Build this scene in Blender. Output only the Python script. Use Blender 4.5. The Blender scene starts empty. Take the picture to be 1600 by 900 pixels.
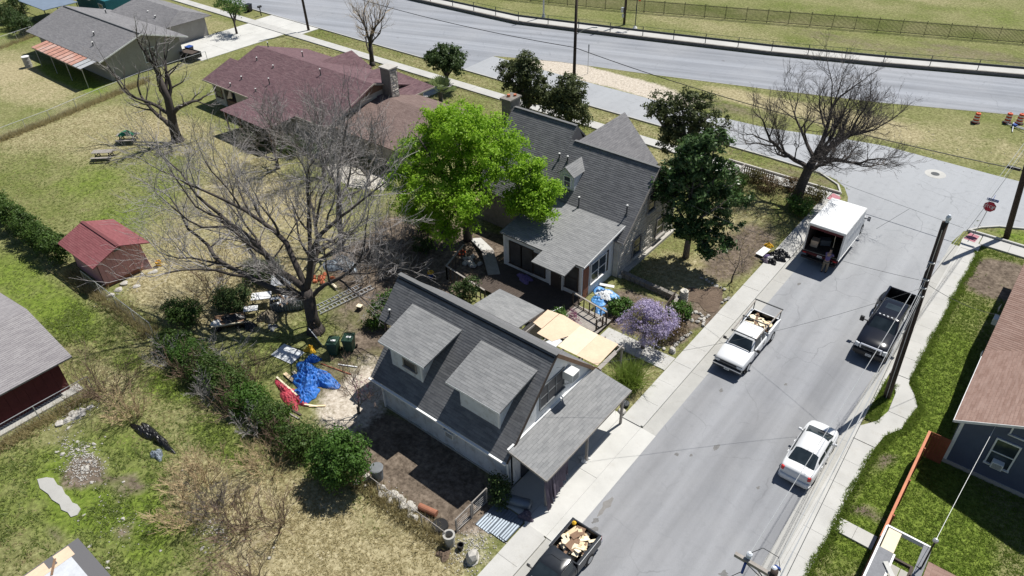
import bpy, bmesh, math, random
import numpy as np
from mathutils import Vector, Matrix
sc = bpy.context.scene
C = sc.collection
PI = math.pi
R = math.radians
# ------------------------------------------------------------------ camera, sky, sun, exposure
cam = bpy.data.cameras.new('camera')
cam_o = bpy.data.objects.new('camera', cam)
C.objects.link(cam_o)
cam.sensor_width = 36.0
cam.lens = 25.634
cam.clip_end = 3000
_p, _r, _h = 0.64554616, 0.02487971, -0.69530557
_f = Vector((math.sin(_h) * math.cos(_p), math.cos(_h) * math.cos(_p), -math.sin(_p)))
_r0 = Vector((math.cos(_h), -math.sin(_h), 0))
_d0 = _f.cross(_r0)
_ri = _r0 * math.cos(_r) + _d0 * math.sin(_r)
_dn = -_r0 * math.sin(_r) + _d0 * math.cos(_r)
cam_o.matrix_world = Matrix(((_ri.x, -_dn.x, -_f.x, 0), (_ri.y, -_dn.y, -_f.y, 0), (_ri.z, -_dn.z, -_f.z, 30.0), (0, 0, 0, 1)))
sc.camera = cam_o
SUN_EL, SUN_AZ = 60.0, 78.0            # degrees; azimuth of the sun measured from +X towards +Y
w = bpy.data.worlds.new('World')
sc.world = w
w.use_nodes = True
wn = w.node_tree.nodes
sky = wn.new('ShaderNodeTexSky')
sky.sky_type = 'NISHITA'
sky.sun_disc = False
sky.sun_elevation = R(SUN_EL)
sky.sun_rotation = R(90 - SUN_AZ)
sky.air_density = 1.0
sky.dust_density = 0.4
wn['Background'].inputs['Strength'].default_value = 0.06
w.node_tree.links.new(sky.outputs[0], wn['Background'].inputs['Color'])
sun = bpy.data.lights.new('sun', 'SUN')
sun.energy = 5.0
sun.angle = R(0.5)
sun.color = (1.0, 0.965, 0.9)
sun_o = bpy.data.objects.new('sun', sun)
C.objects.link(sun_o)
_sd = Vector((math.cos(R(SUN_AZ)) * math.cos(R(SUN_EL)), math.sin(R(SUN_AZ)) * math.cos(R(SUN_EL)), math.sin(R(SUN_EL))))
sun_o.rotation_euler = _sd.to_track_quat('Z', 'Y').to_euler()
sun_o.location = (0, 40, 60)
sc.view_settings.view_transform = 'Standard'
sc.view_settings.look = 'None'
sc.view_settings.gamma = 1.0
sc.view_settings.exposure = 0.28
sc.view_settings.use_curve_mapping = False
sc.cycles.max_bounces = 5
sc.cycles.diffuse_bounces = 2
sc.cycles.glossy_bounces = 2
sc.cycles.transparent_max_bounces = 6
sc.cycles.use_denoising = True

# ------------------------------------------------------------------ materials
MATS = {}


class NT:
    def __init__(s, m):
        s.t = m.node_tree
        s.n = s.t.nodes
        s.b = s.n['Principled BSDF']

    def new(s, kind, **kw):
        n = s.n.new('ShaderNode' + kind)
        for k, v in kw.items():
            if k.startswith('i_'):
                n.inputs[k[2:].replace('_', ' ')].default_value = v
            else:
                setattr(n, k, v)
        return n

    def link(s, a, b):
        s.t.links.new(a, b)

    def pos(s):
        if not hasattr(s, '_pos'):
            s._pos = s.new('NewGeometry').outputs['Position']
        return s._pos

    def noise(s, scale, detail=4, rough=.6, vec=None, sxyz=None, rz=0.0):
        v = vec or s.pos()
        if rz:
            mp = s.new('Mapping')
            mp.inputs['Rotation'].default_value = (0, 0, rz)
            s.link(v, mp.inputs['Vector'])
            v = mp.outputs[0]
        if sxyz:
            mp = s.new('Mapping')
            mp.inputs['Scale'].default_value = sxyz
            s.link(v, mp.inputs['Vector'])
            v = mp.outputs[0]
        n = s.new('TexNoise')
        n.inputs['Scale'].default_value = scale
        n.inputs['Detail'].default_value = detail
        n.inputs['Roughness'].default_value = rough
        s.link(v, n.inputs['Vector'])
        return n.outputs['Fac']

    def ramp(s, fac, a, b, c0=(0, 0, 0, 1), c1=(1, 1, 1, 1)):
        r = s.new('ValToRGB')
        r.color_ramp.elements[0].position = a
        r.color_ramp.elements[1].position = b
        r.color_ramp.elements[0].color = c0
        r.color_ramp.elements[1].color = c1
        s.link(fac, r.inputs[0])
        return r.outputs[0]

    def mix(s, fac, a, b, mode='MIX'):
        m = s.new('MixRGB', blend_type=mode)
        for sock, v in ((m.inputs[0], fac), (m.inputs[1], a), (m.inputs[2], b)):
            if isinstance(v, (int, float)):
                sock.default_value = v
            elif isinstance(v, (tuple, list)):
                sock.default_value = (*v[:3], 1)
            else:
                s.link(v, sock)
        return m.outputs[0]

    def math(s, op, a, b=0.0, c=0.0):
        m = s.new('Math', operation=op)
        for i, v in enumerate((a, b, c)):
            if isinstance(v, (int, float)):
                m.inputs[i].default_value = v
            else:
                s.link(v, m.inputs[i])
        return m.outputs[0]

    def bump(s, h, strength=.4, dist=.02):
        b = s.new('Bump')
        b.inputs['Strength'].default_value = strength
        b.inputs['Distance'].default_value = dist
        s.link(h, b.inputs['Height'])
        s.link(b.outputs[0], s.b.inputs['Normal'])


def raw_mat(name, rough=.8, spec=.3, metal=0.0):
    m = bpy.data.materials.new(name)
    m.use_nodes = True
    t = NT(m)
    t.b.inputs['Roughness'].default_value = rough
    t.b.inputs['Specular IOR Level'].default_value = spec
    t.b.inputs['Metallic'].default_value = metal
    MATS[name] = m
    return m, t


def pm(name, col, rough=.8, var=.18, scale=2.5, spec=.3, metal=0.0, bump=0.0, bscale=30, dirt=None, dscale=1.2, coat=0.0):
    """plain procedural paint / wood / metal: base colour with two scales of unevenness and optional dirt"""
    if name in MATS:
        return MATS[name]
    m, t = raw_mat(name, rough, spec, metal)
    n1 = t.noise(scale, 5, .65)
    n2 = t.noise(scale * 9, 3, .6)
    f = t.math('ADD', t.math('MULTIPLY', n1, .65), t.math('MULTIPLY', n2, .35))
    lo = tuple(c * (1 - var) for c in col)
    hi = tuple(min(1, c * (1 + var)) for c in col)
    c = t.mix(t.ramp(f, .3, .7), lo, hi)
    if dirt:
        d = t.ramp(t.noise(dscale, 6, .7), .5, .72)
        c = t.mix(t.math('MULTIPLY', d, .6), c, dirt)
    t.link(c, t.b.inputs['Base Color'])
    if bump:
        t.bump(t.noise(bscale, 4, .6), bump, .015)
    if coat:
        t.b.inputs['Coat Weight'].default_value = coat
        t.b.inputs['Coat Roughness'].default_value = .05
    return m


def shingle(name, c1, c2, c3):
    """asphalt shingles: tabs told apart by colour, laid on real stepped courses; UV in metres"""
    m, t = raw_mat(name, .92, .2)
    uv = t.new('UVMap').outputs[0]
    br = t.new('TexBrick')
    br.offset = .5
    br.inputs['Color1'].default_value = (*c1, 1)
    br.inputs['Color2'].default_value = (*c2, 1)
    br.inputs['Mortar'].default_value = tuple(x * .62 for x in c1) + (1,)
    br.inputs['Scale'].default_value = 1.0
    br.inputs['Mortar Size'].default_value = .008
    br.inputs['Bias'].default_value = -.1
    br.inputs['Brick Width'].default_value = .42
    br.inputs['Row Height'].default_value = .145
    t.link(uv, br.inputs['Vector'])
    streak = t.noise(1.0, 4, .6, vec=uv, sxyz=(1.1, 6.5, 1))
    blot = t.noise(.35, 4, .6)
    c = t.mix(t.math('MULTIPLY', t.ramp(streak, .42, .7), .65), br.outputs['Color'], c3)
    c = t.mix(t.math('MULTIPLY', t.ramp(blot, .35, .75), .3), c, tuple(x * .7 for x in c1))
    fine = t.noise(60, 2, .5)
    c = t.mix(.25, c, t.mix(fine, (.0, .0, .0), (1, 1, 1)), 'OVERLAY')
    t.link(c, t.b.inputs['Base Color'])
    t.bump(fine, .5, .006)
    return m


def leaf_mat(name, c1, c2, c3, trans=.35, rough=.55):
    m, t = raw_mat(name, rough, .25)
    a = t.noise(.9, 3, .6)
    b = t.noise(9, 2, .6)
    c = t.mix(t.ramp(a, .35, .65), c1, c2)
    c = t.mix(t.ramp(b, .45, .75), c, c3)
    t.link(c, t.b.inputs['Base Color'])
    tr = t.new('BsdfTranslucent')
    t.link(c, tr.inputs['Color'])
    mx = t.new('MixShader')
    mx.inputs[0].default_value = trans
    t.link(t.b.outputs[0], mx.inputs[1])
    t.link(tr.outputs[0], mx.inputs[2])
    t.link(mx.outputs[0], t.n['Material Output'].inputs['Surface'])
    return m


def glass_mat(name, col=(.03, .04, .05), rough=.08):
    m, t = raw_mat(name, rough, .6)
    t.link(t.mix(t.ramp(t.noise(1.3, 2), .35, .7), col, tuple(c * 1.8 + .01 for c in col)), t.b.inputs['Base Color'])
    return m


def asphalt_mat(name, base, tint):
    m, t = raw_mat(name, .93, .22)
    sep = t.new('SeparateXYZ')
    t.link(t.pos(), sep.inputs[0])
    lane = t.noise(1.0, 3, .55, sxyz=(.75, .045, 1)) if name == 'asphalt' else t.noise(1.0, 4, .6, sxyz=(.02, .75, 1), rz=-.31)
    c = t.mix(t.ramp(lane, .36, .64), tuple(x * .75 for x in base), tuple(x * 1.12 for x in base))
    c = t.mix(t.math('MULTIPLY', t.ramp(t.noise(.13, 5, .6), .4, .7), .5), c, tint)
    if name == 'asphalt':            # older, bleached surface towards the junction
        far = t.math('ADD', t.math('MULTIPLY', sep.outputs[1], 1 / 80), t.math('MULTIPLY', t.noise(.12, 4, .55), .14))
        c = t.mix(t.math('MULTIPLY', t.ramp(far, .5, .86), .75), c, (.37, .385, .405))
    c = t.mix(t.math('MULTIPLY', t.ramp(t.noise(1.7, 6, .7), .52, .75), .35), c, tuple(x * .68 for x in base))
    grit = t.noise(38, 3, .7)
    c = t.mix(.3, c, t.mix(grit, (0, 0, 0), (1, 1, 1)), 'OVERLAY')
    # cracks: edges of large warped cells, only where a slow mask allows
    warp = t.new('VectorMath', operation='ADD')
    nz = t.new('TexNoise')
    nz.inputs['Scale'].default_value = .8
    nz.inputs['Detail'].default_value = 5
    t.link(t.pos(), nz.inputs['Vector'])
    t.link(t.pos(), warp.inputs[0])
    t.link(nz.outputs['Color'], warp.inputs[1])
    vo = t.new('TexVoronoi', feature='DISTANCE_TO_EDGE')
    vo.inputs['Scale'].default_value = .3
    t.link(warp.outputs[0], vo.inputs['Vector'])
    cr = t.ramp(vo.outputs['Distance'], .003, .011, (1, 1, 1, 1), (0, 0, 0, 1))
    cm = t.math('MULTIPLY', cr, t.math('MULTIPLY', t.ramp(t.noise(.22, 3), .45, .62), .34))
    c = t.mix(cm, c, tuple(x * .4 for x in base))
    # oil drips
    sp = t.new('TexVoronoi')
    sp.inputs['Scale'].default_value = .55
    t.link(warp.outputs[0], sp.inputs['Vector'])
    oil = t.ramp(sp.outputs['Distance'], .06, .16, (1, 1, 1, 1), (0, 0, 0, 1))
    om = t.math('MULTIPLY', oil, t.math('MULTIPLY', t.ramp(t.noise(.35, 2), .55, .66), .45))
    c = t.mix(om, c, (.07, .066, .06))
    t.link(c, t.b.inputs['Base Color'])
    t.bump(grit, .35, .01)
    return m


def concrete_mat(name, base, stain=(.3, .27, .22)):
    m, t = raw_mat(name, .9, .25)
    c = t.mix(t.ramp(t.noise(.5, 5, .65), .3, .7), tuple(x * .88 for x in base), tuple(min(1, x * 1.07) for x in base))
    c = t.mix(t.math('MULTIPLY', t.ramp(t.noise(2.4, 6, .72), .55, .78), .4), c, stain)
    g = t.noise(45, 3, .6)
    c = t.mix(.16, c, t.mix(g, (0, 0, 0), (1, 1, 1)), 'OVERLAY')
    t.link(c, t.b.inputs['Base Color'])
    t.bump(g, .25, .006)
    return m


asphalt_mat('asphalt', (.255, .262, .278), (.31, .31, .315))
asphalt_mat('highway', (.27, .285, .315), (.33, .335, .35))
concrete_mat('concrete', (.455, .45, .43))
concrete_mat('gutter_concrete', (.39, .385, .365), (.22, .2, .17))
concrete_mat('old_concrete', (.4, .39, .36), (.2, .19, .16))
concrete_mat('white_concrete', (.52, .515, .49), (.4, .375, .335))
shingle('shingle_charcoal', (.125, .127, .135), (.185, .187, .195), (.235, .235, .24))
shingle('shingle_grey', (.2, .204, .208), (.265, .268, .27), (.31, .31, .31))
shingle('shingle_slate', (.165, .163, .172), (.225, .22, .226), (.26, .255, .26))
shingle('shingle_maroon', (.115, .068, .078), (.175, .105, .115), (.21, .145, .15))
shingle('shingle_brown', (.235, .15, .122), (.31, .21, .175), (.345, .25, .215))
shingle('shingle_taupe', (.15, .105, .095), (.205, .15, .135), (.25, .19, .17))
shingle('shingle_red', (.2, .068, .074), (.255, .09, .097), (.28, .12, .122))
shingle('shingle_pale', (.23, .215, .225), (.3, .285, .29), (.35, .335, .335))
pm('white_paint', (.72, .73, .74), .55, .1, dirt=(.4, .38, .34), dscale=1.5)
pm('white_board', (.6, .63, .66), .7, .16, 1.6, dirt=(.27, .24, .2), dscale=2.2)
pm('trim_white', (.78, .78, .77), .5, .07)
pm('cream_stucco', (.48, .44, .37), .85, .18, 1.2, bump=.3)
pm('grey_stucco', (.33, .315, .29), .85, .16, 1.2, bump=.3)
pm('brown_wood', (.2, .125, .08), .8, .3, 4)
pm('grey_wood', (.3, .275, .25), .85, .25, 4, bump=.3)
pm('dark_wood', (.075, .058, .048), .85, .3, 4)
pm('pole_wood', (.05, .036, .03), .85, .3, 5, bump=.4)
pm('new_wood', (.72, .56, .36), .75, .15, 3)
pm('pale_wood', (.78, .68, .5), .75, .14, 3)
pm('plywood', (.66, .5, .36), .75, .14, 1.1)
pm('plywood_pale', (.68, .585, .44), .75, .12, 1.1)
pm('cedar', (.27, .085, .045), .75, .25, 3)  # board colour lowered to carry the shade on the fence face
pm('cedar_lit', (.5, .2, .11), .75, .2, 3)  # same cedar lightened for the sunlit cap rail
pm('grey_felt', (.2, .205, .22), .85, .2, 1.5)
pm('navy_siding', (.085, .105, .16), .6, .12, 2)
pm('barn_red', (.1, .022, .024), .8, .22, 2)
pm('shed_red', (.6, .32, .32), .75, .12, 2, dirt=(.45, .28, .27))
pm('red_brick', (.3, .13, .08), .85, .25, 4)
pm('stone', (.5, .47, .42), .85, .3, 2, bump=.5, bscale=9)
pm('stone_dark', (.2, .185, .165), .9, .35, 2.4, bump=.5, bscale=9)
pm('limestone', (.43, .41, .375), .88, .18, 3, bump=.5, bscale=12)
pm('steel', (.42, .43, .44), .4, .15, 3, metal=.7)
pm('galvanised', (.5, .51, .52), .45, .15, 3, metal=.5)
pm('black_metal', (.018, .018, .02), .5, .2, 3)
pm('dark_metal', (.06, .065, .07), .55, .25, 3)
pm('rust_tin', (.42, .22, .17), .7, .3, 1.6, dirt=(.6, .58, .55), dscale=.5)
pm('corrugated', (.17, .2, .235), .5, .2, 2, metal=.4)
pm('black_plastic', (.012, .012, .013), .35, .2, 5, spec=.5)
pm('grey_plastic', (.16, .17, .18), .5, .15, 4)
pm('green_bin', (.025, .06, .04), .5, .2, 4)
pm('blue_plastic', (.03, .08, .3), .45, .2, 4)
pm('blue_tarp', (.025, .15, .52), .5, .3, 3, spec=.4, bump=.6, bscale=7, dirt=(.12, .24, .5), dscale=2.0)
pm('red_tarp', (.4, .05, .075), .6, .3, 3, bump=.6, bscale=7, dirt=(.45, .16, .17), dscale=2.0)
pm('purple_cloth', (.16, .12, .26), .85, .2, 5)
pm('grey_cloth', (.12, .1, .13), .85, .25, 4)
pm('terracotta', (.5, .16, .08), .75, .2, 5)
pm('orange_plastic', (.62, .1, .035), .5, .15, 4)
pm('yellow_plastic', (.72, .42, .03), .5, .15, 4)
pm('white_plastic', (.74, .74, .72), .45, .1, 4)
pm('rubber', (.02, .02, .021), .85, .25, 6)
pm('sign_red', (.42, .02, .045), .45, .12, 5)
pm('sign_blue', (.02, .07, .3), .45, .12, 5)
pm('pink_pavement', (.4, .17, .2), .85, .2, 4)
pm('oil_stain', (.15, .148, .146), .7, .3, 6)
pm('rust_stain', (.215, .208, .2), .9, .2, 5)
pm('soil', (.13, .095, .07), .95, .3, 4, bump=.5)
pm('bark', (.07, .06, .055), .95, .35, 5, bump=.6, bscale=16)
pm('bark_grey', (.15, .135, .125), .95, .35, 5, bump=.6, bscale=16)
pm('twig_grey', (.27, .252, .245), .9, .3, 5)
pm('twig_dark', (.125, .108, .1), .9, .3, 5)
pm('twig_tan', (.42, .32, .19), .9, .3, 3)
pm('twig_brown', (.17, .115, .085), .9, .3, 3)
pm('car_white', (.66, .67, .68), .3, .04, 2, spec=.5, coat=.4)
pm('car_black', (.007, .008, .013), .16, .2, 2, spec=.5)
pm('car_charcoal', (.02, .023, .028), .25, .2, 2, spec=.5)
pm('truck_white', (.66, .67, .68), .45, .05, 1.2, dirt=(.6, .59, .56), dscale=.9)
pm('chrome', (.62, .64, .68), .18, .1, 3, metal=.9)
pm('lamp_red', (.5, .012, .015), .25, .1, 5, spec=.5)
pm('lamp_clear', (.6, .62, .64), .2, .1, 5, spec=.6)
pm('teal_wall', (.02, .13, .16), .7, .2, 2)
pm('blue_metal', (.2, .25, .32), .5, .15, 1.2, metal=.2)
pm('pale_roof', (.5, .52, .55), .7, .15, 1.2)
pm('insulator', (.6, .63, .68), .3, .1, 6, spec=.5)
pm('skin', (.45, .28, .2), .6, .08, 8)
pm('khaki', (.2, .17, .125), .85, .15, 8)
pm('hair_dark', (.03, .02, .015), .7, .2, 10)
glass_mat('glass')
glass_mat('screen_dark', (.035, .036, .04), .5)
glass_mat('car_glass', (.012, .018, .022), .06)
leaf_mat('leaf_bright', (.27, .46, .03), (.37, .58, .05), (.17, .33, .03), .5)
leaf_mat('leaf_dark', (.036, .068, .02), (.058, .098, .028), (.095, .135, .04), .25)
leaf_mat('leaf_juniper', (.06, .084, .032), (.095, .12, .045), (.15, .16, .07), .3)
leaf_mat('leaf_magnolia', (.03, .07, .017), (.055, .11, .026), (.15, .21, .09), .2, .32)
leaf_mat('leaf_mid', (.05, .11, .018), (.08, .16, .025), (.1, .2, .04), .3)
leaf_mat('leaf_hedge', (.035, .07, .014), (.07, .13, .02), (.1, .15, .04), .25)
leaf_mat('leaf_olive', (.1, .1, .03), (.14, .12, .04), (.07, .06, .03), .25)
leaf_mat('leaf_brown', (.13, .085, .045), (.17, .12, .06), (.08, .06, .03), .2)
leaf_mat('wisteria', (.52, .45, .64), (.64, .58, .76), (.4, .33, .5), .4)
leaf_mat('pink_blossom', (.35, .16, .24), (.28, .12, .18), (.22, .1, .13), .3)
leaf_mat('grass_blade', (.14, .2, .04), (.19, .25, .06), (.25, .27, .1), .5)
leaf_mat('grass_lush', (.13, .21, .025), (.18, .26, .04), (.25, .29, .08), .5)
leaf_mat('grass_dry', (.46, .39, .22), (.4, .34, .18), (.32, .29, .14), .5)
leaf_mat('palm_leaf', (.2, .26, .1), (.3, .35, .16), (.14, .2, .07), .3)

# ------------------------------------------------------------------ geometry helpers


SPLIT = {'post', 'joist', 'leg', 'rung', 'rail', 'slat', 'wheel', 'bracket', 'porch_post', 'rack_bar', 'rack_post', 'corner_board', 'downpipe', 'flue', 'wall', 'beam', 'foot', 'rear_sill', 'cutout', 'brace', 'jumper', 'guy_clamp', 'band', 'prop', 'ridge_tile',
         'ladder_rack', 'bench', 'door_panel', 'roller_slat', 'lattice_slat', 'addition_wall', 'legs', 'side_rail', 'bed_trim', 'wiper', 'barge_board', 'corner_trim', 'name_blade', 'letter_block', 'emblem', 'lower_board', 'clamp', 'load', 'service_box', 'shutter', 'roof_seam', 'panel_seam'}


class MB:
    """collects shapes and links them as one mesh object"""

    def __init__(s):
        s.v, s.f, s.uv, s.g = [], [], {}, []
        s.m = None

    def _add(s, vs, fs):
        o = len(s.v)
        s.g.append((o, len(s.f)))
        if s.m is not None:
            vs = [s.m @ Vector(p) for p in vs]
        s.v.extend(tuple(p) for p in vs)
        s.f.extend(tuple(i + o for i in f) for f in fs)
        return s

    def box(s, c, d, rz=0.0, rx=0.0, ry=0.0, taper=1.0):
        x, y, z = d[0] / 2, d[1] / 2, d[2] / 2
        vs = [Vector((a * x * (taper if k > 0 else 1), b * y * (taper if k > 0 else 1), k * z)) for k in (-1, 1) for a, b in ((-1, -1), (1, -1), (1, 1), (-1, 1))]
        if rz or rx or ry:
            rot = Matrix.Rotation(rz, 3, 'Z') @ Matrix.Rotation(ry, 3, 'Y') @ Matrix.Rotation(rx, 3, 'X')
            vs = [rot @ v for v in vs]
        c = Vector(c)
        return s._add([v + c for v in vs], [(0, 3, 2, 1), (4, 5, 6, 7), (0, 1, 5, 4), (1, 2, 6, 5), (2, 3, 7, 6), (3, 0, 4, 7)])

    def bb(s, x0, x1, y0, y1, z0, z1):
        return s.box(((x0 + x1) / 2, (y0 + y1) / 2, (z0 + z1) / 2), (x1 - x0, y1 - y0, z1 - z0))

    def bar(s, a, b, wd, ht=None, up=(0, 0, 1)):
        """square bar from a to b"""
        a, b = Vector(a), Vector(b)
        d = (b - a).normalized()
        u = Vector(up)
        if abs(d.dot(u)) > .95:
            u = Vector((1, 0, 0))
        x = d.cross(u).normalized() * wd / 2
        y = x.cross(d).normalized() * (ht or wd) / 2
        vs = [p + sx * x + sy * y for p in (a, b) for sx, sy in ((-1, -1), (1, -1), (1, 1), (-1, 1))]
        return s._add(vs, [(0, 3, 2, 1), (4, 5, 6, 7), (0, 1, 5, 4), (1, 2, 6, 5), (2, 3, 7, 6), (3, 0, 4, 7)])

    def tube(s, pts, rad, n=6, cap=True):
        pts = [Vector(p) for p in pts]
        if not isinstance(rad, (list, tuple)):
            rad = [rad] * len(pts)
        vs, fs = [], []
        ref = None
        for i, p in enumerate(pts):
            d = (pts[min(i + 1, len(pts) - 1)] - pts[max(i - 1, 0)])
            if d.length < 1e-9:
                d = Vector((0, 0, 1))
            d.normalize()
            if ref is None:
                ref = Vector((1, 0, 0)) if abs(d.x) < .8 else Vector((0, 1, 0))
            x = (ref - d * ref.dot(d)).normalized()
            ref = x
            y = d.cross(x)
            for k in range(n):
                a = 2 * PI * k / n
                vs.append(p + (x * math.cos(a) + y * math.sin(a)) * rad[i])
        for i in range(len(pts) - 1):
            for k in range(n):
                k2 = (k + 1) % n
                fs.append((i * n + k, i * n + k2, (i + 1) * n + k2, (i + 1) * n + k))
        if cap:
            fs.append(tuple(range(n))[::-1])
            fs.append(tuple((len(pts) - 1) * n + k for k in range(n)))
        return s._add(vs, fs)

    def cyl(s, c, r, h, n=14, r2=None):
        c = Vector(c)
        return s.tube([c, c + Vector((0, 0, h))], [r, r if r2 is None else r2], n)

    def lathe(s, prof, c=(0, 0, 0), n=14, axis='Z'):
        """prof: (r, h) pairs"""
        vs, fs = [], []
        c = Vector(c)
        for r, h in prof:
            for k in range(n):
                a = 2 * PI * k / n
                q = (r * math.cos(a), r * math.sin(a), h)
                vs.append(c + Vector(q if axis == 'Z' else ((q[2], q[0], q[1]) if axis == 'X' else (q[0], q[2], q[1]))))
        for i in range(len(prof) - 1):
            for k in range(n):
                k2 = (k + 1) % n
                fs.append((i * n + k, i * n + k2, (i + 1) * n + k2, (i + 1) * n + k))
        fs.append(tuple(range(n)))
        fs.append(tuple((len(prof) - 1) * n + k for k in range(n)))
        return s._add(vs, fs)

    def poly(s, pts):
        return s._add(pts, [tuple(range(len(pts)))])

    def prism(s, pts, vec):
        """planar polygon pushed along vec"""
        n = len(pts)
        vec = Vector(vec)
        p2 = [Vector(p) + vec for p in pts]
        fs = [tuple(range(n))[::-1], tuple(range(n, 2 * n))]
        fs += [(k, (k + 1) % n, n + (k + 1) % n, n + k) for k in range(n)]
        return s._add(list(pts) + p2, fs)

    def loft(s, rings, cap=True):
        n = len(rings[0])
        vs = [p for r in rings for p in r]
        fs = [(i * n + k, i * n + (k + 1) % n, (i + 1) * n + (k + 1) % n, (i + 1) * n + k) for i in range(len(rings) - 1) for k in range(n)]
        if cap:
            fs.append(tuple(range(n))[::-1])
            fs.append(tuple((len(rings) - 1) * n + k for k in range(n)))
        return s._add(vs, fs)

    def sheet(s, e0, e1, r1, r0, th=.1, step=.011, course=.145):
        """a shingled roof slope: real stepped courses from the eave e0-e1 up to the ridge r0-r1, on a deck th thick"""
        e0, e1, r0, r1 = map(Vector, (e0, e1, r0, r1))
        nrm = (e1 - e0).cross(r0 - e0).normalized()
        if nrm.z < 0:
            nrm = -nrm
        up = ((r0 + r1) / 2 - (e0 + e1) / 2).length
        ed = (e1 - e0).normalized()
        n = max(2, int(round(up / course)))
        base = e0.dot(ed)
        for k in range(n):
            t0, t1 = k / n, (k + 1) / n
            a, b = e0.lerp(r0, t0), e1.lerp(r1, t0)
            c, d = e1.lerp(r1, t1), e0.lerp(r0, t1)
            o = len(s.v)
            s._add([a + nrm * step, b + nrm * step, c + nrm * .001, d + nrm * .001, a, b], [(0, 1, 2, 3), (4, 5, 1, 0)])
            v0, v1 = k * .145 + .0725 - .07, (k + 1) * .145 - .0005
            for fi, vv in ((len(s.f) - 2, ((a, v0), (b, v0), (c, v1), (d, v1))), (len(s.f) - 1, ((a, v0), (b, v0), (b, v0), (a, v0)))):
                s.uv[fi] = [(q.dot(ed) - base, y) for q, y in vv]
        dn = nrm * -th
        s._add([e0, e1, r1, r0, e0 + dn, e1 + dn, r1 + dn, r0 + dn], [(7, 6, 5, 4), (0, 4, 5, 1), (1, 5, 6, 2), (2, 6, 7, 3), (3, 7, 4, 0)])
        return s

    def build(s, name, mat, parent=None, smooth=False, kind=None, bevel=0.0, sub=0, loc=None):
        if name in SPLIT and len(s.g) > 1:          # alike pieces: one object each
            ends = s.g[1:] + [(len(s.v), len(s.f))]
            for (v0, f0), (v1, f1) in zip(s.g, ends):
                q = MB()
                q.v = s.v[v0:v1]
                q.f = [tuple(i - v0 for i in f) for f in s.f[f0:f1]]
                q.g = [(0, 0)]
                o = q.build(name, mat, parent, smooth, kind, bevel, sub, loc)
            return o
        me = bpy.data.meshes.new(name)
        me.from_pydata(s.v, [], s.f)
        if s.uv:
            ul = me.uv_layers.new(name='UVMap')
            for p in me.polygons:
                q = s.uv.get(p.index)
                if q:
                    for li, c in zip(p.loop_indices, q):
                        ul.data[li].uv = c
        me.materials.append(MATS[mat])
        bm = bmesh.new()
        bm.from_mesh(me)
        bmesh.ops.recalc_face_normals(bm, faces=bm.faces)
        if smooth == 'auto':
            for e in bm.edges:
                e.smooth = e.calc_face_angle(0) < R(38)
        bm.to_mesh(me)
        bm.free()
        if smooth:
            me.polygons.foreach_set('use_smooth', [True] * len(me.polygons))
        o = bpy.data.objects.new(name, me)
        C.objects.link(o)
        if parent is not None:
            o.parent = parent
        if loc is not None:
            o.location = loc
        if bevel:
            b = o.modifiers.new('bevel', 'BEVEL')
            b.width = bevel
            b.segments = 2
            b.limit_method = 'ANGLE'
            b.angle_limit = R(40)
        if sub:
            b = o.modifiers.new('sub', 'SUBSURF')
            b.levels = b.render_levels = sub
        if kind:
            o['kind'] = kind
        return o


def tag(o, label=None, cat=None, group=None, kind=None):
    if label:
        o['label'] = label
    if cat:
        o['category'] = cat
    if group:
        o['group'] = group
    if kind:
        o['kind'] = kind
    return o


def thing(name, label, cat, loc=(0, 0, 0), rz=0.0, group=None):
    o = bpy.data.objects.new(name, None)
    o.empty_display_size = .3
    C.objects.link(o)
    o.location = loc
    o.rotation_euler = (0, 0, rz)
    return tag(o, label, cat, group)


def copy_tree(o, parent=None):
    c = o.copy()
    C.objects.link(c)
    c.parent = parent
    for ch in list(o.children):
        copy_tree(ch, c)
    return c


def part(name, mat, parent, fn, **kw):
    mb = MB()
    fn(mb)
    return mb.build(name, mat, parent, **kw)


def tris_object(name, mat, V, F, parent=None, kind=None, smooth=False):
    """fast mesh from numpy arrays; F is (n,3) or (n,4)"""
    me = bpy.data.meshes.new(name)
    V = np.asarray(V, np.float32)
    F = np.asarray(F, np.int32)
    k = F.shape[1]
    me.vertices.add(len(V))
    me.vertices.foreach_set('co', V.ravel())
    me.loops.add(F.size)
    me.loops.foreach_set('vertex_index', F.ravel())
    me.polygons.add(len(F))
    me.polygons.foreach_set('loop_start', np.arange(len(F), dtype=np.int32) * k)
    me.update(calc_edges=True)
    if smooth:
        me.polygons.foreach_set('use_smooth', [True] * len(F))
    me.materials.append(MATS[mat])
    o = bpy.data.objects.new(name, me)
    C.objects.link(o)
    if parent is not None:
        o.parent = parent
    if kind:
        o['kind'] = kind
    return o
# ------------------------------------------------------------------ ground
rng = np.random.default_rng(7)
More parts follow.
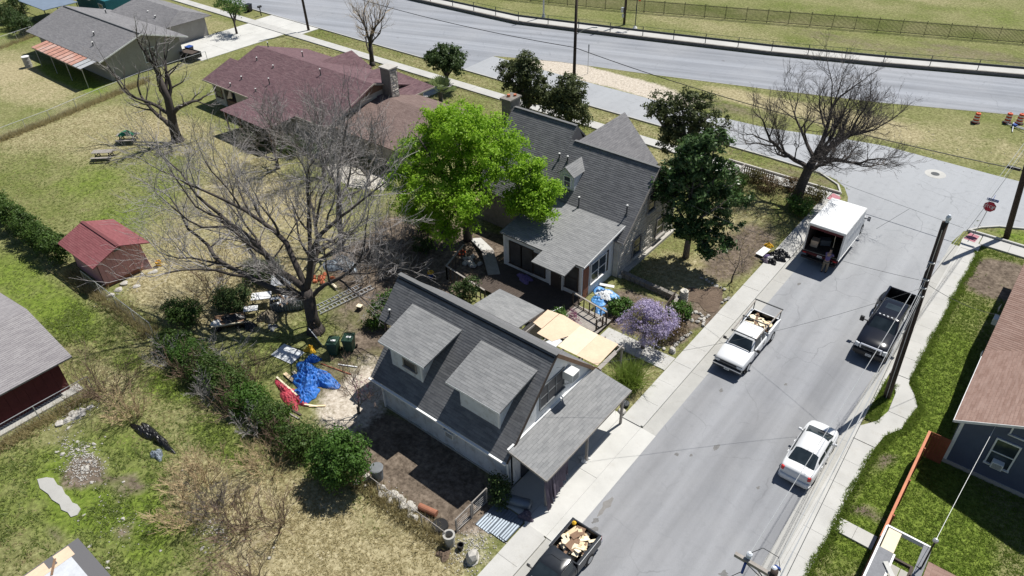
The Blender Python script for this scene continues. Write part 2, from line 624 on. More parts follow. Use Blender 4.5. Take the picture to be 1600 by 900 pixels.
# painted zones: (x, y, rx, ry, channel, amount) soft ellipses; channels dry, dirt, lush, pale
BLOBS = [
    # back yard of the maroon house
    (-46, 24, 9, 9, 'dry', .9), (-40, 19, 6, 5, 'dry', .9), (-44, 16, 5, 2.5, 'dry', 1.), (-63, 31, 9, 4, 'dry', .75), (-74, 26, 8, 7, 'dry', .8), (-50, 30, 8, 4, 'dry', .5),
    (-60, 22, 7, 6, 'lush', .45), (-70, 19, 8, 5, 'lush', .35), (-55, 17, 4, 3, 'lush', .35), (-62, 34, 6, 2, 'lush', .5), (-57, 26, 4, 3, 'dry', .5), (-80, 17, 6, 5, 'dry', .5),
    (-47, 32, 7, 2.4, 'lush', .5), (-42, 29, 4, 2, 'lush', .4),
    # yard of the grey house
    (-92, 27, 10, 4, 'dry', .9), (-104, 26, 8, 6, 'dry', .8), (-91, 31, 9, 2, 'lush', .9), (-80, 35, 3, 8, 'dirt', .35), (-97, 50, 12, 5, 'dry', .6), (-97, 46, 6, 3, 'dirt', .4),
    (-112, 40, 10, 8, 'dirt', .4), (-113, 35, 6, 4, 'lush', .5),
    # strip on the other side of the property line
    (-52, 10, 8, 2.2, 'lush', .7), (-44, 10.5, 5, 2, 'lush', .45), (-39, 10.5, 4, 2, 'dry', .55), (-36, 9, 5, 2.5, 'dry', .35), (-33, 10, 4, 2, 'lush', .3),
    # weedy lot, lower left
    (-32, 5.5, 5, 3, 'lush', .55), (-35, 2, 5, 2.5, 'lush', .5), (-28, 3.5, 4, 3, 'lush', .45), (-25, 5, 3, 2, 'lush', .3), (-33.2, 4.8, 1.6, 1.2, 'dirt', .9), (-30.3, 5.6, 1.5, .8, 'dirt', .7), (-28, 4.4, 1.6, .7, 'dirt', .6),
    (-27.5, 8, 3, 2, 'dry', .8), (-23, 9.5, 4, 2.6, 'dry', 1.), (-18.5, 11, 4, 2.6, 'dry', .9), (-15, 12, 2, 2, 'dry', .9), (-20, 7, 4, 2.5, 'dry', .9), (-16, 9, 3, 3, 'dry', .8), (-14.3, 14.0, 1.6, 1.4, 'pale', .5),
    (-21.5, 11.2, 2.2, 1.0, 'pale', .35), (-19, 9.2, 2, 1.2, 'pale', .3),
    (-22.5, 7.5, 2.2, 1.4, 'dirt', .4), (-17.5, 10.4, 2.0, 1.2, 'dirt', .3), (-26.4, 9.6, 2.4, 1.2, 'lush', .35), (-19.5, 12.0, 2.0, .9, 'lush', .3), (-30.5, 2.2, 1.6, .8, 'dirt', .5), (-36.6, 5.4, 1.2, 1.6, 'dirt', .4), (-38, 10.4, 3, 1.4, 'lush', .5), (-35, 11, 2, 1, 'lush', .5), (-29.5, 10.4, 2.4, 1.2, 'lush', .5),
    # dirt drive beside the garage, worn path behind it
    (-19.8, 15.7, 5.8, 2.3, 'dirt', 1.25), (-16.5, 15.2, 2.2, 1.6, 'dirt', .9), (-25.8, 16.6, 2.3, 2.6, 'pale', .8), (-27, 19.3, 2.4, 1.6, 'pale', .5), (-27.5, 18, 3.4, 4.0, 'dirt', .55), (-31, 22.5, 4, 3.0, 'dirt', .6), (-18, 13.7, 3.4, .7, 'dry', .8),
    (-33.5, 17.4, 3, 2.0, 'lush', .35), (-30, 14.6, 2.4, 1.2, 'lush', .3), (-36, 15, 3, 2, 'lush', .3),
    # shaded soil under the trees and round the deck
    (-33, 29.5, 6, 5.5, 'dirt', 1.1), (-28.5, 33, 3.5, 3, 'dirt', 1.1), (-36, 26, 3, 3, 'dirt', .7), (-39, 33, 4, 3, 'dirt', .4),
    # front garden of the stone house
    (-17, 39, 3.4, 3.2, 'dry', .85), (-15.2, 44, 2.2, 5.5, 'dirt', .8), (-17.5, 48, 3.0, 5, 'dry', .7), (-14.4, 36.2, 1.7, 2.0, 'dirt', 1.3), (-15.3, 33, 1.8, 1.8, 'dirt', 1.2), (-18, 33.3, 2.4, 2.4, 'dirt', 1.1), (-14.2, 27.6, 1.2, 2.6, 'dry', .9),
    (-22, 53, 4, 2.6, 'dirt', .6), (-30, 53, 6, 2.4, 'dry', .6), (-17, 52.5, 3.5, 2.4, 'lush', .25),
    # verges and gore between the roads
    (-60, 57.6, 16, 1.5, 'dry', .5), (-30, 57.6, 10, 1.5, 'dry', .65), (-16, 57.6, 4, 1.5, 'dirt', .5), (-66, 53.5, 10, 2, 'dry', .4), (-58, 52, 4, 1.4, 'dry', .8),
    (-46, 66.4, 6, 2.4, 'pale', 1.1), (-38, 66.6, 6, 2.2, 'pale', 1.0), (-33, 66.2, 4, 1.6, 'pale', 1.1), (-28, 67, 7, 2, 'dirt', .5), (-26, 70.5, 6, 2, 'dry', .9), (-17, 71, 7, 3, 'dry', .7), (-8, 72, 8, 4, 'dry', .45), (-12, 69, 7, 1.2, 'dirt', .35),
    (8, 74, 12, 5, 'dry', .3),
    # beyond the guard rail
    (-22, 94, 14, 2.6, 'dirt', .45), (-10, 98, 10, 2.6, 'dirt', .5), (-48, 85, 12, 2.4, 'lush', .2), (-40, 89, 14, 3, 'dry', .35), (-30, 105, 14, 4, 'lush', .35), (-8, 115, 14, 6, 'lush', .4), (-20, 118, 8, 4, 'dry', .4),
    # lawns on the right of the street
    (1.5, 29, 3.2, 4.5, 'lush', .75), (3, 26, 4, 3, 'lush', .6), (-.6, 40, 2.2, 6, 'lush', .8), (-.5, 34, 2, 4, 'lush', .8), (-.3, 27, 1.4, 3, 'lush', .5), (-.6, 47.5, 2, 2, 'lush', .5), (-.2, 51.2, 2.6, 2.8, 'dirt', .95), (1.5, 52.8, 3, 1.6, 'dirt', .7),
    (-1.0, 42.2, 1.0, 1.8, 'dry', .7), (-.8, 30.8, .7, 1.0, 'dirt', .8), (-.55, 27.2, .65, .75, 'dirt', 1.), (4.2, 27.5, 1.8, 1.6, 'dry', .5), (-1.0, 24, 1, 1.6, 'lush', .6), (1, 58, 3, 1.4, 'lush', .8), (-1.6, 58.2, .8, .7, 'dirt', .5),
    (-2.5, 34.8, .5, 1.6, 'lush', .9), (-.9, 29.2, 1.0, 1.6, 'dry', .55), (3.4, 26.4, 2.2, 1.6, 'dry', .6), (.3, 45, 1.4, 2.5, 'dry', .45), (1.6, 30.5, 1.2, 1.2, 'dry', .35), (-.3, 38.8, 1.2, 1.4, 'dry', .4), (6, 25, 3, 3, 'dry', .5), (-1.0, 33, .8, 1.0, 'dry', .3),
]
CH = {'dry': 0, 'dirt': 1, 'lush': 2, 'pale': 3}


def masks(x, y):
    out = np.zeros((len(x), 4))
    out[:, 0] = .12
    for bx, by, rx, ry, ch, a in BLOBS:
        d = ((x - bx) / rx) ** 2 + ((y - by) / ry) ** 2
        out[:, CH[ch]] += a * (.72 if ch == 'dry' and by < 60 else 1.0) * np.clip(1.35 - d, 0, 1)
    return np.clip(out, 0, 1)


def ground_material():
    m, t = raw_mat('ground', .96, .1)
    at = t.new('VertexColor')
    at.layer_name = 'zones'
    sp = t.new('SeparateColor')
    t.link(at.outputs['Color'], sp.inputs[0])
    big = t.noise(.16, 6, .62)
    mid = t.noise(.9, 6, .65)
    fin = t.noise(6.5, 5, .7)
    ultra = t.noise(34, 3, .65)
    jit = t.math('ADD', t.math('MULTIPLY', mid, .7), t.math('MULTIPLY', fin, .45))     # about .57 on average

    def edge(mask, k=1.0, lo=.35, hi=.75):
        return t.ramp(t.math('ADD', t.math('SUBTRACT', jit, .57), t.math('MULTIPLY', mask, k)), lo, hi)
    mot = t.math('ADD', t.math('MULTIPLY', fin, .55), t.math('MULTIPLY', t.noise(2.2, 6, .72), .45))
    green = t.mix(t.ramp(mot, .36, .64), (.074, .098, .022), (.19, .205, .07))
    dry = t.mix(t.ramp(mot, .36, .64), (.2, .172, .088), (.44, .385, .24))
    lush = t.mix(t.ramp(mot, .36, .64), (.07, .116, .014), (.185, .235, .045))
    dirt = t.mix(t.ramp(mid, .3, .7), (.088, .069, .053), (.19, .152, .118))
    pale = t.mix(t.ramp(fin, .3, .7), (.42, .36, .29), (.55, .5, .43))
    c = t.mix(t.ramp(big, .35, .68), green, t.mix(.5, green, dry))
    c = t.mix(edge(sp.outputs[0], .9, .3, .8), c, dry)
    c = t.mix(edge(sp.outputs[2], .9, .3, .7), c, lush)
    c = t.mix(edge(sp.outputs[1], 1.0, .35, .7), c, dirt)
    c = t.mix(edge(at.outputs['Alpha'], 1.0, .35, .75), c, pale)
    c = t.mix(.5, c, t.ramp(t.noise(3.6, 7, .75), .36, .64), 'SOFT_LIGHT')
    c = t.mix(.38, c, t.mix(ultra, (0, 0, 0), (1, 1, 1)), 'OVERLAY')
    t.link(c, t.b.inputs['Base Color'])
    t.bump(t.math('ADD', t.math('MULTIPLY', fin, .5), t.math('MULTIPLY', ultra, .5)), .8, .05)
    return m


ground_material()
gx = np.concatenate([[-900, -500, -300, -200, -160], np.arange(-140, 31, 1.0), [45, 80, 160, 400, 900]])
gy = np.concatenate([[-500, -200, -80, -30], np.arange(-8, 131, 1.0), [145, 180, 260, 450, 900, 1500]])
GX, GY = np.meshgrid(gx, gy)
nx, ny = len(gx), len(gy)
idx = np.arange(nx * ny).reshape(ny, nx)
F = np.stack([idx[:-1, :-1], idx[:-1, 1:], idx[1:, 1:], idx[1:, :-1]], -1).reshape(-1, 4)
V = np.stack([GX.ravel(), GY.ravel(), np.zeros(nx * ny)], -1)
ground = tris_object('ground', 'ground', V, F)
mk = masks(V[:, 0], V[:, 1])
ca = ground.data.color_attributes.new('zones', 'FLOAT_COLOR', 'POINT')
ca.data.foreach_set('color', mk.astype(np.float32).ravel())
tag(ground, kind='structure', label='lawns, dry grass and bare earth between the houses and roads')


def flat(name, mat, pts, z, kind='structure', parent=None, th=0.0):
    """a (possibly concave) flat sheet or slab with the outline pts"""
    bm = bmesh.new()
    vs = [bm.verts.new((x, y, z)) for x, y in pts]
    f = bm.faces.new(vs)
    f.normal_update()
    if f.normal.z < 0:
        f.normal_flip()
    if th:
        r = bmesh.ops.extrude_face_region(bm, geom=[f])
        bmesh.ops.translate(bm, verts=[g for g in r['geom'] if isinstance(g, bmesh.types.BMVert)], vec=(0, 0, th))
        bmesh.ops.recalc_face_normals(bm, faces=bm.faces)
    bmesh.ops.triangulate(bm, faces=[f for f in bm.faces if len(f.verts) > 4])
    me = bpy.data.meshes.new(name)
    bm.to_mesh(me)
    bm.free()
    me.materials.append(MATS[mat])
    o = bpy.data.objects.new(name, me)
    C.objects.link(o)
    if parent is not None:
        o.parent = parent
    elif kind:
        o['kind'] = kind
    return o


flat('side_street', 'asphalt', [(-11.12, -40), (-3.5, -40), (-3.5, 54.6), (-3.2, 56.5), (-2.5, 57.8), (-1.5, 58.8), (.24, 59.6), (30, 60.4), (120, 62), (120, 70), (30, 68.2), (-2.9, 67.4), (-12.3, 67.6), (-16, 66.8), (-22, 65), (-27.6, 64.5), (-43.5, 64.5),
                                (-56, 64.7), (-56, 59.3), (-19.5, 59.3), (-14.9, 59.2), (-13.5, 58.8), (-12.45, 57.9), (-11.7, 56.5), (-11.3, 55.2), (-11.12, 53.8)], .006)
flat('main_road', 'highway', [(-400, 59.3), (-56.0, 59.3), (-56.0, 64.7), (-48.5, 67.9), (-38, 70.6), (-26, 74.1), (-15.6, 77.4), (-3.7, 82.2), (30, 95), (110, 128), (110, 139), (30, 106), (-5.5, 92.4), (-18.7, 87.4), (-30.1, 83.6), (-45, 79.6), (-61.4, 75.6), (-73, 75.4), (-400, 74.5)], .0075)
# tar seam across the mouth of the side street
part('road_seam', 'dark_metal', None, lambda m: (m.bar((-16, 58.9, .0085), (-7.4, 57.6, .0085), .05, .002), m.bar((-7.4, 57.6, .0085), (-3.3, 57.0, .0085), .045, .002), m.bar((-7.3, 57.5, .0085), (-8.4, 53.0, .0085), .035, .002)), kind='structure')
tag(bpy.data.objects['road_seam'], kind='structure')


r_ = random.Random(15)
for sx, sy, rx, ry, mt in ((-10.75, 19.6, .16, .55, 'rust_stain'), (-10.7, 18.6, .12, .2, 'oil_stain'), (-10.45, 18.1, .16, .22, 'oil_stain'), (-10.55, 17.6, .1, .12, 'oil_stain'), (-9.6, 24.6, .1, .14, 'oil_stain'), (-9.0, 25.0, .07, .09, 'oil_stain'), (-8.2, 26.3, .13, .22, 'oil_stain'), (-4.6, 19.8, .2, .24, 'oil_stain'),
                           (-9.9, 30.3, .1, .16, 'oil_stain'), (-7.2, 33.0, .08, .1, 'oil_stain'), (-5.4, 25.2, .07, .1, 'oil_stain'), (-10.3, 42.8, .1, .16, 'oil_stain')):
    ph = [r_.uniform(0, 6) for _ in range(3)]
    flat('stain', mt, [(sx + rx * math.cos(a) * (1 + .3 * math.sin(3 * a + ph[0]) + .2 * math.sin(5 * a + ph[1])), sy + ry * math.sin(a) * (1 + .3 * math.sin(2 * a + ph[2]) + .15 * math.sin(7 * a))) for a in [k * PI / 12 for k in range(24)]], .0085, parent=bpy.data.objects['side_street'])


def slab_run(parent, mat, rects, z=.12, gap=.012):
    r = random.Random(len(rects) * 7 + int(abs(rects[0][0]) * 10))
    for (x0, x1, y0, y1) in rects:
        dz = r.uniform(-.004, .006)
        m = MB()
        m.box(((x0 + x1) / 2, (y0 + y1) / 2, (z + dz) / 2), (x1 - x0 - gap, y1 - y0 - gap, z + dz), rx=r.uniform(-.0015, .0015))
        m.build('slab', mat, parent)


def empty_struct(name):
    o = bpy.data.objects.new(name, None)
    C.objects.link(o)
    o['kind'] = 'structure'
    return o


def steps(a, b, d):
    n = max(1, int(round((b - a) / d)))
    return [(a + (b - a) * k / n, a + (b - a) * (k + 1) / n) for k in range(n)]


pv = empty_struct('pavement')
slab_run(pv, 'concrete', [(-13.2, -12.06, a, b) for a, b in steps(6.0, 16.4, 1.9)] + [(-13.2, -12.06, a, b) for a, b in steps(25.0, 53.6, 1.9)])
slab_run(pv, 'concrete', [(-2.82, -1.7, a, b) for a, b in steps(4.0, 31.2, 1.7)] + [(-2.82, -1.75, a, b) for a, b in steps(37.6, 53.9, 1.8)])
slab_run(pv, 'concrete', [(a, b, 55.0, 56.3) for a, b in steps(-120, -12.9, 1.9)])
slab_run(pv, 'concrete', [(a, b, 55.2, 56.5) for a, b in steps(-1.9, 22, 1.9)])
flat('slab', 'concrete', [(-13.2, 53.65), (-12.05, 53.65), (-11.95, 55.2), (-12.3, 56.3), (-12.85, 56.3), (-12.85, 55.0), (-13.2, 55.0)], 0.0, parent=pv, th=.11)
flat('slab', 'concrete', [(-2.82, 53.95), (-1.75, 53.95), (-1.75, 55.15), (-1.95, 55.2), (-1.95, 56.5), (-2.7, 56.5), (-3.0, 55.4)], 0.0, parent=pv, th=.11)
flat('slab', 'concrete', [(-2.82, 31.25), (-1.7, 31.25), (-1.55, 32.4), (-1.0, 33.4), (-.95, 34.3), (-1.95, 34.3), (-2.2, 33.2), (-2.82, 32.3)], 0.0, parent=pv, th=.12)
flat('slab', 'concrete', [(-1.95, 34.33), (-.95, 34.33), (-.8, 35.6), (-1.15, 36.4), (-1.7, 37.2), (-1.75, 37.55), (-2.82, 37.55), (-2.5, 36.9), (-2.05, 36.0)], 0.0, parent=pv, th=.12)
# tactile ramps
for pts in ([(-12.9, 55.05), (-12.1, 54.9), (-12.05, 55.9), (-12.8, 56.2)], [(-2.95, 55.3), (-2.2, 55.2), (-2.1, 56.3), (-2.75, 56.4)]):
    flat('ramp_paver', 'pink_pavement', pts, .1165, parent=pv, th=.004)
# gutters and kerbs
gt = empty_struct('gutter')
for x0, x1, ya, yb in ((-11.95, -11.12, -10, 53.8), (-3.5, -2.95, -10, 54.2)):
    for a, b in steps(ya, yb, 5.6):
        m = MB()
        zz = (.02, .008) if x0 < -5 else (.008, .02)
        m.loft([[(x0, y, 0), (x1, y, 0), (x1, y, zz[1]), (x0, y, zz[0])] for y in (a + .006, b - .006)])
        m.build('gutter_pan', 'gutter_concrete', gt)
kb = empty_struct('kerb')


def kerb_line(pts, wd=.13, z=.125, mat='concrete'):
    for a, b in zip(pts[:-1], pts[1:]):
        L = math.dist(a, b)
        n = max(1, int(L / 3.2))
        for k in range(n):
            p, q = [(a[0] + (b[0] - a[0]) * t, a[1] + (b[1] - a[1]) * t) for t in (k / n, (k + 1) / n)]
            m = MB()
            m.bar((*p, z / 2), (*q, z / 2), wd, z)
            m.build('kerb_stone', mat, kb)


kerb_line([(-12.0, 4), (-12.0, 16.3)])
kerb_line([(-12.0, 25.1), (-12.0, 53.8), (-11.9, 55.1)])
kerb_line([(-2.885, 2), (-2.885, 54.2), (-2.95, 55.2)])
kerb_line([(-12.3, 56.55), (-13.0, 57.9), (-14.9, 59.05), (-19.5, 59.22), (-110, 59.22)])
kerb_line([(-12.3, 56.42), (-22, 56.42)], .16, .3, 'limestone')
kerb_line([(-3.0, 56.75), (-2.3, 57.75), (-1.3, 58.7), (.3, 59.5), (24, 60.2)])
kerb_line([(-2.9, 56.62), (10, 56.62)], .16, .26, 'concrete')
kerb_line([(-56, 64.8), (-48.5, 67.8), (-38, 70.5), (-26, 74.0), (-15.6, 77.25), (-3.7, 82.05), (30, 94.8)], .1, .03, 'gutter_concrete')
# concrete drive under the garage porch, walk to the deck, walk on the right
dv = empty_struct('driveway')
slab_run(dv, 'white_concrete', [(-13.3, -12.0, a, b) for a, b in steps(16.4, 25.0, 4.3)], .07)
slab_run(dv, 'white_concrete', [(-15.0, -13.3, a, b) for a, b in steps(16.6, 25.2, 4.3)], .075)
m = MB()
m.loft([[(-12.0, y, 0), (-11.1, y, 0), (-11.1, y, .015), (-12.0, y, .07)] for y in (16.4, 25.0)])
m.build('apron', 'white_concrete', dv)
slab_run(dv, 'white_concrete', [(a, b, y0, y1) for a, b in ((-91.0, -87.2), (-87.2, -83.2)) for y0, y1 in steps(43, 55, 4)] + [(a, b, 56.3, 59.2) for a, b in ((-91.5, -86), (-86, -81.3))], .06)
wk = empty_struct('garden_path')
slab_run(wk, 'concrete', [(a, b, 29.75, 31.05) for a, b in steps(-18.0, -13.25, 1.6)], .05)
slab_run(wk, 'concrete', [(a, b, 25.05, 25.9) for a, b in steps(-1.7, .1, .9)], .1)
slab_run(wk, 'old_concrete', [(.3, 1.4, 24.2, 24.9), (1.42, 2.4, 24.2, 24.9)], .06)
slab_run(wk, 'concrete', [(-55.2, -53.6, 49, 55)], .05)
# sidewalk strip and park ground beyond the road
flat('far_pavement', 'concrete', [(-160, 76.3), (-73, 76.5), (-61.4, 76.7), (-45, 80.8), (-30.1, 84.8), (-18.7, 88.6), (-5.5, 93.6), (30, 107.4), (110, 140.5), (110, 143), (30, 110), (-6.03, 95.6), (-15, 92.3), (-24.5, 88.9), (-31.6, 87.0), (-51, 81.9), (-64.3, 78.5), (-73, 78.2), (-160, 78)], .012)
# manhole
mh = thing('manhole', 'round manhole cover in a pale concrete ring in the junction', 'manhole', (-7.24, 64.7, 0))
part('ring', 'concrete', mh, lambda m: m.lathe([(.0, .007), (.82, .007), (.82, .012), (.0, .012)], n=28))
part('cover', 'dark_metal', mh, lambda m: m.lathe([(.0, .012), (.34, .012), (.34, .018), (.3, .021), (.0, .021)], n=20))
# broken slab lying in the weedy lot, patio slabs near the maroon house
flat('broken_slab', 'gutter_concrete', [(-34.6, 2.95), (-34.35, 3.3), (-34.0, 3.5), (-33.4, 3.44), (-33.1, 3.52), (-32.5, 3.42), (-32.2, 3.46), (-31.7, 3.4), (-31.4, 3.5), (-31.0, 3.48), (-30.78, 3.2), (-30.9, 2.95), (-31.3, 2.98), (-31.7, 2.86), (-32.1, 2.95), (-32.7, 2.84), (-33.2, 2.88), (-33.9, 2.78)], 0, kind=None, th=.05)
tag(bpy.data.objects['broken_slab'], 'long pale broken concrete slab lying in the weedy lot', 'slab')
flat('patio', 'stone', [(-49.9, 34.1), (-49.4, 36.2), (-43.6, 36.0), (-42.6, 34.6), (-45.3, 33.2)], .012)



def gravel(name, label, mat, spots, size, seed):
    """many small flattened stones: spots = (x, y, sx, sy, count)"""
    g = np.random.default_rng(seed)
    pos = np.concatenate([np.stack([g.normal(x, sx, n), g.normal(y, sy, n)], -1) for x, y, sx, sy, n in spots])
    n = len(pos)
    s = size * g.uniform(.4, 1.6, n)
    a = g.uniform(0, 2 * PI, n)
    base = np.array([[1, 0, .1], [0, .8, .15], [-.9, .1, .1], [.1, -.8, .12], [.1, .1, .6], [0, 0, -.1]])
    V = np.zeros((n, 6, 3))
    ca, sa = np.cos(a)[:, None], np.sin(a)[:, None]
    b = base[None] * s[:, None, None] * g.uniform(.7, 1.3, (n, 6, 1))
    V[..., 0] = pos[:, :1] + b[..., 0] * ca - b[..., 1] * sa
    V[..., 1] = pos[:, 1:] + b[..., 0] * sa + b[..., 1] * ca
    V[..., 2] = b[..., 2] + .005
    f = np.array([[0, 1, 4], [1, 2, 4], [2, 3, 4], [3, 0, 4], [1, 0, 5], [2, 1, 5], [3, 2, 5], [0, 3, 5]])
    F = (np.arange(n)[:, None, None] * 6 + f[None]).reshape(-1, 3)
    return tag(tris_object(name, mat, V.reshape(-1, 3), F, kind='stuff'), label)


gravel('gravel', 'fine pale gravel and rubble strewn in the weedy lot and by the drive', 'limestone', [(-35.0, 5.1, .7, .35, 300), (-33.5, 5.0, .7, .4, 320), (-33.2, 4.4, .5, .25, 140), (-37.6, 6.3, .35, .7, 140), (-29, 4.2, 1.4, .5, 90), (-24.6, 6.9, .5, .4, 160), (-14.6, 13.4, .7, .5, 260), (-14.4, 14.2, .5, .4, 120),
                                                                                            (-18.7, 13.5, 1.6, .3, 140), (-36, 67, 6, 1.6, 160), (-20, 70, 10, 2, 120), (-6, 70.5, 6, 2.2, 120), (-46.8, 14.6, .6, 1.4, 90)], .045, 77)
# ------------------------------------------------------------------ grass blades


def tufts(name, mat, x, y, h0, h1, blades=3, wid=.03, lean=.5, seed=1, z=0.0):
    g = np.random.default_rng(seed)
    n = len(x)
    X = np.repeat(x, blades) + g.normal(0, .04, n * blades)
    Y = np.repeat(y, blades) + g.normal(0, .04, n * blades)
    h = g.uniform(h0, h1, n * blades)
    a = g.uniform(0, 2 * PI, n * blades)
    b = g.uniform(0, 2 * PI, n * blades)
    l = g.uniform(.5, 1.0, n * blades) * lean * 2.2 * h
    wd = wid * g.uniform(.6, 1.4, n * blades)
    P0 = np.stack([X - np.cos(a) * wd, Y - np.sin(a) * wd, np.full(n * blades, z)], -1)
    P1 = np.stack([X + np.cos(a) * wd, Y + np.sin(a) * wd, np.full(n * blades, z)], -1)
    P2 = np.stack([X + np.cos(b) * l, Y + np.sin(b) * l, z + h], -1)
    V = np.stack([P0, P1, P2], 1).reshape(-1, 3)
    F = np.arange(len(V)).reshape(-1, 3)
    return tris_object(name, mat, V, F, kind='stuff')


NOGO = [(-25.0, -14.9, 17.3, 25), (-28, -20.6, 31.5, 44.5), (-34, -20.2, 36, 46.5), (-71, -50, 36.4, 48), (-104, -85, 32.3, 47), (-52, -47.4, 13, 17), (-60, -39.8, -2, 7.2), (1.2, 14, 32.6, 52), (-11.95, -2.9, -20, 60),
        (-13.25, -11.9, -20, 56), (-2.95, -1.7, -20, 31.5), (-2.95, -1.75, 37.4, 57), (-120, -12, 55, 56.3), (-27.8, -17.9, 27.4, 32.3), (.2, 4, 18, 24.9), (-15.2, -11, 16, 25.3), (-92, -81, 42, 60), (-2, 22, 55.1, 56.6), (-24.4, -15.3, 14.2, 17.6), (-34.8, -30.7, 2.6, 3.7), (-13.9, -12, 12, 17), (-36.5, -30.3, 22, 32)]


def scatter(n, x0, x1, y0, y1, seed, want):
    g = np.random.default_rng(seed)
    x, y = g.uniform(x0, x1, n), g.uniform(y0, y1, n)
    mk = masks(x, y)
    pr = want(mk, x, y)
    ok = g.uniform(0, 1, n) < pr
    for a, b, c, d in NOGO:
        ok &= ~((x > a) & (x < b) & (y > c) & (y < d))
    ok &= ~((y > 59.2) & (y < 64.7 + np.clip((x + 56) * 0, 0, 0)))
    return x[ok], y[ok]


clump = lambda x, y, s: .5 + .5 * np.sin(x * 1.7 / s + 2 * np.sin(y * 1.1 / s)) * np.sin(y * 1.3 / s + 1.7 * np.sin(x * .9 / s))
gr = [
    ('grass_lush', 'grass_lush', scatter(52000, -1.75, 8, 20, 56, 11, lambda k, x, y: np.clip(1 - 1.4 * k[:, 1] - .7 * k[:, 0] + .9 * k[:, 2], 0, 1)), .04, .09, .022, .8, 'short green lawn blades right of the street'),
    ('grass_weeds', 'grass_blade', scatter(42000, -48, -14, -1, 13, 12, lambda k, x, y: np.clip((.25 + .9 * k[:, 2] - k[:, 1] - .6 * k[:, 0]) * clump(x, y, 1.0) * 1.6, 0, 1)), .06, .17, .025, .9, 'green weeds growing over the lower left lot'),
    ('grass_dry', 'grass_dry', scatter(42000, -46, -13.3, 0, 13.6, 13, lambda k, x, y: np.clip((.2 + .9 * k[:, 0] - k[:, 1] - .5 * k[:, 2]) * (.35 + clump(x, y, .8)), 0, 1)), .04, .12, .018, 1.0, 'dry straw grass over the lower left lot'),
    ('grass_yard', 'grass_blade', scatter(52000, -82, -30, 9, 36, 14, lambda k, x, y: np.clip((.3 + .7 * k[:, 2] - k[:, 1] - .5 * k[:, 0]) * (.25 + clump(x, y, 1.6)), 0, 1)), .03, .08, .03, 1.0, 'green patches of the long back yard'),
    ('grass_yard_dry', 'grass_dry', scatter(46000, -80, -30, 12, 36, 15, lambda k, x, y: np.clip((.15 + .8 * k[:, 0] - k[:, 1] - .4 * k[:, 2]) * (.3 + clump(x, y, 1.3)), 0, 1)), .03, .07, .03, 1.1, 'straw coloured grass of the long back yard'),
    ('grass_garden', 'grass_dry', scatter(9000, -20.3, -13.25, 26, 56, 16, lambda k, x, y: np.clip(.55 - .4 * k[:, 1], 0, 1)), .04, .12, .02, 1.0, 'dry grass in front of the stone house'),
    ('grass_verge', 'grass_dry', scatter(16000, -84, -13, 49, 59.1, 17, lambda k, x, y: np.clip(.5 - .3 * k[:, 1], 0, 1)), .04, .12, .03, 1.0, 'dry grass on the verge along the frontage road'),
    ('grass_verge_green', 'grass_blade', scatter(9000, -84, 12, 49, 59.1, 18, lambda k, x, y: np.clip(.35 - .3 * k[:, 1] + .6 * k[:, 2], 0, 1)), .04, .12, .03, 1.0, 'greener grass on the verge along the frontage road'),
]
for nm, mt, (x, y), h0, h1, wd, ln, lb in gr:
    tag(tufts(nm, mt, x, y, h0, h1, 3, wd, ln, seed=len(nm)), lb)
g_ = np.random.default_rng(9)
fx, fy = [], []
for a, b, k in (((-79.2, 15), (-80.2, 24), 900), ((-80.2, 24), (-82.6, 36), 1000), ((-52, 12.5), (-40.4, 12.7), 700), ((-38.4, 0), (-38.4, 8), 500), ((-21.6, 13.15), (-15.4, 13.15), 420), ((-106.5, 24), (-110.3, 36), 500)):
    q = g_.uniform(0, 1, k)
    fx.append(a[0] + (b[0] - a[0]) * q + g_.normal(0, .28, k))
    fy.append(a[1] + (b[1] - a[1]) * q + g_.normal(0, .28, k))
tag(tufts('fence_weeds', 'grass_dry', np.concatenate(fx), np.concatenate(fy), .2, .6, 4, .02, .35, seed=21), 'tall dry weeds along the wire fences')
# shaggy fringe where the right lawn grows over the pavement edge
g_ = np.random.default_rng(5)
yy = g_.uniform(14, 54, 5200)
xx = -1.74 + np.abs(g_.normal(0, .2, 5200)) - .08 * np.abs(np.sin(yy * 1.3) * np.sin(yy * .47 + 1)) * 2
ok = (yy < 31) | (yy > 37.7)
e2 = g_.uniform(31, 37.7, 900)
x2 = np.interp(e2, [31, 32.4, 33.4, 34.3, 35.6, 36.4, 37.7], [-1.66, -1.5, -.98, -.9, -.75, -1.1, -1.7]) + np.abs(g_.normal(0, .18, 900))
y3 = g_.uniform(33, 36.7, 700)
x3 = g_.uniform(-2.82, -2.15, 700)
tag(tufts('grass_fringe', 'grass_lush', np.concatenate([xx[ok], x2, x3]), np.concatenate([yy[ok], e2, y3]), .06, .16, 3, .025, .7, seed=3, z=.09), 'longer grass leaning over the edge of the right pavement')
# ------------------------------------------------------------------ buildings


def wp(name, mat, root, fn, parent=None, **kw):
    """a part given in world coordinates under an unrotated thing"""
    mb = MB()
    r = root
    while r.parent is not None:
        r = r.parent
    mb.m = Matrix.Translation(-Vector(r.location))
    fn(mb)
    return mb.build(name, mat, parent or root, **kw)


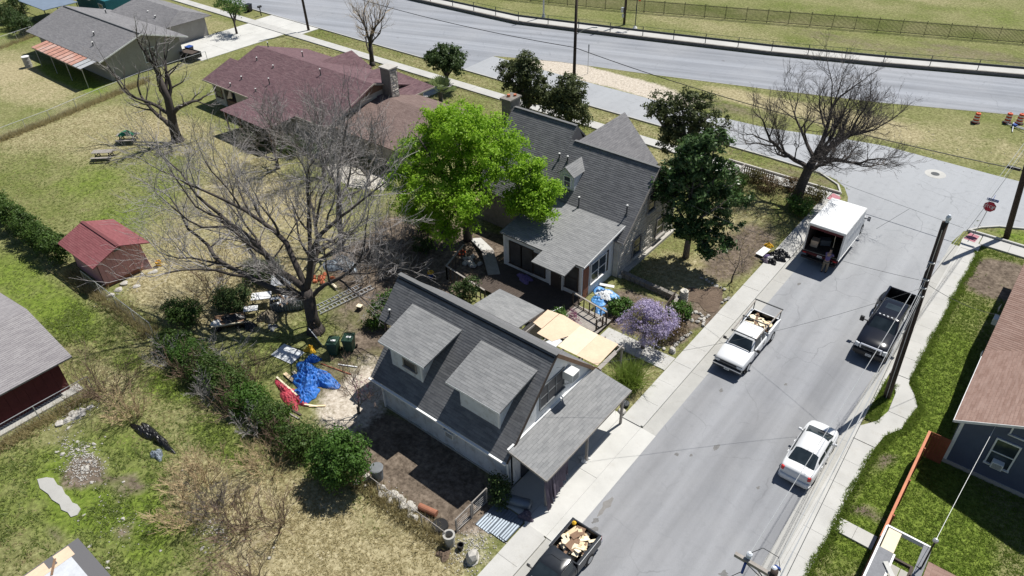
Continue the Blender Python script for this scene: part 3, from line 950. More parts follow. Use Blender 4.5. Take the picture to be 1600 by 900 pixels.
def window(root, c, wd, ht, face, frame='trim_white', glass='glass', rails=1, mull=0, depth=.07):
    """c = centre on the wall surface; face is the outward direction: 'Y-', 'Y+', 'X+', 'X-'"""
    ax = face[0]
    sg = 1 if face[1] == '+' else -1

    def q(u, d, z):          # along wall, outward, up
        return (c[0] + u, c[1] + sg * d, c[2] + z) if ax == 'Y' else (c[0] + sg * d, c[1] + u, c[2] + z)

    def bx(m, u0, u1, d0, d1, z0, z1):
        a, b = q(u0, d0, z0), q(u1, d1, z1)
        m.bb(*sorted((a[0], b[0])), *sorted((a[1], b[1])), *sorted((a[2], b[2])))
    h, v = wd / 2, ht / 2
    t = .07

    def fr(m):
        bx(m, -h - t, h + t, 0, depth, v, v + t)
        bx(m, -h - t, -h, 0, depth, -v, v)
        bx(m, h, h + t, 0, depth, -v, v)
        for k in range(rails):
            z = -v + ht * (k + 1) / (rails + 1)
            bx(m, -h, h, .02, depth - .012, z - .022, z + .022)
        for k in range(mull):
            u = -h + wd * (k + 1) / (mull + 1)
            bx(m, u - .025, u + .025, .02, depth - .008, -v, v)
    w_ = wp('window', frame, root, fr)
    wp('pane', glass, root, lambda m: bx(m, -h, h, .004, .022, -v, v), w_)
    wp('sill', frame, root, lambda m: bx(m, -h - .1, h + .1, 0, depth + .05, -v - .06, -v), w_)
    return w_


def door(root, c, wd, ht, face, mat='brown_wood', frame='trim_white'):
    ax = face[0]
    sg = 1 if face[1] == '+' else -1

    def bx(m, u0, u1, d0, d1, z0, z1):
        a = (c[0] + u0, c[1] + sg * d0, c[2] + z0) if ax == 'Y' else (c[0] + sg * d0, c[1] + u0, c[2] + z0)
        b = (c[0] + u1, c[1] + sg * d1, c[2] + z1) if ax == 'Y' else (c[0] + sg * d1, c[1] + u1, c[2] + z1)
        m.bb(*sorted((a[0], b[0])), *sorted((a[1], b[1])), *sorted((a[2], b[2])))
    h = wd / 2
    d_ = wp('door', mat, root, lambda m: bx(m, -h, h, .01, .05, 0, ht))
    wp('door_frame', frame, root, lambda m: (bx(m, -h - .1, -h, 0, .08, 0, ht + .1), bx(m, h, h + .1, 0, .08, 0, ht + .1), bx(m, -h, h, 0, .08, ht, ht + .1)), d_)
    wp('handle', 'steel', root, lambda m: bx(m, h - .16, h - .1, .05, .1, 1.0, 1.06), d_)
    return d_


def fascia(root, segs, mat='trim_white', wd=.035, ht=.16, drop=.09):
    for a, b in segs:
        wp('fascia', mat, root, lambda m: m.bar((a[0], a[1], a[2] - drop), (b[0], b[1], b[2] - drop), wd, ht))


def vent_pipe(root, x, y, z, h=.45, r=.045, cap=True, mat='dark_metal'):
    wp('vent_pipe', mat, root, lambda m: (m.cyl((x, y, z - .15), r, h + .15, 8), m.lathe([(r * 2.6, 0), (r * 1.2, .08)], (x, y, z - .02), 8)))
    if cap:
        wp('vent_cap', 'white_plastic', root, lambda m: m.lathe([(r * 1.5, 0), (r * 1.7, .05), (r * .6, .09)], (x, y, z + h - .02), 8))


def ac_box(root, c, d, face='X+'):
    o = wp('air_conditioner', 'white_plastic', root, lambda m: m.box(c, d), bevel=.02)
    sx = c[0] + d[0] / 2
    n = 5
    if face == 'X+':
        wp('grille', 'grey_plastic', root, lambda m: [m.box((sx + .006, c[1], c[2] - d[2] * .32 + k * d[2] * .16), (.012, d[1] * .8, d[2] * .07)) for k in range(n)], o)
    else:
        sy = c[1] - d[1] / 2
        wp('grille', 'grey_plastic', root, lambda m: [m.box((c[0], sy - .006, c[2] - d[2] * .32 + k * d[2] * .16), (d[0] * .8, .012, d[2] * .07)) for k in range(n)], o)
    return o


# ---- garage house with two shed dormers
gh = thing('carriage_house', 'steep grey shingled garage house with two big shed dormers beside the street', 'house', (-19.6, 21, 0))
EY, EZ, RY, RZ = 17.2, 2.4, 21.15, 6.55
FY, FZ = 25.0, 2.75
sl = (RZ - EZ) / (RY - EY)
roofz = lambda y: EZ + sl * (y - EY)
r_ = random.Random(4)
wp('wall', 'white_paint', gh, lambda m: (m.prism([(-24.2, 17.66, 0), (-24.2, 24.7, 0), (-24.2, 24.7, 2.6), (-24.2, 21.15, 6.3), (-24.2, 17.66, 2.55)], (.14, 0, 0)), m.bb(-24.06, -15.2, 24.56, 24.7, 0, 2.7)))
wp('gable_wall', 'white_paint', gh, lambda m: m.prism([(-15.2, 17.66, 0), (-15.2, 24.7, 0), (-15.2, 24.7, 2.75), (-15.2, 21.15, 6.42), (-15.2, 17.66, 2.6)], (.12, 0, 0)))
wp('wall', 'white_board', gh, lambda m: m.bb(-24.2, -15.08, 17.66, 17.78, 0, 2.5))
x = -24.2
while x < -15.1:
    wd_ = r_.choice((.38, .4, .42, .6))
    x1 = min(x + wd_, -15.08)
    wp('board', 'white_board', gh, lambda m: m.bb(x + .006, x1 - .006, 17.63 - r_.uniform(0, .012), 17.66, r_.uniform(.05, .16), 2.48))
    x = x1
wp('footing', 'old_concrete', gh, lambda m: m.bb(-24.25, -15.05, 17.58, 17.72, 0, .1))
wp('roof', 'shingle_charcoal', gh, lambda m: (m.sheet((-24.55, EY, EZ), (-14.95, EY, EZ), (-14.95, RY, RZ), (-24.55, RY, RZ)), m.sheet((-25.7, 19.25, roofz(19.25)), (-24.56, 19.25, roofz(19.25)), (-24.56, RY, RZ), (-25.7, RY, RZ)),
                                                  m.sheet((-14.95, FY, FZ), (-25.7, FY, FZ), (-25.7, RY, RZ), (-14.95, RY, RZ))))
wp('ridge_cap', 'shingle_grey', gh, lambda m: [m.box((-25.55 + .3 * k + .0, RY, RZ + .02 + .006 * (k % 2)), (.32, .26, .02)) for k in range(36)])
wp('ridge_vent', 'black_metal', gh, lambda m: m.bb(-25.6, -15.0, RY - .2, RY - .145, RZ - .17, RZ - .13))
for n_, (ux0, ux1, lx0, lx1, wx0, wx1) in enumerate(((-24.0, -20.4, -24.05, -20.7, -23.55, -21.25), (-19.1, -15.5, -19.2, -15.75, -18.6, -16.05))):
    lz = 4.9 if n_ == 0 else 4.82
    uy, uz = 20.36, roofz(20.36) + .04
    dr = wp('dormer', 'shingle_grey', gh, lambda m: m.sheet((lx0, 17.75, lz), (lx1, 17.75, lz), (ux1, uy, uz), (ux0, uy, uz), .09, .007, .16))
    top = lz + (uz - lz) * (18.05 - 17.75) / (uy - 17.75) - .1
    wp('dormer_front', 'white_board', gh, lambda m: m.bb(wx0, wx1, 18.05, 18.15, roofz(18.05) - .05, top), dr)
    for xx_ in (wx0, wx1 - .1):
        wp('dormer_side', 'white_board', gh, lambda m: m.prism([(xx_, 18.15, roofz(18.15) - .05), (xx_, 18.15, top + .01), (xx_, uy - .1, uz - .15)], (.1, 0, 0)), dr)
    wp('corner_trim', 'trim_white', gh, lambda m: (m.bb(wx1 - .09, wx1 + .015, 18.03, 18.12, roofz(18.05), top), m.bb(wx0, wx1, 18.02, 18.05, top - .12, top)), dr)
    wp('dormer_fascia', 'white_paint', gh, lambda m: m.bar((lx0, 17.74, lz - .07), (lx1, 17.74, lz - .07), .03, .12), dr)
    if n_ == 0:
        window(gh, (-22.1, 18.05, 4.05), .85, .5, 'Y-', 'grey_wood', 'screen_dark', 0)
wp('post', 'dark_wood', gh, lambda m: (m.bb(-25.5, -25.4, 19.4, 19.5, 0, 4.4), m.bb(-25.5, -25.4, 22.8, 22.9, 0, 4.4)))
vent_pipe(gh, -25.1, 19.6, roofz(19.6), .35)
# white gutter with brackets and downpipe
gu = wp('gutter', 'trim_white', gh, lambda m: (m.bb(-24.6, -14.95, 17.06, 17.18, 2.27, 2.36),))
wp('downpipe', 'trim_white', gh, lambda m: (m.bb(-24.15, -24.07, 17.5, 17.58, .1, 2.3), m.bb(-15.25, -15.17, 17.5, 17.58, .1, 2.3)), gu)
fascia(gh, [((-14.94, EY, EZ), (-14.94, RY, RZ))], 'dark_wood')
fascia(gh, [((-14.94, FY, FZ), (-14.94, RY, RZ))], 'brown_wood', .05, .2)
window(gh, (-15.08, 20.95, 4.35), 1.9, 1.3, 'X+', 'grey_plastic', 'screen_dark', 1, 2, .05)
ac_box(gh, (-14.75, 22.1, 4.65), (.62, .62, .5))
wp('bracket', 'trim_white', gh, lambda m: (m.bar((-15.08, 21.9, 3.85), (-14.5, 21.9, 4.38), .05), m.bar((-15.08, 22.3, 3.85), (-14.5, 22.3, 4.38), .05)))
ac_box(gh, (-18.9, 17.48, 1.5), (.55, .38, .38), 'Y-')
window(gh, (-19.3, 17.63, 1.55), .5, .45, 'Y-', 'trim_white', 'glass', 0)
# porch roof towards the street
wp('porch_roof', 'shingle_grey', gh, lambda m: m.sheet((-12.8, 17.5, 2.45), (-12.8, 24.95, 2.45), (-14.98, 24.7, 3.02), (-14.98, 17.4, 3.02), .09, .007, .16))
wp('flashing', 'trim_white', gh, lambda m: m.bar((-15.03, 17.4, 3.07), (-15.03, 24.7, 3.07), .1, .05))
fascia(gh, [((-12.78, 17.5, 2.46), (-12.78, 24.95, 2.46)), ((-14.98, 17.4, 3.02), (-12.8, 17.48, 2.46))], 'grey_wood', .03, .12, .06)
wp('post', 'grey_wood', gh, lambda m: [m.bb(-13.1, -12.98, y, y + .12, 0, 2.35) for y in (17.75, 21.2, 24.5)])
wp('door_panel', 'dark_metal', gh, lambda m: [m.bb(-15.08, -15.04, 18.4, 23.6, .05 + .45 * k, .05 + .45 * k + .43) for k in range(5)])
# small rear porch roof over the deck side
wp('rear_porch_roof', 'shingle_grey', gh, lambda m: m.sheet((-23.95, 27.5, 2.5), (-20.45, 27.5, 2.5), (-20.45, 25.0, 2.78), (-23.95, 25.0, 2.78), .08, .007, .16))
wp('lattice_slat', 'grey_wood', gh, lambda m: [m.bb(-20.52, -20.48, 25.0, 27.3, .3 + .14 * k, .3 + .14 * k + .11) for k in range(15)])
wp('post', 'grey_wood', gh, lambda m: [m.bb(xx, xx + .1, 27.3, 27.4, .3, 2.42) for xx in (-23.8, -22.2, -20.6)])
# patio frame partly sheeted with plywood, next to the garage house
pr = thing('patio_frame', 'timber patio frame half covered with new plywood sheets between garage house and deck', 'patio roof', (-17.7, 26.8, 0))
for xx in (-20.3, -19.0, -17.7, -16.4, -15.2):
    wp('joist', 'grey_wood', pr, lambda m: m.bb(xx - .03, xx + .03, 25.4, 28.0, 2.1, 2.24))
wp('beam', 'grey_wood', pr, lambda m: (m.bb(-20.5, -15.05, 27.85, 27.95, 1.96, 2.1), m.bb(-20.5, -15.05, 25.5, 25.6, 1.96, 2.1)))
for xx in (-20.4, -17.8, -15.2):
    wp('post', 'grey_wood', pr, lambda m: (m.bb(xx - .05, xx + .05, 27.85, 27.95, 0, 1.96)))
for mt, pts, zz in (('plywood', [(-20.45, 26.4), (-19.72, 26.25), (-19.72, 28.0), (-20.5, 27.9)], 2.25), ('plywood', [(-19.68, 25.75), (-18.55, 25.7), (-17.9, 27.0), (-17.9, 27.85), (-19.4, 28.05), (-19.68, 28.0)], 2.262),
                    ('plywood_pale', [(-18.05, 25.55), (-16.75, 25.58), (-16.75, 27.8), (-18.05, 27.85)], 2.275), ('plywood', [(-16.74, 25.58), (-15.35, 25.6), (-15.4, 27.8), (-16.74, 27.8)], 2.275),
                    ('grey_wood', [(-15.3, 25.45), (-15.05, 25.45), (-15.05, 27.1), (-15.3, 27.3)], 2.25), ('white_board', [(-18.9, 25.35), (-18.1, 25.35), (-18.1, 26.1), (-18.5, 26.2)], 2.245)):
    mb = MB()
    mb.m = Matrix.Translation(-Vector(pr.location))
    mb.prism([(a, b, zz) for a, b in pts], (0, 0, .016))
    mb.build('plywood_sheet', mt, pr)

# ---- stone house
sh = thing('stone_house', 'stone gabled house with charcoal shingle roof and a white rear addition', 'house', (-25, 38, 0))
mp = lambda y: 2.93 + .9966 * (y - 35.86)


def stones(m, X, y0, y1, ztop, seed):
    r = random.Random(seed)
    z = .0
    while z < 7:
        hh = r.uniform(.2, .34)
        y = y0 - r.uniform(0, .3)
        while y < y1:
            ww = r.uniform(.26, .62)
            a, b = max(y, y0), min(y + ww, y1)
            zt = min(z + hh, ztop(a), ztop(b))
            if b - a > .08 and zt - z > .06:
                d = r.uniform(.015, .055)
                k = .025
                m._add([(X, a + .012, z + .012), (X, b - .012, z + .012), (X, b - .012, zt - .012), (X, a + .012, zt - .012), (X + d, a + .012 + k, z + .012 + k), (X + d, b - .012 - k, z + .02 + k), (X + d, b - .012 - k, zt - .02 - k), (X + d, a + .02 + k, zt - .012 - k)],
                       [(4, 5, 6, 7), (0, 1, 5, 4), (1, 2, 6, 5), (2, 3, 7, 6), (3, 0, 4, 7)])
            y += ww
        z += hh


wp('gable_wall', 'stone_dark', sh, lambda m: m.prism([(-20.5, 36.1, 0), (-20.5, 43.6, 0), (-20.5, 43.6, 3.0), (-20.5, 39.9, 6.7), (-20.5, 36.1, 3.05)], (-.3, 0, 0)))
st = wp('stonework', 'stone', sh, lambda m: stones(m, -20.5, 36.1, 43.6, lambda y: (mp(y) if y < 39.9 else 6.97 - (y - 39.9)) - .12, 3), kind='stuff')
wp('stonework', 'stone', sh, lambda m: (m.bb(-20.9, -20.5, 35.95, 36.1, 0, 2.8),) and stones(m, -20.46, 36.1, 36.12, lambda y: 2.8, 5), kind='stuff')
wp('wall', 'stone_dark', sh, lambda m: (m.bb(-33, -20.8, 36.1, 36.3, 0, 3.0), m.bb(-33.0, -32.8, 36.3, 44.5, 0, 3.2), m.bb(-32.8, -20.8, 43.4, 43.6, 0, 2.95), m.prism([(-33, 36.3, 3.0), (-33, 44.6, 3.0), (-33, 40.65, 7.4)], (.2, 0, 0))))
wp('roof', 'shingle_charcoal', sh, lambda m: (m.sheet((-27.4, 35.86, 2.93), (-20.16, 35.86, 2.93), (-20.16, 39.9, 6.95), (-27.4, 39.9, 6.95)), m.sheet((-33.3, 35.86, 2.93), (-27.41, 35.86, 2.93), (-27.41, 40.65, mp(40.65)), (-33.3, 40.65, mp(40.65))),
                                                   m.sheet((-20.16, 43.9, 2.95), (-27.4, 43.9, 2.95), (-27.4, 39.9, 6.95), (-20.16, 39.9, 6.95)), m.sheet((-27.41, 45.3, 2.95), (-33.3, 45.3, 2.95), (-33.3, 40.65, mp(40.65)), (-27.41, 40.65, mp(40.65)))))
wp('roof_end', 'shingle_slate', sh, lambda m: m.prism([(-27.42, 38.6, mp(38.6) - .05), (-27.42, 40.65, mp(40.65) - .02), (-27.42, 43.0, 3.8)], (.05, 0, 0)))
wp('ridge_cap', 'shingle_grey', sh, lambda m: [m.box((-20.3 - .3 * k, 39.9, 6.97 + .005 * (k % 2)), (.32, .24, .02)) for k in range(23)] + [m.box((-27.6 - .3 * k, 40.65, mp(40.65) + .02 + .005 * (k % 2)), (.32, .24, .02)) for k in range(19)])
wp('cross_gable_roof', 'shingle_slate', sh, lambda m: (m.sheet((-23.6, 46.3, 3.55), (-23.6, 40.6, 3.55), (-26.9, 40.0, 6.9), (-26.9, 46.3, 6.9)), m.sheet((-30.2, 40.6, 3.55), (-30.2, 46.3, 3.55), (-26.9, 46.3, 6.9), (-26.9, 40.0, 6.9))))
wp('wall', 'stone', sh, lambda m: m.prism([(-29.8, 46.0, 0), (-24.0, 46.0, 0), (-24.0, 46.0, 3.8), (-26.9, 46.0, 6.7), (-29.8, 46.0, 3.8)], (0, -.2, 0)))
wp('wall', 'stone', sh, lambda m: m.bb(-24.2, -24.0, 43.6, 45.8, 0, 3.8))
wp('barge_board', 'grey_wood', sh, lambda m: (m.bar((-20.14, 35.86, 2.86), (-20.14, 39.9, 6.88), .04, .16), m.bar((-20.14, 43.9, 2.88), (-20.14, 39.9, 6.88), .04, .16)))
wp('gable_panel', 'grey_stucco', sh, lambda m: m.prism([(-20.42, 38.9, 5.75), (-20.42, 40.9, 5.75), (-20.42, 39.9, 6.72)], (.06, 0, 0)))
for cy, cz, w2, h2 in ((39.75, 4.3, .9, 1.35), (38.2, 1.45, .95, 1.35), (41.4, 1.5, .95, 1.4)):
    window(sh, (-20.44, cy, cz), w2, h2, 'X+', 'grey_wood', 'glass', 1)
    wp('stone_sill', 'limestone', sh, lambda m: m.tube([(-20.35, cy - w2 * .65, cz - h2 / 2 - .1), (-20.35, cy + w2 * .65, cz - h2 / 2 - .1)], .1, 8))
wp('plinth', 'limestone', sh, lambda m: (m.bb(-20.46, -20.2, 36.0, 43.6, 0, .22),))
ch = wp('chimney', 'stone_dark', sh, lambda m: (m.bb(-34.2, -33.32, 40.3, 41.5, 0, 8.15),))
wp('chimney_cap', 'stone_dark', sh, lambda m: m.bb(-34.3, -33.25, 40.2, 41.6, 8.15, 8.27), ch)
wp('flue', 'terracotta', sh, lambda m: (m.cyl((-33.9, 40.8, 8.25), .13, .2, 10), m.cyl((-33.6, 41.2, 8.25), .12, .16, 10)), ch)
# gabled dormer
dr = wp('dormer', 'shingle_grey', sh, lambda m: (m.sheet((-25.25, 37.25, 5.63), (-25.25, 38.6, 5.63), (-25.98, 39.25, 6.27), (-25.98, 37.2, 6.27), .06), m.sheet((-26.7, 38.6, 5.63), (-26.7, 37.25, 5.63), (-25.98, 37.2, 6.27), (-25.98, 39.25, 6.27), .06)))
wp('dormer_wall', 'white_board', sh, lambda m: (m.prism([(-26.6, 37.42, 4.5), (-25.34, 37.42, 4.5), (-25.34, 37.42, 5.6), (-25.98, 37.42, 6.18), (-26.6, 37.42, 5.6)], (0, .08, 0)), m.prism([(-25.42, 37.5, 4.5), (-25.42, 37.5, 5.6), (-25.42, 38.5, 5.6)], (.08, 0, 0)), m.prism([(-26.6, 37.5, 4.5), (-26.6, 37.5, 5.6), (-26.6, 38.5, 5.6)], (.08, 0, 0))), dr)
window(sh, (-25.9, 37.42, 5.12), .5, .75, 'Y-', 'trim_white', 'glass', 1)
for p in ((-24.47, 36.8, .75), (-20.9, 37.25, .7), (-27.6, 38.75, .4), (-26.87, 38.75, .4)):
    vent_pipe(sh, p[0], p[1], mp(p[1]), p[2], .05)
# rear addition
az = lambda y: 3.05 + (y - 31.9) * .152
wp('addition_roof', 'shingle_grey', sh, lambda m: (m.sheet((-27.6, 31.9, az(31.9)), (-20.62, 31.9, az(31.9)), (-20.62, 36.75, az(36.75)), (-27.6, 36.75, az(36.75)), .1, .007, .16), m.sheet((-23.9, 30.65, az(30.65)), (-21.25, 30.65, az(30.65)), (-21.25, 31.89, az(31.89)), (-23.9, 31.89, az(31.89)), .08, .007, .16)))
fascia(sh, [((-20.61, 31.9, az(31.9)), (-20.61, 36.75, az(36.75)))], 'trim_white', .03, .12, .05)
wp('addition_wall', 'white_paint', sh, lambda m: (m.bb(-27.5, -20.95, 32.2, 32.34, 0, 3.0), m.bb(-27.5, -27.36, 32.34, 36.3, 0, 3.1), m.prism([(-20.95, 32.34, 0), (-20.95, 36.1, 0), (-20.95, 36.1, 3.55), (-20.95, 32.34, 3.0)], (-.14, 0, 0))))
wp('corner_board', 'trim_white', sh, lambda m: (m.bb(-21.06, -20.92, 32.17, 32.2, 0, 2.98), m.bb(-27.52, -27.38, 32.17, 32.2, 0, 2.98)))
bk = wp('brick_pier', 'red_brick', sh, lambda m: m.bb(-20.95, -20.9, 32.36, 32.95, .1, 2.5))
for k in range(30):
    for j in range(3):
        wp('brick', 'red_brick', sh, lambda m: m.bb(-20.9, -20.886, 32.37 + j * .2 - (.1 if k % 2 else 0) * (j > 0), 32.37 + j * .2 + .185 - (.1 if k % 2 and j < 2 else 0), .12 + k * .079, .12 + k * .079 + .066), bk)
for cx, w2, zc, h2 in ((-26.45, .95, 1.55, 1.75), (-25.43, .95, 1.55, 1.75), (-24.4, .92, 1.5, 1.6), (-21.72, .95, 1.65, 1.75)):
    window(sh, (cx, 32.2, zc), w2, h2, 'Y-', 'dark_wood', 'screen_dark', 0 if cx < -24 else 1)
door(sh, (-22.95, 32.2, .3), .9, 2.05, 'Y-', 'dark_wood')
window(sh, (-20.93, 34.1, 1.65), 1.75, 1.55, 'X+', 'trim_white', 'glass', 1, 1)
wp('shutter', 'dark_wood', sh, lambda m: (m.bb(-20.93, -20.89, 35.1, 35.3, .85, 2.5),))

# deck
dk = thing('deck', 'dark timber deck with railings behind the white addition', 'deck', (-23, 30, 0))
y = 28.15
while y < 32.1:
    x0 = -27.6 if y > 28.9 else -25.6
    wp('plank', 'dark_wood', dk, lambda m: m.bb(x0, -20.75, y, y + .135, .26, .3))
    if y < 31.35:
        wp('plank', 'grey_wood', dk, lambda m: m.bb(-20.74, -18.1, y, y + .135, .26, .3))
    y += .145
wp('joist', 'dark_wood', dk, lambda m: [m.bb(xx, xx + .06, 28.2, 32.0, .05, .26) for xx in (-25.4, -23.6, -21.6, -19.8, -18.2)])


def railing(root, a, b, n, h=.95, mat='dark_wood', z=.3):
    for k in range(n + 1):
        t = k / n
        p = (a[0] + (b[0] - a[0]) * t, a[1] + (b[1] - a[1]) * t)
        wp('baluster' if 0 < k < n else 'post', mat, root, lambda m: m.bb(p[0] - (.03 if 0 < k < n else .05), p[0] + (.03 if 0 < k < n else .05), p[1] - .03, p[1] + .03, z - .2, z + h))
    wp('handrail', 'grey_wood', root, lambda m: m.bar((*a, z + h + .02), (*b, z + h + .02), .11, .045))
    wp('lower_rail', mat, root, lambda m: m.bar((*a, z + .08), (*b, z + .08), .05, .05))


railing(dk, (-21.0, 31.35), (-18.15, 30.95), 6)
railing(dk, (-18.2, 30.6), (-18.3, 30.05), 1, .85)
railing(dk, (-29.6, 28.5), (-25.7, 28.0), 9)
railing(dk, (-29.6, 28.5), (-30.4, 31.2), 6)
wp('handrail', 'white_paint', dk, lambda m: m.bar((-21.1, 28.2, 1.25), (-20.6, 29.6, 1.35), .08, .05))
rmp = thing('ramp_board', 'long grey board ramp sloping from the earth down to the deck', 'ramp', (-29.3, 31.6, 0))
wp('panel', 'white_concrete', rmp, lambda m: m._add([(-31.9, 33.4, .05), (-31.3, 34.0, .05), (-29.1, 32.9, .45), (-29.75, 32.3, .45), (-31.9, 33.4, 0), (-31.3, 34.0, 0), (-29.1, 32.9, .38), (-29.75, 32.3, .38)], [(0, 1, 2, 3), (4, 7, 6, 5), (0, 4, 5, 1), (1, 5, 6, 2), (2, 6, 7, 3), (3, 7, 4, 0)]))
wp('panel', 'grey_wood', rmp, lambda m: m._add([(-29.75, 32.3, .46), (-29.1, 32.9, .46), (-26.9, 31.0, .36), (-27.5, 30.4, .36), (-29.75, 32.3, .4), (-29.1, 32.9, .4), (-26.9, 31.0, .3), (-27.5, 30.4, .3)], [(0, 1, 2, 3), (4, 7, 6, 5), (0, 4, 5, 1), (1, 5, 6, 2), (2, 6, 7, 3), (3, 7, 4, 0)]))

# ---- house with the maroon roof
mh_ = thing('maroon_house', 'long low house with a maroon shingle roof and stone chimney', 'house', (-61, 42, 0))
mz = lambda y: 2.55 + (y - 36.3) * (4.62 - 2.55) / (42.6 - 36.3)
wp('roof', 'shingle_maroon', mh_, lambda m: (m.sheet((-71.2, 36.3, 2.55), (-51.3, 36.3, 2.55), (-51.3, 40.0, mz(40)), (-71.2, 40.0, mz(40))), m.sheet((-69.8, 40.0, mz(40)), (-51.3, 40.0, mz(40)), (-51.7, 42.6, 4.62), (-69.8, 42.6, 4.62)),
                                               m.sheet((-51.7, 48.6, 2.6), (-69.8, 48.6, 2.6), (-69.8, 42.6, 4.62), (-51.7, 42.6, 4.62)), m.sheet((-50.4, 49.2, 2.55), (-50.4, 42.9, 2.55), (-54.6, 43.3, 4.2), (-54.6, 47.0, 4.2)),
                                               m.sheet((-58.8, 42.9, 2.55), (-58.8, 49.2, 2.55), (-54.6, 47.0, 4.2), (-54.6, 43.3, 4.2)), m.sheet((-58.8, 49.2, 2.55), (-50.4, 49.2, 2.55), (-54.6, 47.0, 4.2), (-54.61, 47.0, 4.2)), m.sheet((-59.3, 49.0, 2.6), (-59.3, 43.6, 2.6), (-61.8, 43.9, 4.05), (-61.8, 48.6, 4.05)), m.sheet((-64.3, 43.6, 2.6), (-64.3, 49.0, 2.6), (-61.8, 48.6, 4.05), (-61.8, 43.9, 4.05))))
wp('porch_roof', 'shingle_maroon', mh_, lambda m: m.sheet((-63.4, 33.2, 2.3), (-56.0, 33.2, 2.3), (-55.8, 36.3, 2.6), (-62.9, 36.3, 2.6), .08))
wp('wing_roof', 'shingle_taupe', mh_, lambda m: (m.sheet((-52.2, 37.2, 2.3), (-43.0, 37.2, 2.3), (-43.0, 43.6, 3.15), (-52.2, 43.6, 3.15), .08), m.sheet((-43.0, 46.8, 2.5), (-52.2, 46.8, 2.5), (-52.2, 43.6, 3.15), (-43.0, 43.6, 3.15), .08)))
fascia(mh_, [((-71.2, 36.29, 2.56), (-63.2, 36.29, 2.56)), ((-56.0, 36.29, 2.56), (-51.3, 36.29, 2.56)), ((-51.28, 36.3, 2.56), (-51.68, 42.6, 4.62)), ((-51.68, 42.6, 4.62), (-51.68, 44.2, 4.1)), ((-50.38, 42.9, 2.55), (-50.38, 49.2, 2.55))], 'cream_stucco', .03, .14, .05)
wp('wall', 'cream_stucco', mh_, lambda m: (m.bb(-70.6, -68.6, 36.9, 37.1, 0, 2.5), m.bb(-66.6, -52, 36.9, 37.1, 0, 2.5), m.bb(-68.6, -66.6, 37.6, 37.8, 0, 2.7), m.bb(-70.6, -70.4, 37.1, 48, 0, 2.5), m.prism([(-52.0, 37.1, 0), (-52.0, 48.0, 0), (-52.0, 48.0, 2.6), (-52.0, 42.6, 4.45), (-52.0, 37.1, 2.6)], (-.2, 0, 0)),
                                             m.bb(-52, -50.9, 47.6, 47.8, 0, 2.5), m.bb(-50.9, -50.7, 43.5, 47.8, 0, 2.5), m.bb(-51.8, -43.4, 37.8, 38.0, 0, 2.3), m.bb(-43.6, -43.4, 38.0, 46.4, 0, 2.4)))
wp('gable_panel', 'brown_wood', mh_, lambda m: m.prism([(-51.98, 40.2, 3.55), (-51.98, 44.4, 3.7), (-51.98, 42.6, 4.4)], (.06, 0, 0)))
ch = wp('chimney', 'stone_dark', mh_, lambda m: (m.bb(-51.9, -50.7, 43.75, 44.75, 0, 5.75),))
wp('chimney_cap', 'limestone', mh_, lambda m: m.bb(-52.0, -50.6, 43.68, 44.82, 5.75, 5.87), ch)
wp('stonework', 'stone', mh_, lambda m: stones(m, -50.7, 43.8, 44.7, lambda y: 5.7, 8), ch)
window(mh_, (-69.6, 36.9, 1.4), 1.1, 1.1, 'Y-', 'brown_wood')
window(mh_, (-67.6, 37.6, 1.5), 1.3, 1.3, 'Y-', 'brown_wood')
window(mh_, (-54.2, 36.9, 1.4), 1.3, 1.1, 'Y-', 'trim_white')
door(mh_, (-60.5, 36.9, 0), .95, 2.05, 'Y-', 'brown_wood')
wp('porch_post', 'brown_wood', mh_, lambda m: [m.bb(xx, xx + .12, 33.4, 33.52, 0, 2.25) for xx in (-63.1, -60.8, -58.4, -56.2)])
wp('planter_box', 'brown_wood', mh_, lambda m: m.bb(-68.4, -66.7, 36.9, 37.3, 0, .9))
for px, py, hh in ((-69.2, 43.5, .5), (-64.2, 44.1, .55), (-58.2, 41.6, .6), (-62.6, 38.6, .6), (-66.5, 38.0, .3), (-67.5, 40.8, .3), (-64.5, 40.6, .25), (-66.8, 36.8, .3), (-63.2, 37.3, .25)):
    vent_pipe(mh_, px, py, mz(py) if py < 42.6 else 4.62 - (py - 42.6) * .33, hh, .05)

# ---- grey-roofed house at the upper left
gy_ = thing('grey_house', 'grey roofed house with a rusty tin back porch by the chain link fence', 'house', (-94, 38, 0))
gz = lambda y: 2.6 + (y - 32.3) * .315
wp('roof', 'shingle_slate', gy_, lambda m: (m.sheet((-103.4, 32.3, 2.6), (-85.0, 32.3, 2.6), (-85.0, 37.7, 4.3), (-103.9, 37.7, 4.3)), m.sheet((-85.0, 43.1, 2.6), (-103.4, 43.1, 2.6), (-103.9, 37.7, 4.3), (-85.0, 37.7, 4.3)),
                                             m.sheet((-90.2, 43.3, 2.55), (-90.2, 49.5, 2.55), (-91.3, 46.2, 3.8), (-91.3, 46.1, 3.8)), m.sheet((-101.5, 42.0, 2.9), (-90.2, 43.2, 2.55), (-91.3, 46.2, 3.8), (-101.5, 46.2, 3.8)), m.sheet((-90.2, 49.6, 2.55), (-101.5, 49.6, 2.55), (-101.5, 46.2, 3.8), (-91.3, 46.2, 3.8))))
wp('ridge_vent', 'dark_metal', gy_, lambda m: m.bb(-103.5, -85.2, 37.55, 37.68, 4.3, 4.36))
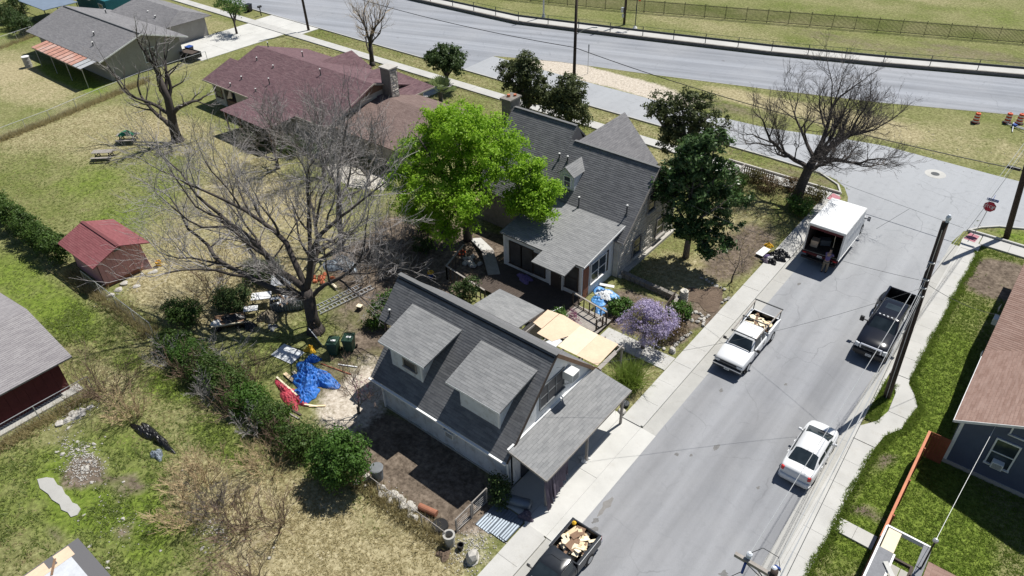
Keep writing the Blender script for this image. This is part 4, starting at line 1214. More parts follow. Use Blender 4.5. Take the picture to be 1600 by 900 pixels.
wp('wall', 'grey_stucco', gy_, lambda m: (m.bb(-102.8, -85.9, 33.3, 33.5, 0, 2.6), m.prism([(-85.7, 33.3, 0), (-85.7, 42.3, 0), (-85.7, 42.3, 2.7), (-85.7, 37.7, 4.1), (-85.7, 33.3, 2.7)], (-.2, 0, 0)), m.bb(-102.8, -85.9, 42.1, 42.3, 0, 2.6), m.bb(-102.8, -102.6, 33.5, 42.1, 0, 2.6), m.bb(-91.2, -91.0, 43.5, 49, 0, 2.5), m.bb(-101, -91.2, 48.8, 49, 0, 2.5)))
window(gy_, (-85.7, 38.3, 1.6), 1.3, 1.4, 'X+', 'trim_white', 'glass', 1, 1)
window(gy_, (-92.0, 33.3, 1.4), 1.2, 1.1, 'Y-', 'trim_white')
door(gy_, (-95.0, 33.3, 0), .9, 2.05, 'Y-', 'white_paint')
wp('barge_board', 'trim_white', gy_, lambda m: (m.bar((-84.98, 32.3, 2.53), (-84.98, 37.7, 4.22), .04, .14), m.bar((-84.98, 43.1, 2.53), (-84.98, 37.7, 4.22), .04, .14)))


def corrug(m, x0, x1, y0, z0, y1, z1, pitch=.2, amp=.02):
    n = int((x1 - x0) / pitch * 2)
    for k in range(n):
        a, b = x0 + (x1 - x0) * k / n, x0 + (x1 - x0) * (k + 1) / n
        d0, d1 = (amp, -amp) if k % 2 else (-amp, amp)
        m._add([(a, y0, z0 + d0), (b, y0, z0 + d1), (b, y1, z1 + d1), (a, y1, z1 + d0), (a, y0, z0 + d0 - .008), (b, y0, z0 + d1 - .008), (b, y1, z1 + d1 - .008), (a, y1, z1 + d0 - .008)], [(0, 1, 2, 3), (7, 6, 5, 4), (0, 4, 5, 1), (3, 2, 6, 7)])


for k in range(12):
    a_ = -97.8 + 12.3 * k / 12
    wp('tin_sheet', 'rust_tin' if k < 10 else 'galvanised', gy_, lambda m: corrug(m, a_ + .01, a_ + 1.02, 30.4, 2.3, 32.75, 2.62, .26, .025))
wp('porch_beam', 'grey_wood', gy_, lambda m: (m.bb(-97.8, -85.5, 30.45, 30.55, 2.12, 2.27), m.bar((-97.8, 32.72, 2.66), (-85.5, 32.72, 2.66), .3, .03)))
wp('porch_post', 'galvanised', gy_, lambda m: [m.bb(xx, xx + .06, 30.6, 30.66, 0, 2.15) for xx in (-97.5, -93.5, -89.8, -85.9)])
for px, py, hh in ((-91.4, 35.3, .4), (-89.3, 34.0, .4), (-99.6, 40.8, .5), (-96.0, 44.4, .35), (-93.6, 44.0, .3)):
    vent_pipe(gy_, px, py, gz(py) if py < 37.7 else max(3.0, 4.3 - (py - 37.7) * .315), hh, .07)

# ---- red shed
rs = thing('red_shed', 'small pink-red garden shed with a red shingle roof', 'shed', (-50, 15, 0))
wp('roof', 'shingle_red', rs, lambda m: (m.sheet((-52.7, 12.95, 2.05), (-47.5, 12.95, 2.05), (-47.5, 15.0, 2.85), (-52.7, 15.0, 2.85), .07), m.sheet((-47.5, 17.05, 2.05), (-52.7, 17.05, 2.05), (-52.7, 15.0, 2.85), (-47.5, 15.0, 2.85), .07)))
wp('wall', 'shed_red', rs, lambda m: (m.bb(-52.2, -48.0, 13.4, 13.48, 0, 2.15), m.bb(-52.2, -48.0, 16.5, 16.58, 0, 2.15), m.prism([(-48.0, 13.4, 0), (-48.0, 16.58, 0), (-48.0, 16.58, 2.1), (-48.0, 15, 2.72), (-48.0, 13.4, 2.1)], (-.08, 0, 0)), m.prism([(-52.2, 13.4, 0), (-52.2, 16.58, 0), (-52.2, 16.58, 2.1), (-52.2, 15, 2.72), (-52.2, 13.4, 2.1)], (.08, 0, 0))))
for k in range(10):
    wp('board', 'shed_red', rs, lambda m: m.bb(-48.0, -47.975, 13.42 + k * .315, 13.42 + k * .315 + .3, .12, 2.1 + .6 * (1 - abs(k - 4.5) / 5.5)))
wp('base', 'red_brick', rs, lambda m: m.bb(-48.0, -47.95, 13.4, 16.58, 0, .25))
wp('ridge_cap', 'shingle_red', rs, lambda m: [m.box((-52.55 + .3 * k, 15.0, 2.87 + .004 * (k % 2)), (.32, .22, .02)) for k in range(17)])
wp('brace_panel', 'shed_red', rs, lambda m: m.prism([(-47.97, 16.1, 0), (-47.55, 16.6, 0), (-47.97, 16.6, 1.2)], (-.02, .02, 0)))
wp('vent', 'grey_plastic', rs, lambda m: m.box((-47.96, 15, 2.35), (.04, .5, .14)))

# ---- dark red barn at the left edge
br = thing('dark_red_barn', 'dark red barn with a pale grey shingle roof at the left edge', 'barn', (-44, 2, 0))
wp('roof', 'shingle_pale', br, lambda m: (m.sheet((-39.3, -4.5, 2.4), (-39.3, 7.85, 2.4), (-44.2, 7.85, 3.45), (-44.2, -4.5, 3.45), .1), m.sheet((-49.2, 7.85, 2.4), (-49.2, -4.5, 2.4), (-44.2, -4.5, 3.45), (-44.2, 7.85, 3.45), .1)))
wp('wall', 'barn_red', br, lambda m: (m.bb(-40.0, -39.86, -4, 7.15, 0, 2.42), m.prism([(-39.86, 7.15, 0), (-48.6, 7.15, 0), (-48.6, 7.15, 2.4), (-44.2, 7.15, 3.3), (-39.86, 7.15, 2.4)], (0, -.14, 0)), m.bb(-48.6, -48.46, -4, 7.0, 0, 2.4)))
for k in range(15):
    wp('board', 'barn_red', br, lambda m: m.bb(-39.86, -39.835, 7.14 - (k + 1) * .5, 7.14 - k * .5 - .015, .06, 2.36))
wp('footing', 'old_concrete', br, lambda m: m.bb(-39.95, -39.2, -4, 7.6, 0, .12))

# ---- flat roofed outbuilding at the bottom left
fl = thing('flat_roof_shed', 'flat roofed outbuilding with white, tan and grey roofing felt in the bottom left corner', 'shed', (-23.5, -1, 0))
wp('wall', 'grey_stucco', fl, lambda m: m.bb(-26.4, -20.5, -5, 2.2, 0, 2.9))
wp('roof', 'shingle_slate', fl, lambda m: m.bb(-26.55, -20.3, -5.2, 2.35, 2.9, 3.0))
wp('roofing_sheet', 'pale_roof', fl, lambda m: m.bb(-25.85, -20.8, -5, 1.75, 3.0, 3.012))
wp('roofing_sheet', 'plywood', fl, lambda m: m.bb(-26.48, -25.86, -5, 1.9, 3.0, 3.01))
wp('roofing_sheet', 'shingle_slate', fl, lambda m: (m.bb(-26.5, -26.0, .9, 1.25, 3.011, 3.02),))
wp('roofing_sheet', 'brown_wood', fl, lambda m: m.box((-25.95, 1.05, 3.03), (.1, .8, .02), rz=1.0))

# ---- blue house on the right
bh = thing('blue_house', 'dark blue house with a brown shingle roof on the right', 'house', (6, 38, 0))
bz = lambda x: 3.12 + (x - .92) * .49
wp('wall', 'navy_siding', bh, lambda m: (m.prism([(1.27, 32.57, .25), (10.9, 32.57, .25), (10.9, 32.57, 3.1), (6.1, 32.57, 5.5), (1.27, 32.57, 3.15)], (0, .14, 0)), m.bb(1.27, 1.41, 32.71, 51.5, .25, 2.75), m.prism([(1.27, 39.0, 2.6), (1.27, 51.4, 2.6), (1.27, 45.2, 4.9)], (.14, 0, 0))))
for k in range(24):
    z0 = .25 + k * .21
    if z0 < 5.2:
        xl = 1.27 if z0 < 3.0 else 1.27 + (z0 - 3.0) / .49
        wp('siding_board', 'navy_siding', bh, lambda m: m._add([(xl, 32.57, z0), (12.2 - xl, 32.57, z0), (12.2 - xl - .1, 32.57, z0 + .2), (xl + .1, 32.57, z0 + .2), (xl, 32.545, z0), (12.2 - xl, 32.545, z0), (12.2 - xl - .1, 32.562, z0 + .2), (xl + .1, 32.562, z0 + .2)], [(4, 5, 6, 7), (0, 1, 5, 4), (1, 2, 6, 5), (3, 0, 4, 7), (2, 3, 7, 6)]))
wp('footing', 'old_concrete', bh, lambda m: m.bb(1.2, 11, 32.5, 32.7, 0, .25))
wp('corner_board', 'trim_white', bh, lambda m: (m.bb(1.24, 1.38, 32.52, 32.54, .2, 3.1), m.bb(1.23, 1.255, 32.53, 32.7, .2, 2.7)))
wp('roof', 'shingle_brown', bh, lambda m: (m.sheet((.92, 38.6, 3.12), (.92, 32.2, 3.12), (6.1, 32.2, 5.66), (6.1, 38.6, 5.66)), m.sheet((11.3, 32.2, 3.12), (11.3, 38.6, 3.12), (6.1, 38.6, 5.66), (6.1, 32.2, 5.66)),
                                            m.sheet((.92, 38.0, 3.0), (11.5, 38.0, 3.0), (11.5, 45.2, 5.1), (.92, 45.2, 5.1)), m.sheet((11.5, 52.4, 3.0), (.92, 52.4, 3.0), (.92, 45.2, 5.1), (11.5, 45.2, 5.1))))
fascia(bh, [((.92, 32.19, 3.12), (6.1, 32.19, 5.66)), ((.9, 32.2, 3.1), (.9, 38.0, 3.1))], 'white_paint', .03, .14, .06)
window(bh, (3.33, 32.545, 2.02), .92, 1.62, 'Y-', 'trim_white', 'glass', 1)
ac_box(bh, (3.33, 32.42, 1.42), (.5, .4, .38), 'Y-')
window(bh, (3.5, 32.545, 3.72), .6, .6, 'Y-', 'white_paint', 'navy_siding', 0, 0)
wp('satellite_dish', 'grey_plastic', bh, lambda m: (m.lathe([(.02, 0), (.28, .08), (.3, .1), (.02, .03)], (.72, 45.0, 1.9), 14, 'X'), m.bar((.8, 45, 1.85), (1.27, 45, 1.4), .04)))
wp('air_conditioner', 'white_plastic', bh, lambda m: m.box((1.0, 44.3, 1.5), (.55, .6, .42)))
wp('wall_lamp', 'white_plastic', bh, lambda m: m.lathe([(.05, 0), (.2, .03), (.2, .06), (.05, .09)], (.85, 39.5, 2.2), 12, 'X'))
vent_pipe(bh, 2.2, 48.0, 4.3, .5, .05)
vent_pipe(bh, 3.4, 46.5, 4.75, .5, .05)

# ---- half-built porch roof at the bottom right
bp = thing('unfinished_porch', 'half built porch roof with white frame and grey and brown roofing at the bottom right', 'porch', (1.6, 22.5, 0))
wp('roof', 'grey_felt', bp, lambda m: m.bb(.28, .86, 17.5, 23.5, 2.33, 2.4))
wp('roofing_sheet', 'plywood_pale', bp, lambda m: m.bb(.34, .86, 23.5, 24.68, 2.36, 2.4))
wp('beam', 'trim_white', bp, lambda m: (m.bb(.24, 1.98, 24.7, 24.78, 2.2, 2.44), m.bb(.2, .28, 17.5, 24.7, 2.2, 2.44), m.bb(.87, .95, 20, 23.5, 2.2, 2.38)))
wp('beam', 'dark_wood', bp, lambda m: (m.bb(.95, 1.7, 23.3, 23.4, 2.2, 2.36), m.bb(1.6, 1.72, 20, 23.3, 2.2, 2.36)))
wp('roof', 'shingle_brown', bp, lambda m: m.sheet((2.1, 23.95, 2.45), (6.5, 23.95, 2.45), (6.5, 19, 3.1), (2.1, 19, 3.1), .08))
wp('roof', 'grey_felt', bp, lambda m: (m.bb(1.74, 2.06, 18, 24.66, 2.36, 2.44),))
wp('post', 'trim_white', bp, lambda m: [m.bb(xx, xx + .1, 24.68, 24.78, 0, 2.2) for xx in (.26, 1.85)])
wp('wall', 'grey_stucco', bp, lambda m: (m.bb(2.3, 6.3, 19, 23.6, 0, 2.42),))
wp('mast', 'black_metal', bp, lambda m: m.tube([(1.72, 23.45, 2.4), (1.95, 23.4, 2.45), (1.96, 23.6, 2.6), (1.95, 23.75, 3.95)], .035, 8))
wp('mast_head', 'galvanised', bp, lambda m: m.lathe([(.05, 0), (.11, .05), (.1, .14), (.03, .2)], (1.95, 23.76, 3.92), 10))
wp('scrap_sheet', 'white_concrete', bp, lambda m: m.box((1.1, 22.4, 2.46), (.2, 1.2, .02), rz=.7))

# ---- outbuildings behind the grey house
t1 = thing('teal_house', 'teal walled house with a pale roof behind the grey house', 'house', (-113, 46, 0))
wp('wall', 'teal_wall', t1, lambda m: m.bb(-117, -108, 44.5, 52, 0, 2.6))
wp('roof', 'pale_roof', t1, lambda m: (m.sheet((-118, 43.6, 2.6), (-110.5, 43.6, 2.6), (-110.5, 48, 3.8), (-118, 48, 3.8), .1), m.sheet((-110.5, 52.5, 2.6), (-118, 52.5, 2.6), (-118, 48, 3.8), (-110.5, 48, 3.8), .1)))
window(t1, (-109.5, 44.5, 1.5), 1.0, 1.0, 'Y-')
t2 = thing('pale_blue_carport', 'pale blue metal carport roof behind the grey house', 'carport', (-115, 39.5, 0))
wp('roof', 'blue_metal', t2, lambda m: m.bb(-119, -111.2, 37.8, 42.4, 2.42, 2.5))
wp('post', 'dark_metal', t2, lambda m: [m.bb(xx, xx + .1, yy, yy + .1, 0, 2.42) for xx in (-118.8, -111.5) for yy in (37.9, 42.2)])
wp('rail', 'dark_metal', t2, lambda m: (m.bar((-119, 37.75, 1.2), (-111.2, 37.75, 1.2), .06), m.bar((-119, 37.75, .5), (-111.2, 37.75, .5), .06)))
t3 = thing('green_slide', 'small green plastic slide beyond the grey house roof', 'slide', (-105.4, 45.6, 0))
wp('chute', 'green_bin', t3, lambda m: (m.box((-105.6, 45.4, 1.3), (.6, 2.2, .08), rx=.6), m.box((-105.9, 45.4, 1.42), (.06, 2.2, .2), rx=.6), m.box((-105.3, 45.4, 1.42), (.06, 2.2, .2), rx=.6)))
wp('ladder', 'white_plastic', t3, lambda m: (m.bar((-105.8, 46.4, 0), (-105.8, 46.2, 2.0), .06), m.bar((-105.4, 46.4, 0), (-105.4, 46.2, 2.0), .06)))
# ------------------------------------------------------------------ vegetation


class TreeGrow:
    def __init__(s, seed, up=.12, wob=.16):
        s.r = random.Random(seed)
        s.up, s.wob = up, wob
        s.thick, s.thin = MB(), MB()

    def rv(s):
        r = s.r
        return Vector((r.gauss(0, 1), r.gauss(0, 1), r.gauss(0, 1)))

    def limb(s, p, d, L, r0, r1, level, nseg, sides):
        pts, rad = [p.copy()], [r0]
        d = d.normalized()
        for k in range(nseg):
            d = (d + s.rv() * s.wob + Vector((0, 0, s.up * (1 if level > 0 else 0)))).normalized()
            p = p + d * (L / nseg)
            pts.append(p.copy())
            rad.append(r0 + (r1 - r0) * ((k + 1) / nseg))
        (s.thick if level <= 2 else s.thin).tube(pts, rad, sides, cap=level < 3)
        return pts, rad

    def side_dir(s, d, ang):
        a = d.orthogonal().normalized()
        a.rotate(Matrix.Rotation(s.r.uniform(0, 2 * PI), 3, d))
        return (d * math.cos(ang) + a * math.sin(ang)).normalized()

    def grow(s, p, d, L, r, level, spec):
        """spec[level] = (children, length ratio, angle, segments, sides)"""
        n, ratio, ang, nseg, sides = spec[level]
        last = level == len(spec) - 1
        pts, rad = s.limb(p, d, L, r, max(.006, r * (.3 if last else .42)), level, nseg, sides)
        if last:
            return
        for k in range(n):
            t = .3 + .7 * (k + s.r.uniform(.2, .9)) / n
            f = min(t, .999) * nseg
            i = int(f)
            q = pts[i].lerp(pts[i + 1], f - i)
            dd = (pts[i + 1] - pts[i]).normalized()
            rr = rad[i] + (rad[i + 1] - rad[i]) * (f - i)
            nd = s.side_dir(dd, ang * s.r.uniform(.6, 1.3))
            if nd.z < -.25:
                nd.z *= .3
            s.grow(q, nd, L * ratio * s.r.uniform(.65, 1.25), max(.008, rr * .62), level + 1, spec)
        s.grow(pts[-1], (pts[-1] - pts[-2]).normalized(), L * ratio, max(.008, rad[-1]), level + 1, spec)


def bare_tree(name, label, loc, trunk, limbs, seed, mats=('bark', 'twig_dark'), dens=1.0, group=None, up=.1, wob=.17, min_twig=1.0, spec=None):
    """trunk: [(x,y,z,r)...] from the base; limbs: [(index on trunk, direction, length, radius)]"""
    root = thing(name, label, 'tree', loc, 0, group)
    g = TreeGrow(seed, up, wob)
    g.thick.tube([(x, y, z) for x, y, z, r in trunk], [r for *_, r in trunk], 10)
    g.thick.lathe([(trunk[0][3] * 1.5, -.1), (trunk[0][3] * 1.12, .22), (trunk[0][3], .5)], (trunk[0][0], trunk[0][1], 0), 10)
    sp = spec or [(0,), (int(5 * dens), .55, .75, 7, 7), (int(5 * dens), .55, .75, 5, 5), (int(5 * dens), .55, .7, 4, 3), (3, .6, .6, 3, 3)]
    for i, d, L, r in limbs:
        x, y, z, _ = trunk[i]
        g.grow(Vector((x, y, z)), Vector(d), L, r, 1, sp)
    t = g.thick.build('trunk', mats[0], root, smooth=True)
    c = g.thin.build('crown', mats[1], root)
    return root


def leaf_cloud(name, mat, parent, blobs, nclump, nleaf, cr, leaf, seed, shell=.75, droop=0.0, aspect=.55, kind=None):
    """leaf sized faces in clumps spread through a union of ellipsoids (x,y,z,rx,ry,rz)"""
    g = np.random.default_rng(seed)
    B = np.array(blobs, float)
    vol = (B[:, 3] * B[:, 4] * B[:, 5]) ** (2 / 3)
    which = g.choice(len(B), nclump, p=vol / vol.sum())
    u = g.normal(0, 1, (nclump, 3))
    u /= np.linalg.norm(u, axis=1, keepdims=True)
    rad = 1 - (1 - shell) * 2.2 * g.beta(1.2, 3, nclump)
    cc = B[which, :3] + u * B[which, 3:] * rad[:, None]
    crs = cr * g.uniform(.55, 1.35, nclump)
    L = g.normal(0, .5, (nclump, nleaf, 3)) * crs[:, None, None]
    L[..., 2] *= .7
    ctr = (cc[:, None, :] + L).reshape(-1, 3)
    out = (np.repeat(u, nleaf, 0) * .6 + L.reshape(-1, 3) / np.repeat(crs, nleaf)[:, None] * .6 + np.array([0, 0, .5]))
    nrm = out + g.normal(0, .75, out.shape)
    nrm /= np.linalg.norm(nrm, axis=1, keepdims=True)
    a = np.cross(nrm, g.normal(0, 1, nrm.shape))
    a /= np.linalg.norm(a, axis=1, keepdims=True) + 1e-9
    a[:, 2] -= droop
    b = np.cross(nrm, a)
    sz = leaf * g.uniform(.6, 1.4, len(ctr))[:, None]
    P = np.stack([ctr - a * sz, ctr - b * sz * aspect + nrm * sz * .12, ctr + a * sz, ctr + b * sz * aspect + nrm * sz * .12], 1)
    keep = ctr[:, 2] > .03
    P = P[keep]
    V = P.reshape(-1, 3)
    F = np.arange(len(V)).reshape(-1, 4)
    return tris_object(name, mat, V, F, parent, kind)


def leafy_tree(name, label, loc, trunk_h, trunk_r, blobs, leaf, nclump, nleaf, cr, size, seed, bark='bark', group=None, limbs=7, shell=.75, cat='tree', droop=0., lean=(0, 0), aspect=.55):
    root = thing(name, label, cat, loc, 0, group)
    g = TreeGrow(seed, .1, .12)
    r = random.Random(seed)
    top = Vector((lean[0], lean[1], trunk_h))
    g.thick.tube([(0, 0, -.05), (lean[0] * .4, lean[1] * .4, trunk_h * .5), tuple(top)], [trunk_r * 1.25, trunk_r, trunk_r * .8], 9)
    for k in range(limbs):
        b = blobs[k % len(blobs)]
        tgt = Vector((b[0] + r.uniform(-.6, .6) * b[3], b[1] + r.uniform(-.6, .6) * b[4], b[2] + r.uniform(-.3, .6) * b[5]))
        st = Vector((lean[0], lean[1], 0)) * r.uniform(.5, 1) + Vector((0, 0, trunk_h * r.uniform(.6, 1)))
        mid = st.lerp(tgt, .5) + Vector((r.uniform(-.3, .3), r.uniform(-.3, .3), .2))
        g.thick.tube([st, mid, tgt], [trunk_r * .6, trunk_r * .4, trunk_r * .15], 6)
        for j in range(4):
            q = mid.lerp(tgt, r.uniform(.2, 1))
            g.thin.tube([q, q + Vector((r.uniform(-1, 1), r.uniform(-1, 1), r.uniform(-.2, .8))) * b[3] * .5], [trunk_r * .15, .012], 4)
    t = g.thick.build('trunk', bark, root, smooth=True)
    g.thin.build('twigs', bark, t, kind='stuff')
    leaf_cloud('crown', leaf, root, blobs, nclump, nleaf, cr, size, seed, shell, droop, aspect)
    return root


def shrub(name, label, loc, blobs, leaf, nclump, nleaf, cr, size, seed, cat='shrub', group=None, stems=6, stem_mat='twig_brown', shell=.7, aspect=.5, droop=0.):
    root = thing(name, label, cat, loc, 0, group)
    r = random.Random(seed)
    m = MB()
    for k in range(stems):
        b = blobs[k % len(blobs)]
        m.tube([(b[0] * .5 + r.uniform(-.15, .15), b[1] * .5 + r.uniform(-.15, .15), 0), (b[0] + r.uniform(-.4, .4) * b[3], b[1] + r.uniform(-.4, .4) * b[4], b[2] + b[5] * r.uniform(-.2, .6))], [.035, .012], 5)
    m.build('stem', stem_mat, root)
    leaf_cloud('foliage', leaf, root, blobs, nclump, nleaf, cr, size, seed, shell, droop, aspect)
    return root


def twig_bush(name, label, loc, w_, h_, n, seed, mat='twig_tan', cat='shrub', group=None, spread=.8, levels=2):
    """leafless bush: many thin stems fanning from the ground"""
    root = thing(name, label, cat, loc, 0, group)
    g = TreeGrow(seed, .1, .2)
    r = g.r
    sp = [None, None, None, (4, .5, .6, 4, 3), (3, .55, .6, 3, 3), (0, 0, 0, 2, 3)]
    for k in range(n):
        a = r.uniform(0, 2 * PI)
        q = r.random() ** .5
        d = Vector((math.cos(a) * spread * q, math.sin(a) * spread * q, 1))
        g.grow(Vector((math.cos(a) * w_ * .25 * q, math.sin(a) * w_ * .25 * q, 0)), d, h_ * r.uniform(.4, .75), .014 + .004 * h_, 3, sp)
    g.thin.build('stems', mat, root)
    return root


# ---- bare trees
bare_tree('pruned_tree', 'heavily pruned bare tree with cut limb stubs in the back yard', (-65.5, 29.3, 0), [(0, 0, 0, .5), (.05, 0, 1.4, .42), (.2, .1, 2.6, .4), (.3, .2, 4.2, .34), (.1, .1, 6.4, .24)],
          [(1, (-1, -.45, .35), 4.2, .24), (2, (-1.1, .1, 1.0), 5.2, .2), (2, (.6, .5, 1), 3.0, .26), (3, (.35, .55, 1), 2.4, .22), (3, (-.4, .2, 1), 3.6, .2), (4, (-.2, .1, 1), 3.2, .18), (4, (.25, -.1, 1), 2.6, .15), (3, (-.6, -.6, .9), 2.8, .14)], 21, ('bark', 'twig_grey'), .62)
bare_tree('bare_tree', 'largest bare tree with dark forking limbs, standing behind the blue tarp', (-32.6, 19.4, 0), [(0, 0, 0, .46), (-.05, 0, 1.2, .4), (-.1, .1, 2.4, .4), (-.25, .15, 3.1, .34)],
          [(2, (-1.1, -.75, .65), 7.6, .25), (3, (-.7, -.05, .95), 7.0, .25), (3, (-1.3, .3, .8), 7.4, .22), (3, (.1, .75, 1.15), 6.0, .23), (3, (.35, 1.2, 1.1), 5.8, .19), (2, (.75, .9, .75), 5.2, .16), (3, (-.3, 1.1, 1.0), 6.2, .17), (2, (-1.1, -.3, .45), 6.8, .16), (2, (.15, -.8, .8), 3.2, .1)], 5, ('bark', 'twig_grey'), 1.12, up=.07, wob=.19, spec=[(0,), (5, .56, .75, 7, 7), (5, .55, .75, 5, 5), (5, .55, .7, 4, 3), (3, .6, .65, 3, 3), (0, 0, 0, 2, 3)])
bare_tree('slender_bare_tree', 'slender pale bare tree rising behind the largest bare tree', (-38.5, 26.6, 0), [(0, 0, 0, .22), (.1, .1, 2.0, .19), (.35, .35, 4.4, .16), (.5, .6, 6.6, .12)],
          [(1, (-.7, .3, 1), 4.0, .1), (2, (.6, .8, 1), 4.4, .1), (2, (-.8, .3, .9), 4.4, .1), (3, (.2, .3, 1), 3.8, .09), (3, (.8, -.1, .8), 3.6, .08), (2, (.9, .4, .35), 4.6, .08), (3, (-.5, .7, .8), 3.6, .08)], 9, ('bark_grey', 'twig_grey'), 1.0)
for k, (x, y, hh, s) in enumerate(((-53.0, 31.6, 3.2, 31), (-48.6, 33.2, 3.3, 32), (-44.2, 34.4, 3.2, 33))):
    bare_tree('grey_bare_tree', ('grey bare tree with tangled twigs before the maroon porch roof', 'grey bare tree with tangled twigs at the corner of the maroon house', 'grey bare tree with tangled twigs beside the bright green tree')[k], (x, y, 0),
              [(0, 0, 0, .16), (.05, .05, .8, .14), (.1, 0, 1.5, .12)], [(1, (-.8, .2, .8), hh, .09), (1, (.8, .3, .8), hh, .09), (2, (.1, .8, .9), hh, .09), (2, (-.2, -.7, .9), hh * .9, .08), (2, (.3, .1, 1.2), hh * 1.1, .09), (2, (-.6, .5, 1.), hh, .08), (1, (.2, -1, .7), hh, .07), (1, (-.9, -.6, .7), hh, .07)], s, ('bark_grey', 'twig_grey'), 1.0, 'grey bare trees behind the maroon house')
bare_tree('roadside_tree', 'bare tree on the verge beside the main road', (-65.4, 54.1, 0), [(0, 0, 0, .3), (0, .05, 1.3, .25), (.05, .05, 2.5, .24)],
          [(2, (-.7, .1, 1), 3.4, .17), (2, (.7, .2, 1), 3.6, .17), (2, (.1, -.2, 1), 3.4, .13), (1, (-1, .1, .5), 2.8, .1), (2, (.9, .5, .7), 3.4, .11), (2, (-.2, .6, 1), 3.2, .11)], 13, ('bark', 'twig_tan'), .9)
bare_tree('corner_tree', 'spreading bare tree on the corner beside the box truck', (-14.8, 53.5, 0), [(0, 0, 0, .46), (.15, .05, 1.5, .38), (.35, .15, 2.9, .36), (.55, .22, 3.8, .28)],
          [(2, (-1.3, .1, .35), 4.4, .2), (3, (.8, .2, .8), 3.9, .2), (3, (-.25, .2, 1.1), 4.4, .2), (3, (1.3, -.2, .3), 3.9, .16), (2, (1.0, .7, .45), 3.9, .15), (3, (-.8, .4, .7), 3.9, .16), (3, (.3, .9, .8), 3.7, .15), (2, (-.9, -.8, .4), 3.6, .13), (3, (.3, -.8, .6), 3.4, .12), (3, (.2, .1, 1.2), 4.2, .16), (2, (1.1, -.7, .35), 3.6, .12)], 17, ('bark', 'twig_dark'), 1.12, up=.1, wob=.21, spec=[(0,), (5, .56, .75, 7, 7), (5, .55, .75, 5, 5), (5, .55, .7, 4, 3), (3, .6, .65, 3, 3), (0, 0, 0, 2, 3)])
bare_tree('redbud', 'small pink budding tree by the corner of the garage house', (-25.0, 16.3, 0), [(0, 0, 0, .07), (.1, .05, .7, .055), (.15, .1, 1.3, .05)], [(1, (.8, .3, .6), 1.5, .035), (2, (.4, .1, 1), 1.6, .035), (2, (-.5, .3, .9), 1.5, .03), (1, (-.9, -.2, .4), 1.4, .03)], 19, ('bark_grey', 'twig_brown'), .8)
leaf_cloud('blossom', 'pink_blossom', bpy.data.objects['redbud'], [(.4, .2, 2.0, .8, .7, .6)], 40, 8, .2, .035, 4)
bare_tree('small_tree', 'small bare sapling at the edge of the front yard by the pavement', (-14.0, 40.2, 0), [(0, 0, 0, .05), (0, .1, .6, .04), (.1, .1, 1.1, .04)], [(1, (.5, -.4, .6), 1.3, .025), (2, (.3, .6, .9), 1.4, .03), (2, (-.4, -.3, .9), 1.3, .025)], 23, ('bark', 'twig_dark'), .6)
# ---- leafy trees
leafy_tree('bright_green_tree', 'big bright green tree in new leaf between the maroon and stone houses', (-31.9, 33.2, 0), 4.2, .28,
           [(.2, .6, 8.2, 2.6, 2.6, 2.2), (-1.6, -.2, 6.8, 2.2, 2.2, 1.8), (2.2, .6, 6.9, 2.2, 2.2, 2.0), (.4, 2.2, 7.4, 2.4, 2.0, 2.0), (-.6, -1.5, 5.6, 2.0, 1.6, 1.5), (1.6, -1.4, 5.6, 2.0, 1.6, 1.6), (-2.2, 1.2, 7.6, 1.6, 1.6, 1.5), (2.4, -2.2, 3.9, 1.1, 1.0, .9), (-.2, -2.4, 3.6, .9, .9, .9), (.2, .2, 10.0, 1.4, 1.4, .9), (-3.2, -2.0, 6.2, 1.5, 1.3, 1.1), (-2.4, -2.4, 4.6, 1.1, 1.0, .9), (-1.2, .4, 9.2, 1.4, 1.3, 1.0), (2.9, 1.8, 8.0, 1.3, 1.2, 1.0), (-3.4, -1.0, 7.6, 1.5, 1.4, 1.1), (-2.6, .6, 9.0, 1.3, 1.2, .9), (.6, -3.0, 4.6, 1.4, 1.2, 1.1), (2.6, -2.8, 5.2, 1.3, 1.1, 1.0), (-1.6, -3.0, 3.4, 1.1, 1.0, .9), (1.2, -3.4, 3.0, .9, .8, .7), (-3.6, -2.8, 5.0, 1.3, 1.2, 1.0), (-.4, -3.6, 5.8, 1.3, 1.2, 1.0), (-2.2, -3.8, 4.2, 1.1, 1.0, .9), (-3.4, .4, 8.4, 1.2, 1.2, .9), (.4, -1.2, 9.4, 1.6, 1.4, 1.0), (-.8, -2.6, 2.5, 1.0, .9, .8), (.8, -2.9, 2.2, .9, .8, .7), (-2.8, -2.6, 2.9, 1.0, .9, .8)],
           'leaf_bright', 780, 72, .46, .09, 41, limbs=20, shell=.55)
leafy_tree('bright_green_tree', 'smaller bright green tree overhanging the roof of the stone house', (-28.3, 35.4, 0), 3.4, .16, [(1.2, -.7, 5.8, 1.5, 1.3, 1.1), (2.1, -1.4, 4.8, 1.3, 1.1, 1.0), (.6, -1.3, 4.4, 1.2, 1.1, .9), (1.1, -.6, 7.0, 1.1, 1.0, .7), (2.8, -.6, 5.6, 1.0, .9, .8), (3.0, -1.6, 4.6, 1.0, .9, .7)], 'leaf_bright', 230, 62, .38, .09, 43, limbs=8, shell=.6)
bpy.data.objects['bright_green_tree']['group'] = 'trees in bright new leaf'
bpy.data.objects['bright_green_tree.001']['group'] = 'trees in bright new leaf'
